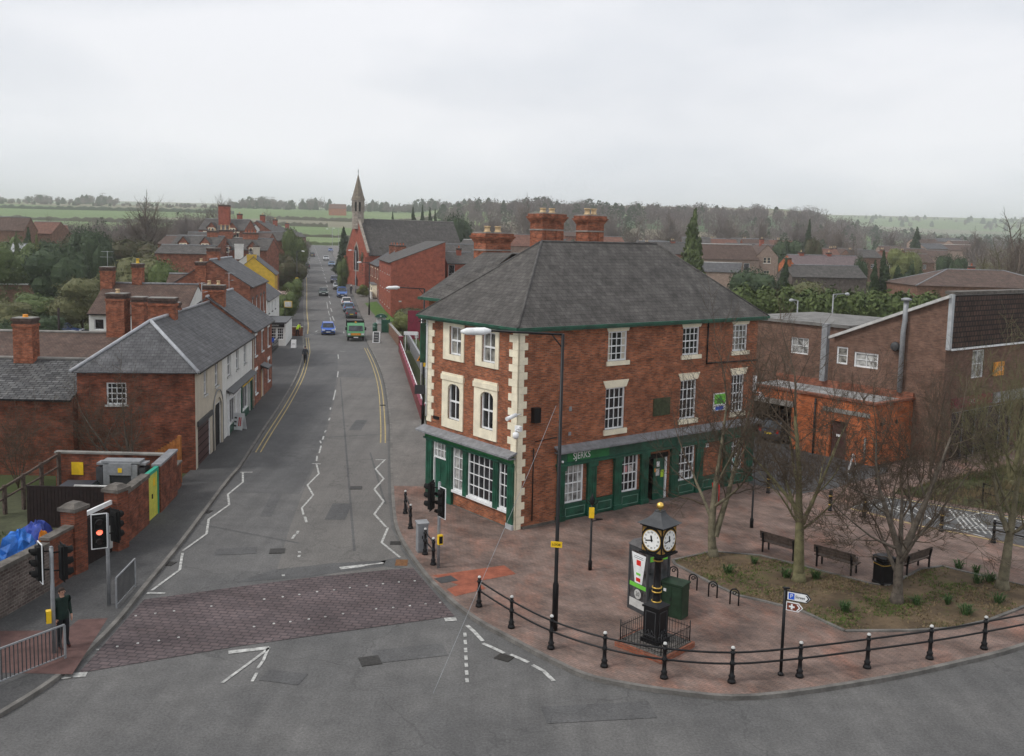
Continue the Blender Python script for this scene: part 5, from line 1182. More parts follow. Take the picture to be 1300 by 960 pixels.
o = shopfront(h2, 1.4, 5.6, WHITE, WHITE); text('PETS & SUPPLIES', .26, F0, 3.5, 2.55, .18, CHAR, o); plate(h2, F0, 1.62, 4.4, .0, .0, .58, PUBG, 'stall_riser', .06)
o = shopfront(h2, 6.1, 10.45, PUBG, YELS); text('FLOWERS', .3, F0, 8.2, 2.55, .18, CHAR, o); plate(h2, F0, 6.3, 9.3, .0, .0, .58, PUBG, 'stall_riser', .06)
h3 = house('terrace_house', 'red brick terrace house with white sills and tan front door', 'house', TP(18.42), TP(28.4), 6.2, 5.72, 8.0, 'gable', BR_RED, SLATE2, z=0,
    front=[(1.2,2.2,3.7,5.2,'w',2,2),(4.4,5.4,3.7,5.2,'w',2,2),(7.6,8.6,3.7,5.2,'w',2,2),(1.2,2.3,.9,2.6,'w',2,2),(7.6,8.6,.9,2.6,'w',2,2),(4.2,5.4,.1,2.3,'door',TAN)], lintel=WHITE, sillm=WHITE, verge=LEADL,
    chims=[(1.0,2.8,.85,1.5,6.8,8.9,dict(pots=2,ph=.3))], group='terrace along the left footway')
q = MB(); q.slab([F0(3.8,0,2.75),F0(5.8,0,2.75),F0(5.8,.6,2.5),F0(3.8,.6,2.5)], .12); q.build('door_hood', CHAR, h3)
downpipe(h3, F0, .1, .1, 5.5, CREAMR)
# rear ranges and chimney stacks behind the end wall
house('rear_range', 'long low brick range with rough old slate roof left of the end terrace house', 'building', (-36,47.5), (-22.4,47.65), 8.4, 3.95, 5.35, 'gable', BR_DRK, SLATE3, z=0, ends=False, verge=CONC,
    chims=[(9.35,4.0,1.05,.8,4.9,7.75,dict(pots=1,ph=.15,potm=ORGS))])
house('rear_range', 'brick range with mossy brown tiled roof behind the rough slate one', 'building', (-40,56.0), (-22.8,56.2), 8, 4.7, 5.95, 'gable', BR_RED, TILE, z=0, ends=False, verge=CONC,
    chims=[(14.9,3.9,1.15,1.0,4.9,8.65,dict(pots=1,ph=.25,potm=POTC)),(16.25,4.0,.78,.8,4.9,8.45,dict(pots=0))])
rt = house('rear_house', 'brown tiled house with white upper walls and aerial on its left stack', 'house', (-34.2,76), (-26.6,76.5), 8, 5.95, 8.1, 'gable', WHITER, TILE, z=0,
    front=[(.4,1.2,4.6,5.5,'n',1,1)], chims=[(.3,3.6,.98,.85,7.2,9.6,dict(pots=0)),(2.6,4.2,.8,.8,7.2,9.9,dict(pots=1,ph=.4,potm=YELW))])
def aerial(par, x, y, z0, h, n=4):
    q = MB(); q.tube([(x,y,z0),(x,y,z0+h)], .02, 5)
    for k in range(n): zz = z0+h-.05-(k//2)*h*.35; q.tube([(x-.5,y-.1*k,zz),(x+.5,y-.1*k,zz)], .014, 4)
    q.tube([(x,y-.5,z0+h-.05),(x,y+.3,z0+h-.05)], .014, 4); return q.build('aerial', GREYL, par)
aerial(rt, .3, 3.6, 9.6, 1.3)
gh = house('gabled_house', 'tall brick house, broad plain gable and grey slate roof, satellite dish on the gable', 'house', (-24.5,88), (-26.4,101), 7.1, 7.75, 10.05, 'gable', BR_RED, SLATE2, z=0, verge=LEADL,
    front=[(1.5,2.5,4.6,6.4,'w',2,2),(4.6,5.6,4.6,6.4,'w',2,2),(7.7,8.7,4.6,6.4,'w',2,2),(10.6,11.6,4.6,6.4,'w',2,2),(1.5,2.5,1.2,2.8,'w',2,2),(7.7,8.7,1.2,2.8,'w',2,2)], lintel=CHAR, sillm=OFFW,
    chims=[(.2,4.4,.7,.95,7.5,9.95,dict(pots=1,ph=.3)),(4.0,3.9,.8,1.15,8.8,11.2,dict(pots=0))])
q = MB(); FLg = Fr(0,7.1,0,-1,-1,0); q.lathe([(.02,0),(.3,.06),(.42,.16)], seg=14); 
q.v = [FLg(2.3+a, .25+c, 6.6+b_) for a,b_,c in [(p[0],p[1],p[2]) for p in q.v]]; q.build('satellite_dish', GREYL, gh)
house('rear_house', 'brick outbuilding with lean slate roof between the gabled house and tiled house', 'building', (-34.5,92), (-32.0,92.3), 9, 5.5, 8.3, 'gable', BR_RED, TILE, z=0)
# single storey shop, white house, yellow house and beyond
sh = house('corner_shop', 'low flat roofed shop with dark name board and white small paned windows', 'shop', (-28.15,105.2), (-25.45,105.6), 8.5, 2.75, 2.8, 'flat', WHITER, CHAR, z=0, ov=.1,
    front=[(.1,.85,.9,2.2,'n',3,4),(.95,1.7,.9,2.2,'n',3,4),(1.8,2.5,.9,2.2,'n',3,4)])
plate(sh, F0, 0, 2.6, .02, 2.3, 2.72, BLACK, 'name_board', .06); text('HAIRDRESSERS', .22, F0, 1.3, 2.5, .085, OFFW, sh); plate(sh, F0, .9, 1.5, .03, .5, 1.1, BLUES, 'poster', .02)
t = thing('iron_railing', 'black railing and dark hedge strip in front of the low shop', 'railing', (-25.0,97,0), rad(97))
for k in range(9): q = MB(); q.box(k*.85-.03,k*.85+.03,-.03,.03,0,1.3); q.build('post', BLACK, t)
for z_ in (.5,.9,1.25): q = MB(); q.box(-.1,6.9,-.02,.02,z_,z_+.06); q.build('rail', BLACK, t)
house('white_cottage', 'small white cottage with grey slate roof beyond the low shop', 'house', (-29.2,112), (-31.7,128), 5.5, 4.85, 6.95, 'gable', WHITER, SLATE2, z=0,
    front=[(2,3,3.1,4.3,'w',2,2),(6,7,3.1,4.3,'w',2,2),(10,11,3.1,4.3,'w',2,2),(2,3,.9,2.1,'w',2,2),(10,11,.9,2.1,'w',2,2)], sillm=CHAR)
t = thing('pub_sign', 'pale hanging sign on a dark post in front of the white cottage', 'sign', (-28.5,118,.1), 0)
q = MB(); q.tube([(0,0,0),(0,0,4.6)], .06, 6); q.build('post', BLACK, t); q = MB(); q.box(-.1,.9,-.05,.05,3.5,4.3); q.build('panel', YELW, t); q = MB(); q.box(-.02,.82,-.07,-.052,3.58,4.22); q.build('panel_face', OFFW, t)
house('yellow_cottage', 'cottage with bright yellow painted end gable and matching chimney', 'house', (-36.6,145), (-38.9,156), 6.2, 6.1, 8.6, 'gable', YELW, SLATE2, z=.5, verge=LEAD,
    chims=[(.4,3.4,.7,1.4,7,9.1,dict(pots=0,mat=YELW))], front=[(2,3,3.4,4.8,'w',2,2),(6,7,3.4,4.8,'w',2,2)])
house('white_house', 'white house with two white chimneys beyond the yellow cottage', 'house', (-41.2,160), (-44.6,176), 6.5, 6.0, 8.5, 'gable', WHITER, SLATE2, z=1,
    chims=[(.5,5,.7,1.4,7.4,10.0,dict(pots=0,mat=WHITER)),(4.5,2.4,.7,1.1,7.4,9.8,dict(pots=0,mat=CREAMR))], front=[(2,3,3.4,4.8,'w',2,2),(7,8,3.4,4.8,'w',2,2)])
t = wall_thing('garden_wall', 'low red brick garden wall with pale coping beyond the low shop', (-27.6,116,0), (-25.9,116.3,0), 1.2, .25, BR_RED, CREAMR)
# tall Victorian houses far up the left side
def bh(name, label, u, Y, w_, dep, ang, ve, vr, wm, rm, roof='gable', front=(), chims=(), group=None, cat='house', **k):
    c = P(u, ve, Y); zr0 = P(u, vr, Y+dep/2*math.cos(ang)).z; z0 = gz(c.x, Y)-.1; d = Vector((math.cos(ang),math.sin(ang),0))
    A = c-d*w_/2; B = c+d*w_/2; A.z = B.z = 0; zz = c.z
    return house(name, label, cat, A, B, dep, zz-z0, max(zr0-z0, zz-z0+.8), roof, wm, rm, front=front, chims=chims, group=group, z=z0, gut=False, **k)
VG = 'brick houses up the left side of the road'
def vh(label, u, Y, w_, dep, ang, ve, vr, front, chims, rm=SLATE, wm=BR_RED): return bh('brick_house', label, u, Y, w_, dep, ang, ve, vr, wm, rm, front=front, chims=chims, group=VG, winm=CREAM, lintel=CREAM)
def rel(e, l): return [(a,b,e-c,e-d,'w',2,2) for a,b,c,d in l]
e_ = lambda u,v,Y: P(u,v,Y).z-gz(P(u,v,Y).x,Y)+.1
e1 = e_(281,292,188)
vh('tall red brick house with a very tall broad chimney stack', 281, 188, 9, 9, 0, 292, 279, rel(e1,[(1,2.2,2.2,.5),(4,5.2,2.2,.5),(6.8,8,2.2,.5)]), [(4.4,2.5,2.1,1.2,e1,e1+5.0,dict(pots=0,mat=BR_MOD))])
e1 = e_(300,311,165)
vh('brick house with long slate roof and red pots before the tall one', 303, 165, 10, 8, 0, 317, 303, rel(e1-1,[(1,2.2,2.2,.7)]), [(6,4,2.6,.8,e1,e1+2.2,dict(pots=4,potm=POTR,ph=.5)),(1.5,4,2.6,.8,e1,e1+2.6,dict(pots=3,potm=POTC,ph=.9))])
e1 = e_(256,312,160)
vh('brick house with dormer at the left of the group', 246, 160, 8, 8, 0, 312, 300, rel(e1,[(1,2.2,2.2,.7),(5,6.2,2.2,.7)]), [(6,4,1.8,.8,e1,e1+2.6,dict(pots=2))])
e1 = e_(326,302,210)
def vgable(label, u, Y, w_, dep, vs, va, group=VG, wm=BR_RED, rm=SLATE, cream=True):   # gable facing the viewer
    z0 = gz(P(u,vs,Y).x,Y)-.1; a = P(u, vs, Y); x0 = a.x-w_/2
    e1 = a.z-z0; r1 = P(u, va, Y).z-z0
    return house('brick_house', label, 'house', (x0,Y+dep), (x0,Y), w_, e1, r1, 'gable', wm, rm, z=z0, gut=False, group=group, winm=CREAM, lintel=CREAM if cream else None, right=[(w_/2-.9,w_/2-.1,e1-1.6,e1-.2,'w',1,2),(w_/2+.1,w_/2+.9,e1-1.6,e1-.2,'w',1,2),(w_/2-.7,w_/2+.7,e1-5,e1-3.4,'w',2,2)], chims=[(dep*.5,w_/2,1.2,.9,r1-.5,r1+1.6,dict(pots=2,mat=BR_MOD))])
vgable('brick house whose gable with cream windows faces the junction', 326, 212, 8, 10, 296, 281)
vgable('brick house with small cream windowed gable left of the white bay', 296, 205, 6, 10, 293, 280)
vgable('last dark brick house of the group, peaked gable near the yew', 358, 262, 8, 12, 300, 290, wm=BR_BRN)
vgable('dark brick house with slate roof behind the cream windowed gable', 343, 235, 9, 10, 298, 286, wm=BR_BRN)
bh('white_house', 'narrow white bay fronted house between red brick gables', 308, 203, 4, 6, 0, 290, 285, WHITER, SLATE)
def dormer(par, F, t, z, w_, hh, dback=2.2, d0=.05):
    q = MB(); q.ext(F, [(t-w_/2,z),(t+w_/2,z),(t+w_/2,z+hh),(t,z+hh+w_*.6),(t-w_/2,z+hh)], -dback, d0); o = q.build('dormer', BR_RED, par)
    q = MB(); q.fb(F, t-w_*.36, t+w_*.36, d0, d0+.06, z+.35, z+hh); q.build('window_frame', CREAM, o)
    for s_ in (-1,1): q = MB(); q.fb(F, t+s_*w_*.17-w_*.12, t+s_*w_*.17+w_*.12, d0+.06, d0+.07, z+.5, z+hh-.12); q.build('pane', GLASS, o)
    q = MB(); q.add([F(t-w_*.62,d0+.12,z+hh-.08),F(t,d0+.12,z+hh+w_*.66),F(t,-dback,z+hh+w_*.66),F(t-w_*.62,-dback,z+hh-.08)], [(0,1,2,3)]); q.add([F(t+w_*.62,d0+.12,z+hh-.08),F(t,d0+.12,z+hh+w_*.66),F(t,-dback,z+hh+w_*.66),F(t+w_*.62,-dback,z+hh-.08)], [(0,1,2,3)]); q.build('dormer_roof', SLATE, o)
for ob_ in [o for o in C.objects if o.get('group') == VG and o.parent is None]:
    wl = [c for c in ob_.children if c.name.startswith('wall')][0]; xs_ = [v.co.x for v in wl.data.vertices]; zs_ = sorted({round(v.co.z,2) for v in wl.data.vertices}); W_ = max(xs_)
    if W_ < 10.5 and len(zs_) > 2 and abs(ob_.rotation_euler.z) < .4:
        for t_ in (W_*.28, W_*.74): dormer(ob_, F0, t_, zs_[-2]-.9, 1.7, 1.3)
# far left houses
fl_ = 'houses in the trees at the far left'
bh('brick_house', 'brown roofed house with white dormer at the far left edge', 3, 205, 9, 7, rad(5), 292, 276, BR_BRN, TILE, front=rel(3.5,[(3,4.6,1.8,.2),(6.5,7.7,2.2,.4)]), chims=[(5,4,1.1,.9,5,9.2,dict(pots=1,mat=BR_MOD))], group=fl_, lintel=OFFW)
bh('brick_house', 'red tiled house with yellow topped chimney at the far left', 49, 215, 6.5, 7, rad(-8), 296, 282, BR_BRN, TILER, chims=[(3,3.5,.9,.9,5,9.6,dict(pots=1,potm=YELW,mat=BR_MOD))], group=fl_)
bh('brick_house', 'smaller red tiled house with white verge at the far left', 74, 222, 5, 7, rad(35), 298, 286, BR_BRN, TILER, chims=[(2.5,3.5,.9,.9,5,9.2,dict(pots=1,mat=BR_MOD))], group=fl_, verge=OFFW)
bh('flat_roofed_hut', 'long flat roofed hut with pale roof edge by the car park', 14, 148, 12, 6, rad(3), 361, 360, BR_BRN, OFFW, roof='flat', cat='building', ov=.3)
bh('shed', 'grey roofed shed among the evergreens at the left', 25, 172, 3.5, 3, rad(5), 322, 310, BR_BRN, GREY, cat='shed')
t = thing('board_fence', 'orange brown timber fence panels by the car park', 'fence', (-68,138,.3), rad(2))
for k in range(4): q = MB(); q.box(k*2.0+.06,k*2+1.94,-.02,.02,0,1.7); q.build('panel', WOODF, t); q = MB(); q.box(k*2-.06,k*2+.06,-.05,.05,0,1.8); q.build('post', CONC, t)
for i, y_ in enumerate((112,104)):
    pass
p = P(75,420,97); t = thing('telegraph_pole', 'dark timber pole at the edge of the car park', 'pole', (p.x,p.y,0)); q = MB(); q.tube([(0,0,0),(0,0,4.6)], .12, 8); q.build('pole', WOODD, t)
# ---- walls, gates and yard along the left footway
WL = 'walls along the left footway'
wall_thing('boundary_wall', 'pale rubble stone wall with weathered coping at the left edge', (-17.2,22.5,0), (-15.95,31.6,0), 1.55, .32, STONEW, STONE, group=WL, caph=.14, over=.03)
wall_thing('boundary_wall', 'short dark brick wall between the rubble wall and the first stone capped pier', (-15.95,31.65,0), (-15.8,33.1,0), 1.75, .3, BR_DRK, STONE, group=WL, caph=.1)
for (x,y), lb in (((-15.78,33.45),'brick pier with stone cap left of the pavement gate'),((-15.35,36.1),'brick pier with rounded stone cap right of the pavement gate')):
    t = thing('gate_pier', lb, 'pier', (x,y,0), rad(75)); q = MB(); q.box(-.32,.32,-.3,.3,0,2.45); q.build('shaft', BR_DRK, t)
    q = MB(); q.box(-.4,.4,-.38,.38,2.45,2.58); q.add([(-.36,-.34,2.58),(.36,-.34,2.58),(.36,.34,2.58),(-.36,.34,2.58),(-.2,-.18,2.72),(.2,-.18,2.72),(.2,.18,2.72),(-.2,.18,2.72)], [(0,1,5,4),(1,2,6,5),(2,3,7,6),(3,0,4,7),(4,5,6,7)]); q.build('cap', STONE, t)
t = thing('pavement_gate', 'dark boarded gate with white top rail between two piers', 'gate', (-15.72,33.8,0), yaw(Vector((-15.72,33.8,0)),Vector((-15.4,35.8,0))))
q = MB(); q.box(0,1.95,-.03,.03,.1,1.9); q.build('panel', WOODD, t); q = MB(); q.box(0,1.98,-.05,.05,2.0,2.16); q.build('top_rail', WHITE, t); q = MB(); q.box(1.75,1.92,-.07,-.035,.3,1.2); q.build('white_board', OFFW, t)
wall_thing('boundary_wall', 'dark brick wall with rounded coping from the pier to the yellow gate', (-15.35,36.45,0), (-15.5,39.4,0), 2.0, .3, BR_DRK, STONE, group=WL, caph=.16)
wall_thing('boundary_wall', 'dark brick wall with flat grey slab coping beyond the yellow gate', (-15.62,41.0,0), (-15.95,44.0,0), 2.1, .34, BR_DRK, LEAD, group=WL, caph=.1)
t = thing('yellow_gate', 'pale yellow boarded door in a green frame set in the footway wall', 'gate', (-15.5,39.42,0), yaw(Vector((-15.5,39.42,0)),Vector((-15.6,40.98,0))))
q = MB(); q.box(.06,1.46,-.04,.02,.12,2.1); do = q.build('panel', YELG, t)
for k in range(1,8): q = MB(); x = .06+1.4*k/8; q.box(x-.006,x+.006,-.046,-.04,.14,2.08); q.build('board_joint', M('gate joint', (.35,.33,.05), .7, .1, 4) if k == 1 else bpy.data.materials['gate joint'], do)
q = MB(); q.box(0,1.55,-.09,.09,2.1,2.24); q.box(1.46,1.56,-.08,.06,0,2.1); q.box(-.01,.06,-.08,.06,0,2.1); q.build('gate_frame', TEAL, t)
q = MB(); q.box(.9,1.15,-.055,-.042,1.5,1.85); q.build('warning_label', YELS, do); q = MB(); q.box(.68,.74,-.08,-.04,1.0,1.2); q.build('handle', BLACK, do)
wall_thing('boundary_wall', 'short dark brick return wall beside the orange timber fence', (-16.1,44.1,0), (-16.3,45.6,0), 1.2, .3, BR_DRK, STONE, group=WL)
t = thing('timber_fence', 'bright orange timber fence sloping beside the end wall', 'fence', (-16.5,46.2,0), rad(170))
q = MB(); 
for k in range(10): q.add([(k*.16,-.015,.0),(k*.16+.14,-.015,.0),(k*.16+.14,-.015,2.35-k*.1),(k*.16,-.015,2.35-k*.1),(k*.16,.015,0),(k*.16+.14,.015,0),(k*.16+.14,.015,2.35-k*.1),(k*.16,.015,2.35-k*.1)], [(0,1,2,3),(7,6,5,4),(0,4,5,1),(1,5,6,2),(2,6,7,3),(3,7,4,0)])
q.build('boards', WOODF, t); q = MB(); q.box(-.14,.0,-.08,.08,0,2.5); q.build('post', WOODF, t)
t = thing('board_fence', 'dark brown close boarded fence with small yellow warning sign', 'fence', (-20.3,38.9,0), 0)
q = MB(); q.box(0,4.2,-.03,.03,0,1.8)
for k in range(28): q.box(k*.15,k*.15+.13,-.045,-.03,0,1.79)
q.build('boards', WOODD, t); plate(t, F0, 3.35, 3.6, .05, 1.25, 1.6, YELS, 'warning_sign'); q = MB(); q.box(2.0,4.3,-.05,.05,1.82,1.87); q.build('top_rail', OFFW, t)
wt = wall_thing('yard_wall', 'brick yard wall with yellow hazard sign behind the transformer', (-21.2,43.4,0), (-16.2,43.4,0), 2.05, .25, BR_DRK, CONC)
plate(wt, Fr(0,0,1,0,0,-1), .75, 1.3, .14, 1.15, 1.75, YELS, 'hazard_sign')
t = thing('timber_fence', 'old grey timber fence sloping down to the lawn at the left', 'fence', (-22.6,39.8,0), rad(62))
q = MB(); q.tube([(0,0,.9),(3.6,0,2.2)], .07, 4, sm=False); q.build('top_rail', WOODB, t); q = MB(); q.tube([(0,0,.45),(3.6,0,1.6)], .05, 4, sm=False); q.build('rail', WOODB, t)
for k in range(5): q = MB(); x = k*.9; q.box(x-.07,x+.07,-.07,.07,0,1.0+x*.36); q.build('post', WOODB, t)
t = thing('transformer', 'grey finned electricity transformer with yellow sticker in the yard', 'transformer', (-17.5,42.0,0), rad(2))
q = MB(); q.box(-.75,.75,-.3,.3,.3,2.1); q.build('tank', CHAR, t)
q = MB(); q.box(-.5,.5,-.42,.3,1.62,2.15); q.build('control_box', GREY, t); plate(t, Fr(0,0,1,0,0,-1), -.09, .09, .425, 1.75, 1.95, YELS, 'sticker')
for s_ in (-1,1):
    q = MB(); q.box(s_*.62-.14,s_*.62+.14,-.4,.0,.2,2.1); q.build('cable_box', GREY, t)
    q = MB()
    for k in range(7): q.box(s_*(.95+.0)-.15,s_*.95+.15,-.35+k*.1,-.32+k*.1,.4,1.95)
    q.build('cooling_fins', CHAR, t)
q = MB(); q.box(-.85,.85,-.35,.35,2.15,2.25); q.box(-1.1,1.1,-.25,.3,2.05,2.15); q.build('top_plate', GREY, t); q = MB(); q.box(-.9,.9,-.5,.5,0,.3); q.build('base', CONC, t)
# blue sacks and clutter behind the rubble wall
def blob(name, label, cat, loc, s, mat, seed, group=None):
    rnd = random.Random(seed); q = MB(); nu, nv = 14, 8; vs = []
    for j in range(nv+1):
        for i in range(nu):
            a = 2*math.pi*i/nu; b_ = math.pi/2*j/nv; r_ = 1+.22*math.sin(3*a+seed)+.12*math.sin(5*a+2*b_*3)+rnd.uniform(-.08,.08)
            vs.append((s[0]*r_*math.cos(a)*math.cos(b_), s[1]*r_*math.sin(a)*math.cos(b_), s[2]*math.sin(b_)*(1+rnd.uniform(-.1,.1)) if j < nv else s[2]))
    q.add(vs, [(j*nu+i, j*nu+(i+1)%nu, (j+1)*nu+(i+1)%nu, (j+1)*nu+i) for j in range(nv) for i in range(nu)], 0, False)
    o = q.build(name, mat); o.location = loc; return tag(o, label, cat, group)
blob('blue_sack', 'large blue tarpaulin heap behind the rubble wall at the left edge', 'tarpaulin', (-17.7,30.0,0), (1.2,2.1,2.0), TARP, 1)
blob('blue_sack', 'smaller blue sack beside the large tarpaulin heap', 'tarpaulin', (-17.3,32.6,0), (.8,.8,1.9), TARP, 2)
blob('rubbish_sack', 'dark blue sack with yellow scraps near the first pier', 'sack', (-17.4,34.0,0), (.7,.5,1.8), M('dark blue plastic', (.03,.06,.30), .4, .3, 4), 5)
blob('rubbish_sack', 'small orange and yellow sack near the first pier', 'sack', (-16.8,33.2,0), (.25,.25,1.65), ORGS, 7)
# black guard post wires etc on left: none

for (u,Y,w_,a_,v0,v1,rm_,lb) in [(262,176,8,6,306,296,SLATE,'slate roofed brick house left of the tall stack'),(225,182,8,-8,310,300,TILE,'brown roofed house among the trees left of the group'),(318,190,7,0,306,296,TILE,'brown roofed house between the group and the white chimneys'),(345,205,7,4,305,295,SLATE,'slate roofed house behind the white chimneys'),(232,140,8,4,322,312,SLATE,'slate roofed house behind the gabled house')]:
    bh('brick_house', lb, u, Y, w_, 7, rad(a_), v0, v1, BR_RED, rm_, group=VG, winm=CREAM, chims=[(2,3.5,1.3,.8,5,9.6,dict(pots=3,ph=.5,mat=BR_CHM)),(w_-1.5,3.5,1.1,.8,5,9.3,dict(pots=2,ph=.5,mat=BR_CHM,potm=POTR))])
aerial(h3, 8.5, 3.1, 7.9, 1.6); aerial(h2, 9.0, 3.0, 7.5, 1.7); aerial(gh, 10.5, 3.5, 9.9, 1.5)
# ------------------------------------------------------------------ right hand street: flats, bay house, church
fb_ = house('brick_flats', 'large plain red brick block with a single sloping slate roof', 'building', (-23.75,167.4), (-18.5,143), 8.2, 8.85, 12.05, 'mono', BR_MOD, SLATE, z=.0, ov=.3, wz0=-1,
    front=[(t0,t0+.9,z0,z0+1.1,'w',2,2) for t0 in (3,8,13,18,21.5) for z0 in (1.8,4.3,6.9)], winm=OFFW, sillm=OFFW, detail=False)
plate(fb_, Fr(24.96,0,0,1,1,0), 1.2, 1.6, .02, 2.9, 3.1, OFFW, 'wall_lamp', .15)
house('brick_flats', 'lower red brick wing with a tall dark stair window beside the flats', 'building', (-10.3,147.5), (-5.9,148.6), 9, 8.8, 10.4, 'gable', BR_MOD, SLATE, z=.0, front=[(.15,1.15,4.6,8.6,'n',1,3)], winm=GREYL, chims=[(2.4,3.5,.7,.7,9,11.2,dict(pots=1,mat=BR_MOD,potm=POTR))], wz0=-1)
bt = house('bay_house', 'brick house with white two storey bays beyond the flats', 'house', (-28.9,191), (-24.1,169.5), 8, 6.6, 9.0, 'gable', BR_RED, SLATE2, z=.9, wz0=-1,
    front=[(2,3.2,4.2,5.8,'w',2,2),(6,7.2,4.2,5.8,'w',2,2),(13,14.2,4.2,5.8,'w',2,2),(18.5,19.7,4.2,5.8,'w',2,2),(19.6,20.6,.2,2.4,'door',CHAR)], lintel=CREAM, sillm=CREAM,
    chims=[(8,4,.9,1.9,8,10.4,dict(pots=3,potm=POTR)),(20,4,.9,1.9,8,10.4,dict(pots=3,potm=POTR))])
for t0 in (15.0,10):
    q = MB(); q.prism([(t0,-.0),(t0+.5,-.9),(t0+2.3,-.9),(t0+2.8,0)], 0, 3.0); o = q.build('bay_window', CREAM, bt)
    q = MB(); q.prism([(t0-.1,0),(t0+.42,-1.02),(t0+2.38,-1.02),(t0+2.9,0)], 3.0, 3.2); q.build('bay_roof', LEAD, o)
    q = MB(); q.fb(F0,t0+.65,t0+2.15,.9,.92,.9,2.5); q.build('pane', GLASS, o)
t = wall_thing('garden_wall', 'white painted garden wall in front of the bay house', (-25.6,171,0), (-26.6,176,0), 1.3, .25, WHITER, CREAM, z=zr(172,.1))
# church
n_ = Vector((.88,.475,0)).normalized(); c0_ = Vector((-30.05,196,0)); c1_ = c0_+n_*22
chz = gz(0,196)-.2
ch = house('church', 'red brick church with steep slate nave roof and stone bell turret with spire', 'church', c0_, c1_, 13, 9.0-chz, 16.3-chz, 'gable', BR_MOD, SLATE, z=chz, verge=CONC, ov=.2, wz0=-1,
    front=[(3+k*4,4.4+k*4,3,5.8,'n',2,3) for k in range(5)], winm=CONC)
FC = Fr(0,13,0,-1,-1,0); ez, rz_ = 9.0-chz, 16.3-chz
q = MB(); q.ext(FC, [(-.3,-1),(13.3,-1),(13.3,ez+.4),(6.5,rz_+.9),(-.3,ez+.4)], .02, .35); q.build('gable_front', BR_MOD, ch)
q = MB(); q.ext(FC, [(4.9,3.5),(8.1,3.5),(8.1,7.4),(7.6,8.7),(6.5,9.8),(5.4,8.7),(4.9,7.4)], .35, .42); o = q.build('great_window', CH_STO, ch)
q = MB(); q.ext(FC, [(5.2,3.8),(7.8,3.8),(7.8,7.3),(7.3,8.4),(6.5,9.2),(5.7,8.4),(5.2,7.3)], .42, .45); q.build('pane', GLASS, o)
q = MB(); q.ext(FC, [(5.6,-.5),(7.4,-.5),(7.4,1.7),(6.5,2.7),(5.6,1.7)], .35, .42); q.build('door', WOODD, ch)
for t0 in (-.3,12.5): q = MB(); q.fb(FC,t0,t0+.8,.35,.9,-1,ez-.5); q.build('buttress', BR_MOD, ch)
q = MB(); q.ext(FC, [(-.4,ez+.4),(-.4,ez+.7),(6.5,rz_+1.25),(13.4,ez+.7),(13.4,ez+.4),(6.5,rz_+.9)], -.1, .45); q.build('gable_coping', CH_STO, ch)
tz0, tz1, tz2 = rz_-2, 20.4-chz, 25.6-chz
tw = MB(); R8 = [(1.22,tz0),(1.22,tz1-3.0)]
tw.lathe([(1.22,tz0),(1.22,tz1-2.7),(1.32,tz1-2.65),(1.32,tz1-2.5),(1.1,tz1-2.45)], -.05, 6.5, 8, sm=False); o = tw.build('turret_base', CH_STO, ch)
tw = MB()
for k in range(8): a = 2*math.pi*(k+.5)/8; cx, cy = -.05+1.12*math.cos(a), 6.5+1.12*math.sin(a); tw.box(cx-.17,cx+.17,cy-.17,cy+.17,tz1-2.46,tz1-.5)
tw.lathe([(.75,tz1-2.5),(.75,tz1-.5)], -.05, 6.5, 8, sm=False, mi=1); tw.lathe([(1.28,tz1-.5),(1.28,tz1-.25),(1.42,tz1-.2),(1.42,tz1)], -.05, 6.5, 8, sm=False); tw.build('belfry', [CH_STO, BLKM], ch)
tw = MB(); tw.lathe([(1.46,tz1),(1.15,tz1+.9),(.62,tz1+2.9),(.08,tz2)], -.05, 6.5, 8, sm=False); o = tw.build('spire', Mtile('spire slate', (.24,.20,.15), (.18,.15,.12), (.1,.09,.07), bw=.4, rh=.3), ch)
tw = MB(); tw.tube([(-.05,6.5,tz2-.1),(-.05,6.5,tz2+1.2)], .05, 6); tw.box(-.08,-.02,6.2,6.8,tz2+.75,tz2+.85); tw.build('finial_cross', CHAR, o)
# houses behind the pub and to the right
RG = 'houses beyond the pub roof'
bh('brick_house', 'dark slate roofed house between church and first pub chimney', 585, 176, 13, 9, rad(15), 328, 311, BR_BRN, SLATE, group=RG, verge=LEAD)
bh('brick_house', 'low house with pale verge just left of the pub chimneys', 600, 200, 9, 9, rad(-25), 318, 305, BR_BRN, SLATE, group=RG, verge=OFFW, chims=[(3,4.5,1.2,.8,6,9,dict(pots=2,potm=POTR))])
bh('brick_house', 'red tiled house showing between the pub chimneys', 648, 215, 12, 9, rad(8), 312, 298, BR_YEL, TILER, group=RG, chims=[(2,4.5,1.6,.8,6,10.0,dict(pots=3,potm=POTR))])
bh('brick_house', 'small tiled house right of the third pub chimney', 772, 235, 9, 8, rad(10), 310, 301, BR_RED, TILER, group=RG, chims=[(6.5,4,1.1,.8,5,8.6,dict(pots=0,mat=BR_MOD))])
bh('brick_house', 'brick house with tall chimneys left of the big conifer', 852, 225, 13, 8, rad(20), 322, 308, BR_RED, SLATE, group=RG, chims=[(2,4,1.1,.8,6,10.3,dict(pots=2,mat=BR_MOD)),(9,4,1.1,.8,6,10.8,dict(pots=2,mat=BR_MOD))])
bh('long_house', 'long brown roofed house with dark windows right of the big conifer', 929, 232, 14.5, 9, rad(12), 329, 311, BR_YEL, TILE, front=[(3,4,3.2,5.2,'n',1,1),(7,8,3.2,5.2,'n',1,1),(10.5,12,3.0,5.4,'n',1,1)], group=RG, verge=OFFW)
vgable('tall plain gable end of the long brown roofed house', 974, 234, 5.4, 12, 326, 311, group=RG, wm=BR_YEL, rm=TILE, cream=False)
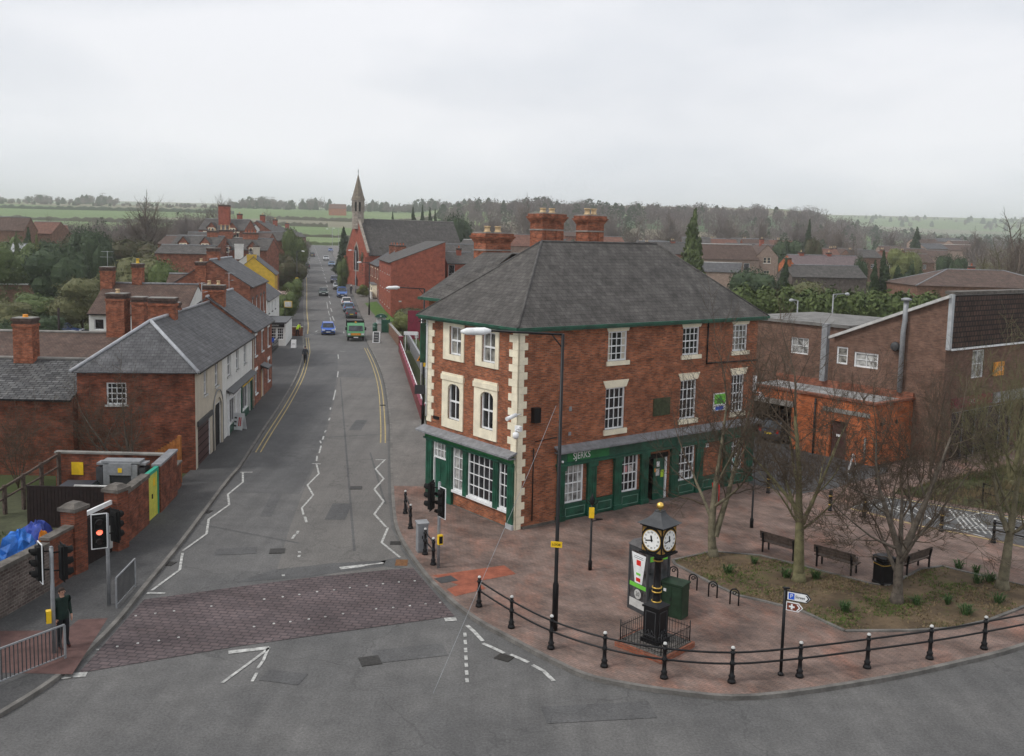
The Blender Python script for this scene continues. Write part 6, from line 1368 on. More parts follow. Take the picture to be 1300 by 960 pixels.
bh('bungalow', 'grey roofed bungalow with pale verge below the long brown house', 912, 205, 9, 7, rad(-20), 345, 334, BR_YEL, SLATE2, group=RG, verge=OFFW)
for i, (u, Y, v0, v1, lb) in enumerate([(884,300,308,302,'first'),(903,310,309,303,'second'),(921,305,310,304,'third'),(944,320,309,303,'fourth'),(962,310,311,304,'fifth'),(990,320,311,305,'sixth')]):
    bh('brick_house', lb+' of the distant chimneyed roofs in a row above the long brown roof', u, Y, 9, 7, rad(random.uniform(-20,20)), v0+3, v1, BR_RED, [SLATE,TILE,TILER][i%3], group='distant chimneyed roofs in a row', chims=[(4.5,3.5,1.3,.9,4,8.4+(i%2),dict(pots=2,ph=.7))], detail=False)
bh('brick_house', 'purple roofed brick house with two red chimneys among the trees', 1054, 192, 15, 8, rad(8), 338, 325, BR_ORG, M('purple tile', (.13,.10,.10), .8, .2, 2), group=RG, chims=[(3,4,.9,.8,6,9.8,dict(pots=1,mat=BR_MOD)),(9,4,.9,.8,6,9.8,dict(pots=1,mat=BR_MOD))])
bh('stone_cottage', 'slate roofed cottage with rubble stone end wall and brick stack', 1053, 165, 13.5, 7, rad(6), 352, 338, STONEW, SLATE, group=RG, chims=[(.5,3.5,.9,1.1,6,9.6,dict(pots=0,mat=BR_ORG))])
bh('low_building', 'very wide low building with brown and patched grey roof at the right', 1262, 132, 21, 13, rad(-3), 365, 344, BR_BRN, TILE, cat='building', roof='hip', chims=[(11,9,.8,.7,8,10.2,dict(pots=1,mat=BR_MOD,potm=POTR))])
for i, (u, Y, w_, v0, v1, a_) in enumerate([(1160,290,11,324,316,5),(1183,300,11,326,318,-10),(1190,360,10,316,310,15),(1214,370,10,318,311,-25),(1225,400,10,312,306,20),(1178,420,11,309,304,5),(1205,440,11,307,303,-15),(1136,310,8,322,313,0)]):
    bh('estate_house', ['wide','brown','plain','white verged','small','pale','farthest','single'][i]+' roof of the distant estate at the right', u, Y, w_, 8, rad(a_), v0, v1, BR_YEL, [TILE,TILE,SLATE2,TILE][i%4], group='distant estate roofs', verge=OFFW if i in (3,4) else None, detail=False)
for i, (u,Y,v0,v1,lb) in enumerate([(735,330,300,295,'roof glimpsed beyond the pub ridge'),(1010,260,322,314,'low roof behind the dark shrub'),(690,300,306,300,'roof glimpsed between second and third pub chimneys')]):
    bh('brick_house', 'distant '+lb, u, Y, 10, 7, rad(5), v0, v1, BR_RED, TILE, group=RG, detail=False)

MG = 'brick houses in the middle distance beyond the hedge'
for (u,Y,w_,a_,v0,v1,rm_,lb,ch_) in [(842,262,9,12,314,306,TILER,'orange roofed house just left of the big conifer',1),(826,290,9,-10,311,305,SLATE,'slate roofed house over the end of the pub ridge',1),(868,270,8,0,316,308,SLATE,'slate roofed house half hidden by the big conifer',1),(905,262,10,5,316,309,TILER,'red tiled house over the left half of the long brown roof',2),(945,266,10,-8,316,309,SLATE,'slate house over the right half of the long brown roof',2),(985,270,9,15,318,311,TILE,'brown roofed house right of the plain gable',1),(1015,250,8,-12,322,314,SLATE,'slate house between dark tree and tall conifer',1),(1048,262,9,8,322,315,TILER,'red roofed house over the purple roof',2),(1078,268,9,-6,322,315,TILE,'brown roofed house at the right of the purple roof',1),(1102,255,9,14,325,317,SLATE,'slate house behind the cypress clump',1),(1142,262,10,-4,328,319,TILER,'red roofed house behind the yellow green tree',1),(1168,258,9,12,331,322,TILE,'brown house left of the twin evergreens',1),(700,262,9,6,310,303,SLATE,'slate house glimpsed between the second and third stacks',1),(612,232,9,-14,314,305,TILE,'brown house glimpsed behind the first pub stack',1)]:
    bh('brick_house', lb, u, Y, w_, 7, rad(a_), v0+2, v1+1, [BR_RED,BR_BRN,BR_YEL][int(u)%3], rm_, group=MG, detail=False, chims=[(1.2+k*(w_-2.6),3.5,1.1,.8,4,8.6,dict(pots=2,mat=BR_CHM,ph=.45)) for k in range(ch_)], front=[(2,3,3.6,4.8,'n',2,2),(5.5,6.5,3.6,4.8,'n',2,2)])
fh = P(422,296,560); house('farm_building', 'small white farm building at the far end of the road', 'building', (fh.x-7,455), (fh.x+5,457), 6, 4, 5.6, 'gable', WHITER, SLATE, z=gz(0,455)-.3)
p_ = P(428,274,900); house('farmhouse', 'pink farmhouse on the far hillside left of the spire', 'house', (p_.x-8,900), (p_.x+8,902), 8, 7, 11, 'gable', BR_ORG, TILER, z=gz(p_.x,900)-.3, gut=False)
# ------------------------------------------------------------------ orange brick building and brown building on the right
K = Vector((20.8,53.2,0)); OD = Vector((-.615,.788,0)); OE = Vector((.788,.615,0))
OZ = PH
ob = thing('orange_building', 'low bright orange brick building with archway, brown door and flat grey roof', 'building', (K.x,K.y,OZ-.02), math.atan2(OD.y,OD.x)-math.pi)
# local: x runs from the far left end towards the corner at x = 0, y into the building
FO = Fr(0,0,1,0,0,-1); FOr = Fr(0,0,0,1,1,0)
q = MB(); wall(q, FO, -9.6, 0, -.1, 3.55, [(-2.85,-1.75,-.1,2.25),(-9.3,-5.6,-.1,2.6)], rv=.3); wall(q, FOr, 0, 4.1, -.1, 3.55); wall(q, Fr(-9.6,0,0,1,-1,0), 0, 4.1, -.1, 3.55); q.build('wall', BR_ORG, ob)
q = MB(); q.fb(FO,-9.75,.12,-.3,.1,3.55,3.68); q.box(.0-.2,.12,.3,4.1,3.55,3.68); q.fb(FO,-9.75,.04,-4.15,-3.9,3.4,3.95); q.build('parapet', BR_RED, ob)
q = MB(); q.box(-9.6,-.2,.3,3.9,3.45,3.5); q.build('roof', M('roofing felt', (.26,.26,.255), .8, .3, 1.2), ob)
q = MB(); q.fb(FO,-9.4,-5.5,.0,.06,2.6,2.95); q.build('arch_lintel', CONC, ob); q = MB(); q.fb(FO,-3.4,-.3,.0,.05,2.75,3.0); q.build('stone_band', CONC, ob)
q = MB(); q.fb(FO,-2.8,-1.8,-.2,-.15,0,2.2); o = q.build('door', GARG, ob); q = MB(); q.fb(FO,-2.5,-2.2,-.15,-.14,1.3,1.45); q.build('notice', WHITE, o)
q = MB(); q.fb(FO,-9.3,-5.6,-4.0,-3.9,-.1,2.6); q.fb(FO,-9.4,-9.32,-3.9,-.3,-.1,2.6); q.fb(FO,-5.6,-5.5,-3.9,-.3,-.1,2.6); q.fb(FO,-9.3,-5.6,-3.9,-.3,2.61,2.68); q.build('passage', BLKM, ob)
downpipe(ob, FO, -3.9, 0, 3.4, BLACK, .06); q = MB(); q.tube([FO(-.5,.04,.2),FO(-.5,.04,1.6)], .06, 6); q.build('cable_box', CONC, ob)
q = MB(); q.fb(FOr,.6,.75,0,.08,2.3,2.5); q.build('alarm_box', BLACK, ob); q = MB(); q.fb(FOr,2.2,2.35,0,.08,2.3,2.5); q.build('alarm_box', BLACK, ob)
Qc = Vector((25.07,54.3,0)); bb = thing('brown_building', 'large brown brick building with sloping verge, flue pipes and tile hung front', 'building', (Qc.x,Qc.y,0), math.atan2(-OD.y,-OD.x))
# local x negative = away along OD, y = along OE
FB = Fr(0,0,1,0,0,-1); FBr = Fr(0,0,0,1,1,0)
BRB = Mbrick('dark brown brick', (.205,.120,.088), (.145,.088,.066), (.14,.11,.09), var=.22, stainf=.35)
q = MB(); hl = [(-5.85,-4.2,5.15,6.1),(-7.1,-6.3,5.2,6.3)]
wall(q, FB, -7.3, 0, -.1, 6.98, hl); q.poly([FB(-7.3,0,6.98),FB(0,0,6.98),FB(0,0,9.9)]); wall(q, FBr, 0, 30, -.1, 6.85, [(3.2,4.7,4.9,6.6),(10.2,11.6,4.9,6.6),(1.2,9.0,.0,3.0),(10,19,.0,3.0)]); wall(q, FBr, 0, 30, 6.85, 9.95)
wall(q, Fr(-7.3,0,0,1,-1,0), 0, 30, -.1, 6.98); q.build('wall', BRB, bb)
window(bb, FB, *hl[0], 2, 2, sash=False, glass=GLASSN, fr=.1); window(bb, FB, *hl[1], 1, 2, sash=False, glass=GLASSC, fr=.1)
q = MB(); q.slab([(-7.6,-.25,6.92),(.1,-.25,10.0),(.1,30,10.0),(-7.6,30,6.92)], .18, 0, 1); q.build('roof', [TILE, OFFW], bb)
q = MB(); q.fb(FBr,.25,30,.0,.14,6.88,9.95); q.build('tile_hanging', TILEH, bb); q = MB(); q.fb(FBr,-.02,.24,-.02,.2,6.8,10.02); q.build('corner_board', GREYL, bb)
q = MB(); q.fb(FBr,.2,30,.14,.26,6.76,6.86); q.build('white_drip_board', WHITE, bb); q = MB(); q.slab([(.18,.2,10.16),(.18,30,10.16),(-.4,30,10.2),(-.4,.2,10.2)], .18); q.build('ridge_coping', STONE, bb)
window(bb, FBr, 3.2,4.7,4.9,6.6,2,2, sash=False, glass=GLASSN); window(bb, FBr, 10.2,11.6,4.9,6.6,2,2, sash=False, glass=GLASSN)
for a0,a1 in ((1.2,9.0),(10,19)): window(bb, FBr, a0,a1,0,3,5,1, GREY, sash=False, name='shop_window')
q = MB(); q.fb(FBr,1.0,5.6,.0,.25,3.3,3.85); o = q.build('shop_sign', MAROON, bb); text('SHOP', .42, FBr, 3.2, 3.57, .26, OFFW, o, sx=.9)
q = MB(); q.fb(FBr,5.8,19,.0,.25,3.2,3.8); q.build('shop_fascia', GREY, bb)
q = MB(); q.fb(FBr,5.7,6.9,.1,.22,4.9,5.75); o = q.build('square_sign', ORGS, bb); text('SALE', .38, FBr, 6.3, 5.32, .23, OFFW, o)
q = MB(); q.tube([FB(-2.55,.25,4.0),FB(-2.55,.25,7.7),FB(-2.5,.22,8.3),FB(-2.5,.22,9.55)], .15, 10); q.tube([FB(-2.5,.22,9.5),FB(-2.5,.22,9.62),FB(-2.5,.22,9.68)], [.3,.3,.1], 10); q.build('flue_pipe', GREY, bb)
q = MB(); q.fb(FB,-8.0,-7.62,.05,.4,4.0,7.7); q.build('air_duct', GREY, bb); q = MB(); q.lathe([(.3,0),(.28,.08),(.15,.16)], seg=12); q.v = [FB(-3.05+a,.15+c,6.7+b_) for a,b_,c in q.v]; q.build('wall_fan', CHAR, bb)
q = MB(); wall(q, Fr(-16,1.6,1,0,0,-1), 0, 8.7, -.1, 7.35, [(4.3,5.7,5.3,6.4)]); wall(q, Fr(-16,1.6,0,1,-1,0), 0, 9, -.1, 7.35); q.box(-16,-7.3,1.7,10.5,7.2,7.34); q.build('side_wing_wall', BRB, bb)
window(bb, Fr(-16,1.6,1,0,0,-1), 4.3,5.7,5.3,6.4,3,2, sash=False, glass=GLASSN)
q = MB(); q.box(-16.15,-7.2,1.42,10.6,7.35,7.55); q.build('side_wing_roof', M('pale felt', (.17,.165,.155), .8, .3, 1.5), bb)
p = K+OE*6.4-OD*.2; street_lamp((p.x,p.y,PH), 6.9, 'slim grey lamp post before the tile hung building', arm=.5, head=.8, az=rad(10), pm=GREY)
p = P(1075,405,66); street_lamp((p.x+1,p.y+6,PH), 8.9, 'thin lamp post behind the brown building with arm to the right', arm=1.0, head=.4, az=rad(15), pm=GREY, headm=GREYL)
p = P(1028,390,70); street_lamp((p.x,p.y+3,PH), 8.3, 'small lamp post near the hedge behind the flat roof', arm=.3, head=.4, az=rad(180), pm=GREY, headm=GREYL)
def simple_rail(pl, label, mat, h=1.0, group=None):
    t = thing('iron_railing', label, 'railing', pl[0]); l_ = [p-pl[0] for p in pl]
    for p in l_: q = MB(); q.box(p.x-.03,p.x+.03,p.y-.03,p.y+.03,0,h); q.build('post', mat, t)
    for z_ in (h-.06,h*.5): q = MB(); q.tube([(p.x,p.y,z_) for p in l_], .025, 6); q.build('rail', mat, t)
    return t
simple_rail([G(u,v,PH) for u,v in [(1198,597),(1226,591),(1250,584),(1271,578),(1300,572),(1330,566)]], 'dark railing along the top of the rough bank', BLACK)
simple_rail([G(u,v,PH) for u,v in [(1247,638),(1290,650),(1340,662)]], 'low dark railing among the shrubs of the rough bank', BLACK)
# ------------------------------------------------------------------ vehicles
def paint(name, c): return M(name, c, .28, .04, 1, spec=.6)
P_BLUE = paint('bright blue car paint', (.02,.11,.50)); P_DARK = paint('dark car paint', (.025,.03,.04)); P_SIL = paint('silver car paint', (.45,.47,.48)); P_WHT = paint('white car paint', (.70,.71,.72))
P_LBL = paint('light blue car paint', (.12,.24,.42)); P_GRN = paint('dark green car paint', (.02,.05,.035)); P_NAVY = paint('navy car paint', (.02,.04,.12)); P_RED = paint('red car paint', (.30,.02,.03)); P_MID = paint('mid blue van paint', (.04,.12,.36))
LAMP = M('headlamp glass', (.7,.72,.72), .15, .03, 3); TAIL = M('tail lamp red', (.35,.01,.01), .25, .05, 3); PLW = M('white plate', (.75,.75,.72), .5, .03, 3); PLY = M('yellow plate', (.75,.55,.05), .5, .03, 3)
def car(label, pos, head, pm, kind='hatch', cat='car', group='cars along the road'):
    Lc, W, Hh = {'hatch':(3.9,1.66,1.44),'saloon':(4.4,1.72,1.42),'mpv':(4.5,1.78,1.80),'estate':(4.5,1.74,1.48)}[kind]
    t = thing('car', label, cat, pos, head, group); h = Lc/2; w_ = W/2; belt = Hh*.60
    b = MB()
    prof = {'hatch':[(-h,.35),(-h-.02,.75),(-h+.12,belt),(h*.38,belt),(h*.86,belt-.16),(h,.62),(h+.03,.35)],'saloon':[(-h,.35),(-h-.02,.72),(-h+.08,belt+.02),(-h*.55,belt+.06),(h*.40,belt),(h*.88,belt-.17),(h,.60),(h+.03,.35)],
            'mpv':[(-h,.35),(-h-.02,.85),(-h+.08,belt),(h*.55,belt),(h*.9,belt-.22),(h,.66),(h+.03,.35)],'estate':[(-h,.35),(-h-.02,.75),(-h+.08,belt),(h*.38,belt),(h*.88,belt-.16),(h,.62),(h+.03,.35)]}[kind]
    n = len(prof); ring = []
    for y, k in ((-w_+.02,0),(-w_,1),(-w_*.93,2),(w_*.93,2),(w_,1),(w_-.02,0)):
        row = []
        for (x,z) in prof:
            zz = z if k == 2 else (z-.05 if z > .5 else z); xx = x*(1 if k == 2 else .985)
            if k == 0: zz = min(zz,.32) if z < .5 else zz-.12
            row.append((xx,y,zz))
        ring.append(row)
    for a_, c_ in zip(ring, ring[1:]): b.add(a_+c_, [(i,i+1,n+i+1,n+i) for i in range(n-1)], 0, True)
    b.add(ring[0], [tuple(range(n))]); b.add(ring[-1], [tuple(range(n))]); b.box(-h+.05,h-.02,-w_+.1,w_-.1,.22,.4)
    o = b.build('body', pm, t)
    cabx = {'hatch':(-h+.12,-h+.42,h*.10,h*.42),'saloon':(-h*.62,-h*.30,h*.08,h*.42),'mpv':(-h+.08,-h+.28,h*.22,h*.58),'estate':(-h+.1,-h+.42,h*.08,h*.42)}[kind]
    x0,x1,x2,x3 = cabx; c = MB(); q = [(x0,-w_*.92,belt-.02),(x3,-w_*.92,belt-.02),(x3,w_*.92,belt-.02),(x0,w_*.92,belt-.02),(x1,-w_*.74,Hh-.03),(x2,-w_*.74,Hh-.03),(x2,w_*.74,Hh-.03),(x1,w_*.74,Hh-.03)]
    c.add(q, [(0,1,5,4),(1,2,6,5),(2,3,7,6),(3,0,4,7),(4,5,6,7)]); c.build('window', CARG, t)
    r = MB(); r.slab([(x1-.06,-w_*.77,Hh),(x2+.05,-w_*.77,Hh),(x2+.05,w_*.77,Hh),(x1-.06,w_*.77,Hh)], .06)
    for s_ in (-1,1):
        for (xa,xb) in ((x0+.0,x1),(x3,x2),((x0+x3)*.48,(x1+x2)*.5)): r.tube([(xa,s_*w_*.925,belt-.03),(xb,s_*w_*.75,Hh-.03)], .035, 4, sm=False)
    r.build('roof', pm, t)
    for sx in (-1,1):
        for sy in (-1,1):
            x = sx*h*.64; q = MB(); q.tube([(x,sy*(w_-.20),.31),(x,sy*(w_+.01),.31)], .31, 14); o = q.build('wheel', RUBBER, t); q = MB(); q.tube([(x,sy*(w_+.01),.31),(x,sy*(w_+.02),.31)], .19, 10); q.build('hubcap', GREYL, o)
    for sy in (-1,1):
        q = MB(); q.box(h-.16,h+.025,sy*w_*.72-.19,sy*w_*.72+.19,.58,.74); q.build('headlight', LAMP, t); q = MB(); q.box(-h-.03,-h+.1,sy*w_*.8-.1,sy*w_*.8+.1,.66,.90); q.build('tail_light', TAIL, t)
        q = MB(); q.box(x3-.35,x3-.2,sy*(w_+.02)-.07,sy*(w_+.02)+.07,belt,belt+.12); q.build('wing_mirror', pm, t)
    q = MB(); q.box(h+.02,h+.06,-w_*.9,w_*.9,.30,.50); q.build('front_bumper', CHAR, t); q = MB(); q.box(-h-.06,-h-.0,-w_*.9,w_*.9,.32,.52); q.build('rear_bumper', CHAR, t)
    q = MB(); q.box(h+.06,h+.07,-.26,.26,.36,.48); q.build('number_plate', PLW, t); q = MB(); q.box(-h-.075,-h-.06,-.26,.26,.55,.67); q.build('number_plate', PLY, t)
    q = MB(); q.box(h+.0,h+.035,-.4,.4,.56,.66); q.build('grille', BLKM, t)
    return t
RDT = math.atan2(-.977,.215); RDA = RDT+math.pi
def gp(u, v, dz=0.0): p = G(u,v); return Vector((p.x,p.y,zr(p.y,dz)))
car('bright blue hatchback driving towards the junction beside the green van', gp(416.5,424), rad(-78), P_BLUE)
car('dark car with yellow rear plate, last parked before the green van', gp(445.5,403), RDA, P_DARK, 'hatch')
car('grey blue car in the parked row, second beyond the green van', gp(442.5,395.5), RDA, P_LBL, 'hatch')
car('white car in the middle of the parked row', gp(439.7,388), RDA, P_WHT, 'hatch')
car('tall blue people carrier in the parked row', gp(434,377), RDT, P_MID, 'mpv')
car('silver saloon parked between people carrier and navy car', gp(428.3,367), RDT, P_SIL, 'saloon')
car('navy car at the far end of the parked row', gp(424.6,358.5), RDT, P_NAVY, 'hatch')
car('dark green car driving up the middle of the road', gp(410.6,375), RDT, P_GRN, 'saloon')
car('light blue car far up beside the right kerb', gp(421,338), RDT, P_LBL, 'saloon')
car('silver white car far up in the right lane', gp(414,330.5), RDT, P_WHT, 'saloon')
car('tiny blue car near the top of the road', gp(420,319.5), RDT, P_BLUE, 'hatch')
car('dark grey car far up in the left lane', gp(396.3,326), RDA, P_DARK, 'estate')
car('black car parked far up by the left kerb', gp(389.5,341), RDA, P_DARK, 'hatch')
CG = 'cars in the car park'
for (u,v,Y,hd,pm,lb) in ((82,406,112,rad(10),P_NAVY,'navy car at the back of the car park'),(90,414,104,rad(5),P_SIL,'silver car in front of the navy one in the car park'),(62,421,98,rad(15),P_SIL,'silver car at the left of the car park by the pole')):
    p = P(u,v,Y); car(lb, (p.x,p.y,zr(p.y,.02)), hd, pm, 'hatch', group=CG)
car('dark grey car half hidden behind the dark board fence', (-19.0,41.0,.02), rad(95), P_DARK, 'hatch', group=None)
p = K+OD*7.4+OE*2.2; car('dark car inside the archway of the orange building', (p.x,p.y,PH), math.atan2(OE.y,OE.x), P_DARK, 'hatch', group=None)
# green flat bed truck
tp = gp(451,430.5); t = thing('truck', 'green cabbed flatbed truck with orange front panel parked at the right kerb', 'truck', tp, rad(-79))
GRN = paint('truck green', (.09,.28,.13)); w_ = 1.0
b = MB(); pr = [(2.3,.45),(2.75,.5),(2.78,1.05),(2.55,1.15),(2.15,1.85),(1.9,2.05),(.95,2.08),(.95,.45)]
b.add([(x,-w_,z) for x,z in pr]+[(x,w_,z) for x,z in pr], [tuple(range(8)), tuple(reversed(range(8,16)))]+[(i,(i+1)%8,(i+1)%8+8,i+8) for i in range(8)]); b.build('cab', GRN, t)
b = MB(); b.add([(2.54,-w_*.86,1.2),(2.54,w_*.86,1.2),(2.19,w_*.8,1.82),(2.19,-w_*.8,1.82)], [(0,1,2,3)]); b.v = [(x+.035,y,z+.015) for x,y,z in b.v]; b.build('windscreen', CARG, t)
for s_ in (-1,1): b = MB(); b.box(1.15,1.95,s_*w_-.01,s_*w_+.01,1.2,1.85); b.build('side_window', CARG, t)
b = MB(); b.box(2.76,2.82,-.55,.55,.72,.98); b.build('orange_panel', ORGS, t)
for s_ in (-1,1):
    b = MB(); b.box(2.76,2.82,s_*.8-.16,s_*.8+.16,.74,.96); b.build('headlight', LAMP, t); b = MB(); b.box(2.2,2.35,s_*1.15-.1,s_*1.15+.1,1.3,1.65); b.build('wing_mirror', BLKM, t)
b = MB(); b.box(2.72,2.9,-w_,w_,.38,.6); b.build('bumper', BLKM, t); b = MB(); b.box(2.9,2.91,-.27,.27,.43,.55); b.build('number_plate', PLW, t)
b = MB(); b.box(-2.9,.85,-1.05,1.05,.75,.9); 
for s_ in (-1,1): b.box(-2.9,.85,s_*1.05-.03,s_*1.05+.03,.9,1.35)
b.box(-2.93,-2.87,-1.05,1.05,.9,1.35); b.build('flat_bed', GRN, t)
b = MB(); b.box(.75,.85,-1.05,1.05,.9,2.25); b.tube([(.8,-1.02,2.3),(.8,1.02,2.3)], .05, 6); b.tube([(-2.8,-1.02,2.3),(-2.8,1.02,2.3)], .05, 6)
for s_ in (-1,1): b.tube([(.8,s_*1.02,2.3),(-2.8,s_*1.02,2.3),(-2.8,s_*1.02,.9)], .04, 6)
b.build('load_frame', BLACK, t); b = MB(); b.lathe([(.12,2.08),(.12,2.2),(.06,2.25)],1.4,0,10); b.build('amber_beacon', ORGS, t)
b = MB(); b.box(-2.6,.6,-.9,.9,.9,1.5); b.build('load', M('dark load', (.03,.035,.03), .8, .5, 3), t)
for x in (1.9,-1.9):
    for s_ in (-1,1): b = MB(); b.tube([(x,s_*.78,.36),(x,s_*1.0,.36)], .36, 14); o = b.build('wheel', RUBBER, t); b = MB(); b.tube([(x,s_*1.0,.36),(x,s_*1.01,.36)], .2, 10); b.build('hubcap', GREYL, o)
# ------------------------------------------------------------------ people
def person(label, pos, yaw_, jacket, trousers, h=1.74, pose='stand', hair=HAIR, hat=None, shoes=BLKM):
    k = h/1.74; t = thing('person', label, 'person', pos, yaw_)
    V, E, Rr = [], [], []
    def v(x,y,z,rx,ry=None): V.append((x*k,y*k,z*k)); Rr.append((rx*k,(ry or rx)*k)); return len(V)-1
    def e(a,b): E.append((a,b))
    lean = .55 if pose == 'bend' else 0.0
    def up(x,y,z):    # lean the upper body forward about the hips
        dz = z-.95; return (x+math.sin(lean)*dz, y, .95+math.cos(lean)*dz)
    pel = v(0,0,.95,.14,.17)
    w1 = v(*up(0,0,1.10),.135,.165); ch_ = v(*up(.0,0,1.30),.145,.185); nk = v(*up(-.005,0,1.46),.065,.075); n2 = v(*up(.01,0,1.53),.05,.052); hd = v(*up(.02,0,1.60),.083,.078); ht = v(*up(.015,0,1.68),.085,.076)
    for a,b_ in ((pel,w1),(w1,ch_),(ch_,nk),(nk,n2),(n2,hd),(hd,ht)): e(a,b_)
    hands = []
    for s_ in (-1,1):
        sw = {'walk':.16*s_,'bend':.1*s_}.get(pose,.02)
        hp = v(.0,s_*.09,.88,.11); kn = v(.03+sw*.8,s_*.10,.50,.072); an = v(-.01+sw*1.3,s_*.105,.10,.05); toe = v(.14+sw*1.3,s_*.125,.035,.035,.045); heel = v(-.04+sw*1.3,s_*.105,.035,.035)
        e(pel,hp); e(hp,kn); e(kn,an); e(an,toe); e(an,heel)
        sh = v(*up(0,s_*.17,1.41),.075); f = .22 if pose == 'bend' else -sw*.5
        el = v(*up(-.03+f*.8,s_*.235,1.14),.058); wr = v(*up(.06+f*1.4,s_*.245,.90),.030); pm_ = v(*up(.085+f*1.5,s_*.24,.845),.032,.020)
        e(ch_,sh); e(sh,el); e(el,wr); e(wr,pm_)
        for i,(dx,ln) in enumerate(((-.026,.062),(-.009,.074),(.009,.078),(.026,.068))):
            a1 = v(*up(.085+f*1.5+dx,s_*.238,.81),.0085); a2 = v(*up(.09+f*1.5+dx,s_*.228,.81-ln*.55),.008); a3 = v(*up(.10+f*1.5+dx,s_*.215,.81-ln),.007); e(pm_,a1); e(a1,a2); e(a2,a3)
        a1 = v(*up(.115+f*1.5,s_*.225,.85),.010); a2 = v(*up(.135+f*1.5,s_*.212,.82),.009); e(pm_,a1); e(a1,a2)
        hands.append(Vector(V[pm_]))
    me = bpy.data.meshes.new('body'); me.from_pydata(V, E, []); o = bpy.data.objects.new('body', me); C.objects.link(o)
    m = o.modifiers.new('skin','SKIN'); m.use_smooth_shade = True; m2 = o.modifiers.new('sub','SUBSURF'); m2.levels = 2; m2.render_levels = 2
    for i, r_ in enumerate(Rr): me.skin_vertices[0].data[i].radius = r_
    me.skin_vertices[0].data[0].use_root = True
    dg = bpy.context.evaluated_depsgraph_get(); m3 = bpy.data.meshes.new_from_object(o.evaluated_get(dg)); m3.name = 'body'
    bpy.data.objects.remove(o)
    m3.materials.clear()
    for mm in (SKIN, jacket, trousers, shoes): m3.materials.append(mm)
    nkz = Vector(V[nk]).z+.03*k; hz_ = [h_ for h_ in hands]
    wrl = [Vector(V[i]) for i in range(len(V))]
    for p_ in m3.polygons:
        c = p_.center; p_.use_smooth = True
        if min((c-h_).length for h_ in hz_) < .085*k or (c-(hz_[0]+Vector((0,0,-.07*k)))).length < .06*k or (c-(hz_[1]+Vector((0,0,-.07*k)))).length < .06*k: p_.material_index = 0
        elif (c-Vector(V[hd])).length < .14*k or (c-Vector(V[n2])).length < .06*k: p_.material_index = 0
        elif c.z < .085*k: p_.material_index = 3
        elif c.z < .84*k: p_.material_index = 2
        else: p_.material_index = 1
    for p_ in m3.polygons:      # sleeves stay jacket coloured below the hem
        c = p_.center
        if p_.material_index == 2 and abs(c.y) > .19*k: p_.material_index = 1
    bo = bpy.data.objects.new('body', m3); C.objects.link(bo); bo.parent = t
    H_ = Vector(V[hd]); cl_, sl_ = math.cos(lean), math.sin(lean)
    def hx(x,y,z): return (H_.x+k*(x*cl_+z*sl_), H_.y+k*y, H_.z+k*(z*cl_-x*sl_))
    # head shape: hair cap, nose, eyes, mouth, ears
    q = MB(); vs = []; nu, nv = 14, 7
    for j in range(nv+1):
        for i in range(nu):
            a = 2*math.pi*i/nu; b_ = -.5+(math.pi/2+.5)*j/nv; fr_ = math.cos(a)
            zz = .045+.098*math.sin(b_); 
            if fr_ > .3: zz = max(zz, .075)
            vs.append(hx(-.008+.102*math.cos(b_)*fr_, .092*math.cos(b_)*math.sin(a), zz))
    q.add(vs, [(j*nu+i,j*nu+(i+1)%nu,(j+1)*nu+(i+1)%nu,(j+1)*nu+i) for j in range(nv) for i in range(nu)], 0, True); q.build('hair', hat or hair, t)
    q = MB(); q.tube([hx(.078,0,.03),hx(.108,0,-.005),hx(.085,0,-.018)], [.008*k,.016*k,.012*k], 6); q.build('nose', SKIN, bo)
    for s_ in (-1,1):
        q = MB(); q.tube([hx(.078,s_*.030,.028),hx(.088,s_*.030,.028)], .010*k, 6); q.build('eye', BLKM, bo); q = MB(); q.tube([hx(-.005,s_*.078,.02),hx(.0,s_*.094,.0),hx(.005,s_*.08,-.02)], .014*k, 5); q.build('ear', SKIN, bo)
    q = MB(); q.tube([hx(.082,-.022,-.045),hx(.09,0,-.045),hx(.082,.022,-.045)], .005*k, 5); q.build('mouth', M('lips', (.3,.1,.08), .5, .05, 5) if 'lips' not in bpy.data.materials else bpy.data.materials['lips'], bo)
    q = MB(); c_ = up(0,0,1.44); q.tube([(c_[0]*k-.02,-.07*k,c_[2]*k),(c_[0]*k-.06*k,0,c_[2]*k+.03*k),(c_[0]*k-.02,.07*k,c_[2]*k)], .03*k, 6); q.build('collar', jacket, t)
    return t
JG = M('dark green jacket', (.012,.028,.022), .85, .3, 5); JD = M('dark grey jacket', (.05,.055,.065), .85, .2, 5); TRB = M('dark trousers', (.012,.013,.016), .85, .2, 5); HV = M('hi vis yellow', (.60,.85,.05), .6, .1, 5)
person('man in dark green jacket and black trousers waiting at the crossing beside the traffic light', Gp(80,822), rad(-35), JG, TRB, 1.86, shoes=M('brown shoes', (.07,.02,.015), .5, .1, 5))
person('pedestrian in grey jacket walking along the double yellow lines on the left', gp(387.5,462), rad(95), JD, TRB, 1.76, 'walk')
person('worker in bright yellow jacket bending beside the low shop on the left footway', Gp(377.5,428), rad(-20), HV, TRB, 1.75, 'bend')
person('pedestrian in dark clothes and white cap on the footway near the church', gp(445.7,374.5,PH), rad(100), JD, TRB, 1.74, 'walk', hat=WHITE)
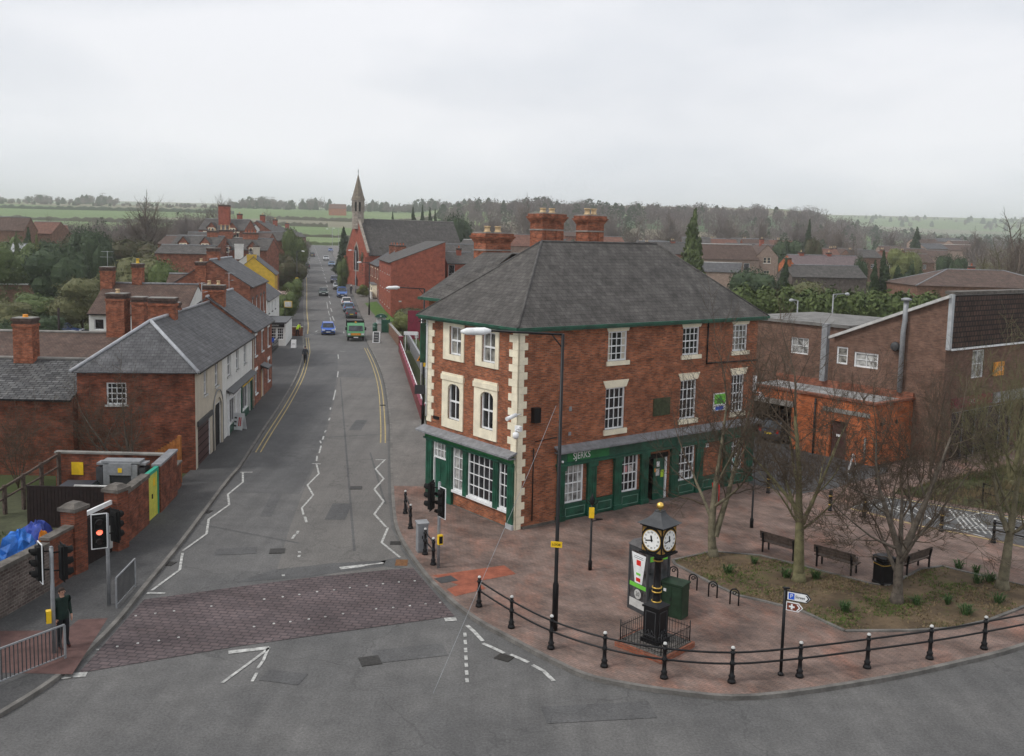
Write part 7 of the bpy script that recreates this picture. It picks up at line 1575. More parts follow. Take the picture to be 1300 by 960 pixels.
# ------------------------------------------------------------------ trees
def rv(rnd): return Vector((rnd.gauss(0,1),rnd.gauss(0,1),rnd.gauss(0,1)))
def grow(b, p, d, ln, r, lev, rnd, P_, top=False):
    r = max(r, P_.get('rmin', .0068))
    n = 5 if lev >= 3 else (4 if lev == 2 else 3); pts = [p.copy()]; rs = [r]; dirs = []
    for i in range(n):
        d = (d+rv(rnd)*P_['wob']*(1 if lev < 4 else .4)+Vector((0,0,P_['up']))).normalized(); p = p+d*ln/n; pts.append(p.copy()); rs.append(r*(1-(i+1)/n*(1-P_['tip']))); dirs.append(d.copy())
    seg = 9 if r > .07 else (6 if r > .03 else (4 if r > .012 else 3))
    (b[0] if lev >= P_['trunk_lev'] else b[1]).tube(pts, rs, seg, cap=False, sm=True)
    if lev == 0: return
    k = P_['kids'][lev] if lev < len(P_['kids']) else 3
    for j in range(k):
        f = P_['start']+(1-P_['start'])*(j+rnd.random()*.8)/k; f = min(f,.999); i = int(f*n); q = pts[i].lerp(pts[i+1], f*n-i)
        ax = dirs[i].cross(rv(rnd)).normalized(); ang = rad(rnd.uniform(*P_['ang']))
        nd = (Matrix.Rotation(ang, 3, ax) @ dirs[i]).normalized()
        grow(b, q, nd, ln*rnd.uniform(*P_['lr']), (rs[i]*(1-(f*n-i))+rs[i+1]*(f*n-i))*P_['rr'], lev-1, rnd, P_)
    grow(b, pts[-1], dirs[-1], ln*P_['lr'][1], rs[-1]*.95, lev-1, rnd, P_)
BASEP = dict(wob=.12, up=.06, tip=.5, trunk_lev=99, kids=[0,3,4,4,3,2], start=.3, ang=(28,58), lr=(.46,.76), rr=.55)
def bare_tree(name, label, base, seed, stems, bark=None, twig=None, group=None, cat='tree', scale=1, lev=4, **kw):
    """stems: list of (start point, direction, length, radius)"""
    rnd = random.Random(seed); P_ = dict(BASEP); P_.update(kw); P_['trunk_lev'] = lev-1
    t = thing(name, label, cat, base, 0, group); b = (MB(), MB())
    for (p, d, ln, r) in stems: grow(b, Vector(p), Vector(d).normalized(), ln, r, lev, rnd, P_)
    b[0].lathe([(stems[0][3]*1.5,-.05),(stems[0][3]*1.15,.12),(stems[0][3],.3)], stems[0][0][0], stems[0][0][1], 9)
    b[0].build('trunk', bark or BARK, t); b[1].build('crown', twig or BARK2, t)
    t.scale = (scale,)*3; return t
SQ = 'bare young trees on the plaza'
Z = Vector((0,0,1))
def G2(u,v): p = G(u,v,PH+.02); return p
bare_tree('bare_tree', 'bare twin stemmed tree nearest the pub wall at the left tip of the bed', G2(905,706), 3, [((0,0,0),(-.10,-.03,1),3.2,.17),((.06,0,.75),(.30,.06,1),2.9,.125)], group=SQ, scale=1.08, lev=5, kids=[0,4,3,3,3,3], start=.3, ang=(28,58), up=.07)
bare_tree('bare_tree', 'bare tree with straight mossy trunk between the left and middle benches', G2(1014,737), 11, [((0,0,0),(.02,0,1),3.4,.20),((0.02,0,2.0),(.35,-.2,1),2.2,.08),((0,0,1.9),(-.8,-.2,.6),1.6,.045),((0,0,1.8),(.8,.1,.4),1.5,.045)], bark=BARKY, group=SQ, scale=1.08, lev=5, kids=[0,4,3,3,3,3], start=.42, ang=(28,62), up=.07)
bare_tree('bare_tree', 'bare dark tree forking low beside the litter bin', G2(1138,765), 21, [((0,0,0),(.02,0,1),1.9,.175),((.02,0,1.5),(.55,.1,1),2.3,.13),((.0,0,1.6),(-.35,.1,1),2.1,.11),((0,0,1.7),(-1,.0,.35),1.8,.05),((0.05,0,1.9),(1,.2,.5),1.9,.05)], bark=BARKG, group=SQ, lev=5, kids=[0,4,3,3,3,3], start=.4, ang=(28,60), scale=1.12, up=.05)
bare_tree('bare_tree', 'bare tree with pale trunk at the right edge of the planted bed', G2(1272,747), 31, [((0,0,0),(.03,0,1),2.7,.19),((0,0,2.0),(-.4,.2,1),2.0,.08)], bark=BARK, twig=BARKY, group=SQ, lev=5, kids=[0,4,3,3,3,3], start=.4, scale=1.1, up=.08)
bare_tree('bare_tree', 'mossy yellow green multi stemmed tree on the rough bank', G2(1283,617), 41, [((0,0,0),(.12,0,1),2.8,.13),((0,0,.2),(-.3,.1,1),2.6,.09),((0,0,.3),(.4,.2,1),2.4,.08)], bark=BARKY, twig=BARKY, lev=5, kids=[0,2,3,3,3,3], start=.3, scale=1.15, up=.1)
bare_tree('bare_tree', 'slender dark bare tree behind the hatched road end', G2(1180,607), 51, [((0,0,0),(.05,0,1),2.6,.08),((0,0,.3),(.4,.1,1),2.2,.05)], bark=BARK2, lev=4, kids=[0,3,4,4,3], start=.3, scale=1.1, up=.08)
bare_tree('bare_tree', 'spreading bare tree behind the transformer against the end wall', Vector((-18.6,45.6,.1)), 61, [((0,0,0),(-.75,.1,1),2.4,.10),((.1,0,0),(-.25,.05,1),2.4,.09),((0,0,.1),(-1.1,.1,.8),2.3,.07),((.15,0,0),(.12,0,1),2.3,.06)], bark=BARKG, twig=BARK2, lev=4, kids=[0,3,4,4,4], start=.35, up=.03, scale=1.0)
bare_tree('bare_shrub', 'tangle of bare dark stems on the brick range at the far left', Vector((-23.8,44.8,.1)), 71, [((0,0,0),(.3*math.cos(a),.3*math.sin(a),1),1.7,.03) for a in range(6)], bark=BARK2, cat='shrub', lev=4, kids=[0,3,3,3,3], up=.02)
def leafmesh(name, lobes, n, size, mat, parent, seed, core=.8, asp=1.7, shell=.72):
    rg = np.random.RandomState(seed); lob = np.array(lobes, float)
    wt = (lob[:,3]*lob[:,4]*lob[:,5])**(2/3.); idx = rg.choice(len(lob), n, p=wt/wt.sum()); Lb = lob[idx]
    d = rg.normal(size=(n,3)); d /= np.linalg.norm(d,axis=1)[:,None]
    ph = rg.uniform(0,6.28,(4,)); bump = 1+.10*np.sin(d[:,0]*5+ph[0]+idx)+.10*np.sin(d[:,2]*6+ph[1]+idx*2)+.07*np.sin(d[:,1]*8+ph[2])
    r = (shell+(1-shell)*rg.rand(n)**.8)*bump+np.where(rg.rand(n) < .06, .12*rg.rand(n), 0)
    c = Lb[:,:3]+d*Lb[:,3:6]*r[:,None]
    nr = d+rg.normal(scale=.6,size=(n,3)); nr /= np.linalg.norm(nr,axis=1)[:,None]
    a = np.cross(nr, rg.normal(size=(n,3))); a /= np.linalg.norm(a,axis=1)[:,None]; b = np.cross(nr, a)
    s = size*rg.uniform(.5,1.3,n)[:,None]; a = a*s*asp*.5; b = b*s*.5
    V = np.stack([c-a, c+b*.9, c+a, c-b*.9], 1).reshape(-1,3); q = MB()
    q.v = [tuple(x) for x in V]; q.f = [(4*i,4*i+1,4*i+2,4*i+3) for i in range(n)]; q.m = [0]*n; q.sm = [False]*n
    if core:
        for (x,y,z,rx,ry,rz) in lobes:
            nu, nv = 10, 6; vs = []
            for j in range(nv+1):
                for i in range(nu):
                    t_ = math.pi*j/nv; ph_ = 2*math.pi*i/nu; k_ = core*(1+.1*math.sin(3*ph_+j)); vs.append((x+rx*k_*math.sin(t_)*math.cos(ph_), y+ry*k_*math.sin(t_)*math.sin(ph_), z+rz*k_*math.cos(t_)))
            q.add(vs, [(j*nu+i,j*nu+(i+1)%nu,(j+1)*nu+(i+1)%nu,(j+1)*nu+i) for j in range(nv) for i in range(nu)])
    return q.build(name, mat, parent)
def trunk(par, h, r=.18, mat=None): q = MB(); q.tube([(0,0,-.3),(0,0,h*.5),(.1,0,h)], [r*1.3,r,r*.6], 7); return q.build('trunk', mat or BARK2, par)
def proto(kind, mat, seed, n=3800, size=.22):
    rnd = random.Random(seed); t = bpy.data.objects.new('proto', None); C.objects.link(t)
    if kind == 'round': lobes = [(rnd.uniform(-.5,.5)*.6,rnd.uniform(-.5,.5)*.6,.25+.5*rnd.random(),.28+.15*rnd.random(),.28+.15*rnd.random(),.2+.12*rnd.random()) for _ in range(9)]+[(0,0,.48,.42,.42,.42)]
    elif kind == 'cone': lobes = [(rnd.uniform(-.03,.03),rnd.uniform(-.03,.03),.12+.8*i/9,(.26*(1-i/9)**.8+.035)*rnd.uniform(.85,1.15),(.26*(1-i/9)**.8+.035)*rnd.uniform(.85,1.15),.085) for i in range(10)]
    elif kind == 'column': lobes = [(rnd.uniform(-.03,.03),rnd.uniform(-.03,.03),.15+.72*i/6,.17*(1-(i/6)**3*.6),.17*(1-(i/6)**3*.6),.15) for i in range(7)]
    lobes = [tuple(x*10 for x in l) for l in lobes]      # ten metres tall
    leafmesh('crown', lobes, n, size, mat, t, seed, core=.78); trunk(t, 5 if kind != 'round' else 3.5); return t
PR = {'rd': proto('round', LEAFD, 1, 5200, .30), 'rm': proto('round', LEAFM, 2, 5200, .30), 'ry': proto('round', LEAFY, 3, 4200, .28), 'ro': proto('round', LEAFO, 4, 4800, .30), 'rb': proto('round', LEAFB, 9, 4200, .26),
      'cd': proto('cone', LEAFD, 5, 5600, .34), 'cm': proto('cone', LEAFM, 6, 5200, .34), 'yd': proto('column', LEAFD, 7, 4200, .26), 'yy': proto('column', LEAFY, 8, 3600, .26)}
def plant(key, name, label, pos, h, wf=1.0, rz=0, group=None, cat='tree'):
    t = copy_tree(PR[key]); t.name = name; t.location = pos; t.scale = (h/10*wf, h/10*wf, h/10); t.rotation_euler = (0,0,rz); return tag(t, label, cat, group)
def pl_at(key, name, label, u, vtop, Y, wpx, group=None, cat='tree', sink=0):
    tp_ = P(u, vtop, Y); z0 = gz(tp_.x, Y); h = max(1.0, tp_.z-z0+sink); native = {'r':.95,'c':.58,'y':.36}[key[0]]*h
    return plant(key, name, label, (tp_.x, Y, z0-sink), h, (wpx*Y/FPX)/native, random.uniform(0,6), group, cat)
GL = 'evergreen trees beyond the car park'; GR = 'trees beyond the pub roof'
pl_at('rd','evergreen_tree','big dark rounded evergreen left of the chimney stacks',75,300,142,70,GL)
pl_at('rd','evergreen_tree','dark evergreen standing behind the biggest rounded one',108,278,172,46,GL)
pl_at('rd','evergreen_tree','dark shadowy evergreen right of the pair, beside the bare tree',124,285,166,36,GL)
pl_at('rm','evergreen_tree','mid green bushy tree at the far left edge',12,308,150,62,GL)
pl_at('ro','olive_shrub','large olive green shrub beside the red chimney with the aerial',103,346,118,68,GL,'shrub')
pl_at('rm','shrub','loose green shrub before the timber fence panels',42,372,120,60,GL,'shrub')
pl_at('ro','shrub','olive shrub between the fence panels and flat roofed hut',10,380,112,50,GL,'shrub')
pl_at('rd','shrub','dark shrub beside the telegraph pole',58,395,104,40,GL,'shrub')
pl_at('rd','shrub','dark shrub at the left edge over the slate range',5,400,90,44,GL,'shrub')
pl_at('yy','golden_conifer','narrow golden conifer left of the biggest evergreen',47,297,160,10,None)
pl_at('cm','conifer','small green conifer below the white dormer',20,294,170,14,None)
pl_at('cd','conifer','dark small conifer between the far left houses',35,288,185,20,None)
pl_at('rm','evergreen_tree','green tree in front of the brown roofed house at the far left',18,298,186,34,GL)
pl_at('rd','evergreen_tree','dark tree in front of the red tiled house at the far left',58,296,190,34,GL)
pl_at('rb','brown_tree','brown twiggy tree right of the far left houses',88,290,200,30,None)
pl_at('rm','evergreen_tree','green tree hiding the foot of the far left houses',40,306,160,50,GL)
pl_at('ro','evergreen_tree','olive tree behind the yellow chimney pot',188,318,125,70,None)
pl_at('rm','evergreen_tree','green tree left of the satellite dish house',222,330,118,50,None)
pl_at('rb','brown_tree','brown twiggy tree under the big bare oak',160,290,175,70,None)
pl_at('rb','brown_tree','brown twiggy tree above the tiled rear house',205,300,150,60,None)
pl_at('rm','yew_tree','clipped rounded yew at the left kerb far up the road',376,289,205,28,None)
pl_at('rb','brown_shrub','bare brown bushes below the yew on the left verge',371,324,185,34,None,'shrub')
pl_at('rb','brown_shrub','brown bushes behind the pink blossom tree',352,312,190,36,None,'shrub')
pl_at('rm','shrub','green shrub on the left verge before the white cottage',366,368,135,26,None,'shrub')
pl_at('rm','shrub','darker green shrub beyond the first on the left verge',371,352,150,26,None,'shrub')
b_ = copy_tree(PR['ry']); b_.name = 'blossom_tree'
for ch in b_.children:
    if ch.name.startswith('crown'): ch.data = ch.data.copy(); ch.data.materials[0] = BLOSS
p = P(356,336,146); b_.location = (p.x,146,.5); b_.scale = (.42,.42,.40); tag(b_, 'small pale pink blossom tree beyond the yellow cottage', 'tree')
pl_at('cd','conifer','dark pointed conifer left of the church front',437,288,232,24,None)
pl_at('rm','shrub','clipped green bush at the foot of the church conifer',436,326,190,14,None,'shrub')
pl_at('ry','shrub','yellow green bush in front of the bay house',461,360,176,14,None,'shrub')
pl_at('rb','brown_tree','brown twiggy tree before the church side wall',474,299,200,30,None)
pl_at('rb','brown_shrub','brown climbing shrub at the foot of the red brick flats',520,385,128,34,None,'shrub')
pl_at('ry','shrub','yellow green shrub left of the maroon hoarding',511,394,121,26,None,'shrub')
pl_at('rd','evergreen_tree','dark rounded evergreen right of the church roof',578,262,235,36,GR)
for i,(u,w_,v) in enumerate(((525,14,262),(536,12,260),(546,13,263),(553,10,265),(498,11,269))):
    pl_at('cd','conifer',['first dark conifer behind the church ridge','second dark conifer behind the church ridge','third dark conifer behind the church ridge','last dark conifer behind the church ridge','small lone conifer behind the church ridge near the turret'][i],u,v,300,w_,GR)
pl_at('cm','conifer','tall dense conifer rising behind the pub roof',881,265,160,42,GR)
pl_at('rd','evergreen_tree','broad dark shrub tree below the long brown house',957,333,150,60,GR)
pl_at('cd','conifer','dark conifer right of the broad shrub tree',997,327,150,24,GR)
pl_at('rd','evergreen_tree','dark tree before the wooded hill above the long roof',1000,296,250,38,GR)
pl_at('cd','conifer','tall dark conifer over the purple roofed house',1028,278,260,16,GR)
pl_at('rb','brown_tree','brown tree beside the tall conifer',1034,290,240,20,GR)
pl_at('rd','evergreen_tree','round dark bush at the right end of the purple roof',1093,318,175,18,GR)
for i,(u,v,w_,k_) in enumerate(((1112,330,22,'cd'),(1124,318,26,'cd'),(1140,338,22,'yd'),(1157,334,20,'yd'),(1170,342,15,'yd'))):
    pl_at(k_,'conifer',['brownish','tall ragged','dense','second dense','rightmost'][i]+' dark cypress of the clump behind the hedge',u,v,145+i,w_,GR)
pl_at('cd','conifer','lone dark conifer above the estate roofs',1164,288,330,20,GR)
pl_at('rd','evergreen_tree','dark twin tree before the estate roofs',1203,316,215,22,GR)
pl_at('rd','evergreen_tree','dark tree right of the twin before the estate roofs',1218,318,212,20,GR)
pl_at('ry','pale_tree','yellow green tree left of the estate roofs',1150,312,240,34,GR)
pl_at('ro','shrub','olive shrub below the stone cottage',1035,352,135,60,GR,'shrub')
for i,(u,v) in enumerate(((1190,360),(1206,362),(1222,364))): pl_at('rd','shrub',['left','middle','right'][i]+' small dark bush before the wide low building',u,v,112,14,None,'shrub')
for q_ in PR.values():
    for ch in list(q_.children): bpy.data.objects.remove(ch)
    bpy.data.objects.remove(q_)
# tall hedge behind the brown building
t = thing('hedge', 'long tall dark green hedge behind the brown building', 'hedge', (0,0,0))
lobes = []
for i in range(30):
    u = 930+i*9.5; Y = 104-(i*.25); vt = 366+(6 if i%3 == 0 else 0)+random.uniform(-2,4)+(i-15)*.35 if i < 24 else 372+random.uniform(-2,3); tp_ = P(u,vt,Y); h_ = tp_.z
    lobes += [(tp_.x,Y,h_*.72,1.3,1.4,h_*.28),(tp_.x+.3,Y,h_*.35,1.3,1.5,h_*.40)]
leafmesh('foliage', lobes, 26000, .34, LEAFM, t, 77, core=.8)
q = MB()
for k in range(0,60,4): q.tube([(lobes[k][0],lobes[k][1],-.1),(lobes[k][0],lobes[k][1],3)], .12, 6)
q.build('stems', BARK2, t)
# far bare trees: three prototypes, copied
def far_proto(seed, bark, **kw):
    t = bpy.data.objects.new('proto', None); C.objects.link(t); rnd = random.Random(seed); P_ = dict(BASEP); P_.update(dict(trunk_lev=5, kids=[0,4,4,4,4,5], start=.22, ang=(25,58), wob=.10, up=.07, lr=(.5,.76), rr=.64, tip=.62)); P_.update(kw); b = (MB(), MB())
    grow(b, Vector((0,0,-.3)), Z, 3.8, .30, 5, rnd, P_); b[0].build('trunk', bark, t); b[1].build('crown', bark, t)
    zs = max(v[2] for v in b[1].v); xs_ = max(abs(v[0]) for v in b[1].v)
    return t, zs, xs_
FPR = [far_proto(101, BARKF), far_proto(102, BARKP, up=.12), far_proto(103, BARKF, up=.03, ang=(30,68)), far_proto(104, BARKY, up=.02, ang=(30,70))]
def far_tree(k, label, u, vtop, Y, group=None, wf=1.0):
    pr, zs, xs_ = FPR[k]; p = P(u, vtop, Y); z0 = gz(p.x,Y); s_ = max(.3,(p.z-z0)/zs); t = copy_tree(pr); t.name = 'bare_tree'
    t.location = (p.x,Y,z0-.2); t.scale = (s_*wf,s_*wf,s_); t.rotation_euler = (0,0,random.uniform(0,6)); return tag(t, label, 'tree', group)
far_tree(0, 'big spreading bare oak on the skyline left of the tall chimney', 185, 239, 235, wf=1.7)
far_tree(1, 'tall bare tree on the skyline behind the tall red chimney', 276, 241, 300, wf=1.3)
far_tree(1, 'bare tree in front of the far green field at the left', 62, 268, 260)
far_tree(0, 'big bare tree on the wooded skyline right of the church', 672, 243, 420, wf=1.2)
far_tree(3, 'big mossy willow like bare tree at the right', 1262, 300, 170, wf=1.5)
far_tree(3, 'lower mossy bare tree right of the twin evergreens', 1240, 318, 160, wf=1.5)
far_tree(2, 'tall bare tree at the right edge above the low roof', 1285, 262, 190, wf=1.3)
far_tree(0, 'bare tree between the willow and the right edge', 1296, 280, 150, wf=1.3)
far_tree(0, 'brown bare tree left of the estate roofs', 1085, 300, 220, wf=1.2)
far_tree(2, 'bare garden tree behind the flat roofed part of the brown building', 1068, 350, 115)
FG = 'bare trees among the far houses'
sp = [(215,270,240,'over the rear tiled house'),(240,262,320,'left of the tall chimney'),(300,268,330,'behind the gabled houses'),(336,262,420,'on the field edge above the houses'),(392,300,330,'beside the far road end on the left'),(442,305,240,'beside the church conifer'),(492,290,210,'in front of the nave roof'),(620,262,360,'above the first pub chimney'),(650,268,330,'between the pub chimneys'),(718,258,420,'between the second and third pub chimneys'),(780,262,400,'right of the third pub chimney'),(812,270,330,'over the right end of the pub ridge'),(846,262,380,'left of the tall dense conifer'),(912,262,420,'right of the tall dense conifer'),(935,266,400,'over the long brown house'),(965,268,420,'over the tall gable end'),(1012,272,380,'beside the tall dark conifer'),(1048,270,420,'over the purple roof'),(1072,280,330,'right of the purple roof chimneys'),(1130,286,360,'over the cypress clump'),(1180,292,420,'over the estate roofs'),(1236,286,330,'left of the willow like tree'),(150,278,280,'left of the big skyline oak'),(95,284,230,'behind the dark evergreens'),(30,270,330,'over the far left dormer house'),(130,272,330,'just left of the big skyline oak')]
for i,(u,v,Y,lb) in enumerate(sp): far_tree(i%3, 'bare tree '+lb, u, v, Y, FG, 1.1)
for pr,_,_ in FPR:
    for ch in list(pr.children): bpy.data.objects.remove(ch)
    bpy.data.objects.remove(pr)
# distant woods, hedgerows: masses nobody could count
def wood(name, label, specs, seed, mats=(BARKP, LEAFD)):
    rg = random.Random(seed); q = MB(); tri = q.f
    def tri3(a,b_,c,m): n = len(q.v); q.v.extend((a,b_,c)); q.f.append((n,n+1,n+2)); q.m.append(m); q.sm.append(False)
    for (u0,u1,vt0,vt1,Y0,Y1,n,green,hmin,hmax) in specs:
        for _ in range(n):
            u = rg.uniform(u0,u1); Y = rg.uniform(Y0,Y1); f = (u-u0)/(u1-u0); vt = vt0+(vt1-vt0)*f+rg.uniform(-3,5)+3*math.sin(u*.09)
            p = P(u,vt,Y); z0 = gz(p.x,Y); h = min(rg.uniform(hmin,hmax), max(3, p.z-z0)); r = h*rg.uniform(.38,.58); x,y = p.x,Y; px = Y/FPX
            if rg.random() < green:
                for k in range(70):
                    a = rg.uniform(0,6.28); t = rg.random(); rr = r*.75*math.sqrt(1-t)*rg.uniform(.5,1); s_ = .9*px*rg.uniform(.8,1.8); cx,cy,cz = x+rr*math.cos(a), y+rr*math.sin(a), z0+h*(.08+.92*t)
                    tri3((cx-s_,cy,cz-s_*.6),(cx+s_,cy+rg.uniform(-.3,.3),cz-s_*.5),(cx+rg.uniform(-.4,.4)*s_,cy,cz+s_), 1)
            else:
                w_ = .35*px; tri3((x-w_,y,z0-.5),(x+w_,y,z0-.5),(x,y,z0+h*.75),0)
                for k in range(62):
                    a = rg.uniform(0,6.28); el = rg.uniform(.1,1.45); ln = r*rg.uniform(.35,.75); t = rg.uniform(.18,.62)
                    sx,sy,sz = x+rg.uniform(-.35,.35)*r*1.2, y+rg.uniform(-.3,.3)*r, z0+h*t
                    ex,ey,ez = sx+ln*math.cos(a)*math.cos(el)*1.1, sy+ln*math.sin(a)*math.cos(el), min(z0+h, sz+ln*math.sin(el)*1.25)
                    ww = .32*px*rg.uniform(.6,1.3); tri3((sx-ww,sy,sz),(sx+ww,sy,sz+ww),(ex,ey,ez),0)
                for k in range(26):      # haze of fine twigs
                    a = rg.uniform(0,6.28); t = rg.random(); rr = r*math.sqrt(rg.random())*(1-.45*t); cx,cy,cz = x+rr*math.cos(a), y+rr*math.sin(a), z0+h*(.3+.68*t); s_ = .75*px
                    tri3((cx-s_,cy,cz-s_*.5),(cx+s_,cy,cz-s_*.3),(cx+rg.uniform(-.5,.5)*s_,cy,cz+s_*1.1),0)
    return tag(q.build(name, list(mats)), label, 'woodland', kind='stuff')
#      u0  u1   vt0 vt1  Y0   Y1   n green hmin hmax
wood('woodland', 'bare grey wood along the ridge behind the pub', [(560,700,258,250,560,760,150,.22,9,17),(690,870,252,262,560,760,170,.25,9,16),(850,1095,260,266,520,760,240,.12,9,15),(590,1090,275,285,420,560,230,.15,7,12),(600,1100,292,300,300,420,120,.2,6,9)], 5)
wood('woodland', 'hazy line of trees on the far skyline', [(-20,150,252,250,1150,1300,130,.4,10,20),(150,300,262,262,1150,1250,40,.3,7,10),(290,425,252,256,1050,1200,110,.4,10,18),(425,600,262,254,1000,1150,140,.4,9,18),(0,290,264,266,1000,1020,60,.2,4,6)], 6)
wood('woodland', 'distant wood and hedges beyond the estate at the right', [(1085,1320,282,288,700,950,130,.25,8,14),(1090,1330,296,300,480,620,90,.25,7,11),(1080,1320,274,276,1900,2500,70,.5,9,14),(1220,1340,290,300,300,420,40,.1,8,12)], 7)
wood('woodland', 'brown bare wood behind the houses at the left', [(222,285,254,256,330,400,70,.08,9,15),(80,230,274,278,300,420,110,.12,7,12),(-20,100,280,284,270,380,60,.2,6,9),(285,380,280,288,330,420,45,.15,5,8),(640,700,290,290,240,300,14,.3,5,8)], 8)
def hedge_strip(label, pts_, h, mat=LEAFB, seed=1):
    rg = random.Random(seed); a = pts_[0]; q = MB(); prev = None
    L_ = [P(u,v,Y) for u,v,Y in pts_]; t = thing('hedgerow', label, 'hedge', (L_[0].x,L_[0].y,gz(L_[0].x,L_[0].y)))
    o0 = t.location.copy(); n = 0
    for A_, B_ in zip(L_, L_[1:]):
        k = int(abs(B_.x-A_.x)/2.5)+1
        for i in range(k):
            p = A_.lerp(B_, i/k); z = gz(p.x,p.y); hh = h*rg.uniform(.6,1.15); w_ = 1.0; x,y,zz = p.x-o0.x, p.y-o0.y, z-o0.z
            cur = [(x,y-w_,zz-.5),(x,y-w_*.7,zz+hh*.8),(x,y,zz+hh),(x,y+w_*.7,zz+hh*.8),(x,y+w_,zz-.5)]
            if prev: q.add(prev+cur, [(j,j+1,j+6,j+5) for j in range(4)])
            prev = cur
    q.build('foliage', mat, t); return t
hedge_strip('long dark hedge across the far left green field', [(-40,262,900),(80,264,890),(200,264,900),(300,262,880)], 3.5, LEAFD, 1)
hedge_strip('hedge below the far left field above the village', [(-40,276,700),(150,277,690),(290,276,700),(420,276,690)], 3, LEAFB, 2)
hedge_strip('hedge along the upper edge of the bright green field behind the spire', [(330,270,800),(450,271,780),(600,272,800)], 3, LEAFB, 3)
hedge_strip('low hedge along the lower edge of the bright green field', [(300,290,560),(420,291,550),(560,290,560)], 1.6, LEAFB, 4)
hedge_strip('low hedge at the foot of the green field by the road end', [(340,304,452),(400,304,450),(450,305,452)], 1.6, LEAFM, 5)
wood('undergrowth', 'mixed bushes and gardens between the houses at left and right', [(-10,130,330,345,125,190,60,.85,2,5),(130,240,320,330,130,200,50,.5,2,5),(940,1110,345,355,120,150,50,.7,2,4.5),(1100,1320,340,350,150,230,70,.6,2,5),(560,620,318,330,180,260,26,.5,2,4)], 10, (BARKF, LEAFO))
# ------------------------------------------------------------------ small planting of the bed and bank
def clump(label, u, v, s_=1.0, mat=DAFF, name='leafy_clump', seed=0, H0=PH+.02):
    rnd = random.Random(seed); p = G(u,v,H0); q = MB()
    for k in range(int(46*s_)):
        a = rnd.uniform(0,6.28); r0 = rnd.uniform(0,.13)*s_; x,y = r0*math.cos(a), r0*math.sin(a); l = rnd.uniform(.22,.42); ou = rnd.uniform(.05,.28); w_ = .014
        ca,sa = math.cos(a),math.sin(a)
        m_ = (x+ca*ou*.5,y+sa*ou*.5,l*.75); e_ = (x+ca*ou*1.3,y+sa*ou*1.3,l*.8)
        q.add([(x-sa*w_,y+ca*w_,0),(x+sa*w_,y-ca*w_,0),(m_[0]+sa*w_,m_[1]-ca*w_,m_[2]),(m_[0]-sa*w_,m_[1]+ca*w_,m_[2]),e_], [(0,1,2,3),(3,2,4)])
    o = q.build(name, mat); o.location = p; return tag(o, label, 'plant', 'leafy clumps in the planted bed')
for i,(u,v,s_,lb) in enumerate([(1073,776,1.5,'in the middle foreground of the bed'),(1226,780,1.6,'large, at the lower right of the bed'),(1256,738,1.6,'beside the trunk at the right edge'),(1240,740,1.2,'just left of the right edge pair'),(1239,728,1.0,'at the far right corner of the bed'),(1217,722,1.0,'by the upper right corner of the bed'),(924,728,1.1,'in the left part of the bed'),(998,733,1.2,'left of the mossy straight trunk'),(1036,735,1.1,'right of the mossy straight trunk'),(1203,767,.9,'small, before the large lower right one'),(1163,768,.8,'small, right of the dark forked trunk'),(1267,765,1.2,'below the right edge trunk'),(957,716,.8,'small, behind the left bench end')]):
    clump('green leafy clump '+lb, u, v, s_, seed=i)
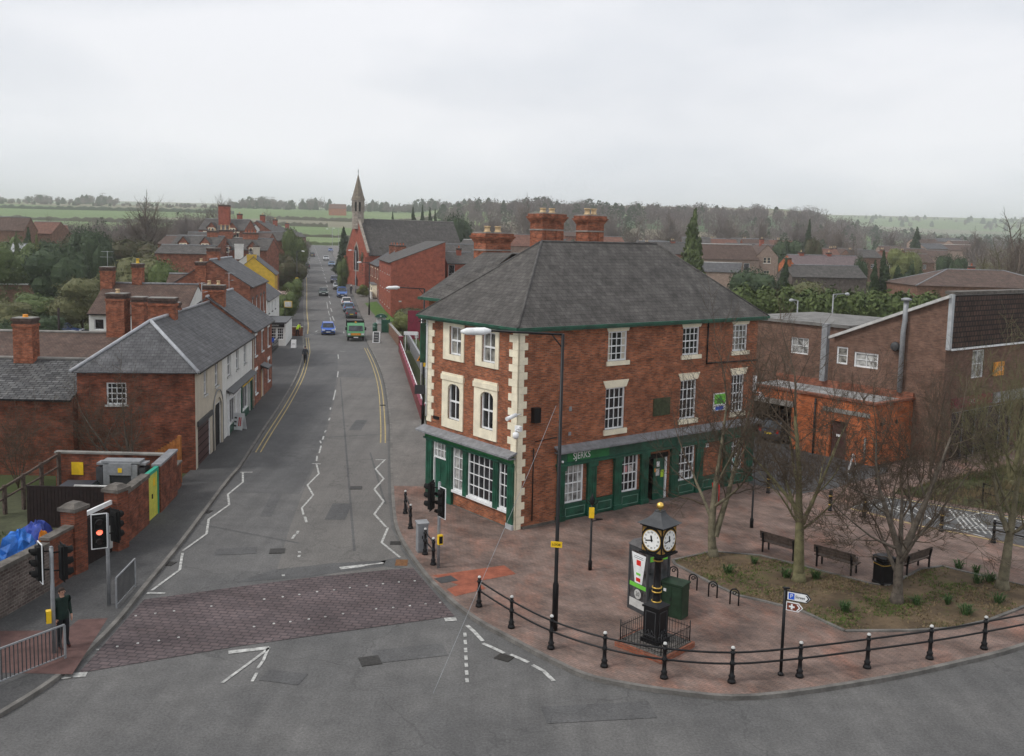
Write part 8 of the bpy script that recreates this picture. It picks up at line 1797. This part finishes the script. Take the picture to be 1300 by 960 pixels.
def tufts(name, label, poly, n, mats, seed, hmin=.04, hmax=.16, z=PH+.022):
    rg = np.random.RandomState(seed); xs_ = [p.x for p in poly]; ys_ = [p.y for p in poly]; q = MB(); c = 0
    def inside(x,y):
        r_ = False; j = len(poly)-1
        for i in range(len(poly)):
            if (poly[i].y > y) != (poly[j].y > y) and x < (poly[j].x-poly[i].x)*(y-poly[i].y)/(poly[j].y-poly[i].y)+poly[i].x: r_ = not r_
            j = i
        return r_
    while c < n:
        x,y = rg.uniform(min(xs_),max(xs_)), rg.uniform(min(ys_),max(ys_))
        if math.sin(x*1.7+y*.9)+math.sin(y*2.3-x*1.1)+rg.normal(0,.8) < .1 or not inside(x,y): 
            if rg.rand() < .995: continue
            if not inside(x,y): continue
        c += 1; m_ = 0 if math.sin(x*.9-y*1.3)+rg.normal(0,.7) > .2 else 1
        for k in range(5):
            a = rg.uniform(0,6.28); l = rg.uniform(hmin,hmax); w_ = .012; ou = rg.uniform(.02,.09); ox,oy = rg.normal(0,.03,2); ca,sa = math.cos(a),math.sin(a)
            q.add([(x+ox-sa*w_,y+oy+ca*w_,z),(x+ox+sa*w_,y+oy-ca*w_,z),(x+ox+ca*ou,y+oy+sa*ou,z+l)], [(0,1,2)], m_)
    return tag(q.build(name, mats), label, 'grass', kind='stuff')
DRY = M('dry grass and litter', (.20,.15,.085), .95, .3, 3)
tufts('grass', 'thin grass, moss and dead leaves over the planted bed', bed, 3600, [M('bed grass', (.09,.13,.03), .9, .35, 2), DRY], 3, .02, .09)
tufts('grass', 'rough tangled grass on the bank', bk, 5200, [M('bank grass', (.07,.085,.03), .9, .35, 2), DRY], 4, .08, .35, PH+.014)
tg = [Vector((-22,23,0)),Vector((-17.9,25,0)),Vector((-17.5,33,0)),Vector((-20.6,38.5,0)),Vector((-26,40,0)),Vector((-26,30,0))]
tufts('grass', 'rough lawn behind the rubble wall at the left', tg, 2600, [M('lawn grass', (.05,.09,.025), .9, .35, 2), DRY], 5, .05, .2, .02)

# ------------------------------------------------------------------ haze
hz = MB(); hz.box(-2700,2700,-60,3500,-3,135)
hm = bpy.data.materials.new('haze'); hm.use_nodes = True; hn = hm.node_tree
for n_ in list(hn.nodes):
    if n_.type == 'BSDF_PRINCIPLED': hn.nodes.remove(n_)
vp = hn.nodes.new('ShaderNodeVolumePrincipled'); vp.inputs['Density'].default_value = .00038; vp.inputs['Color'].default_value = (.985,.99,1,1); vp.inputs['Anisotropy'].default_value = .8
hn.links.new(vp.outputs[0], hn.nodes['Material Output'].inputs['Volume'])
tag(hz.build('haze', hm), kind='stuff')
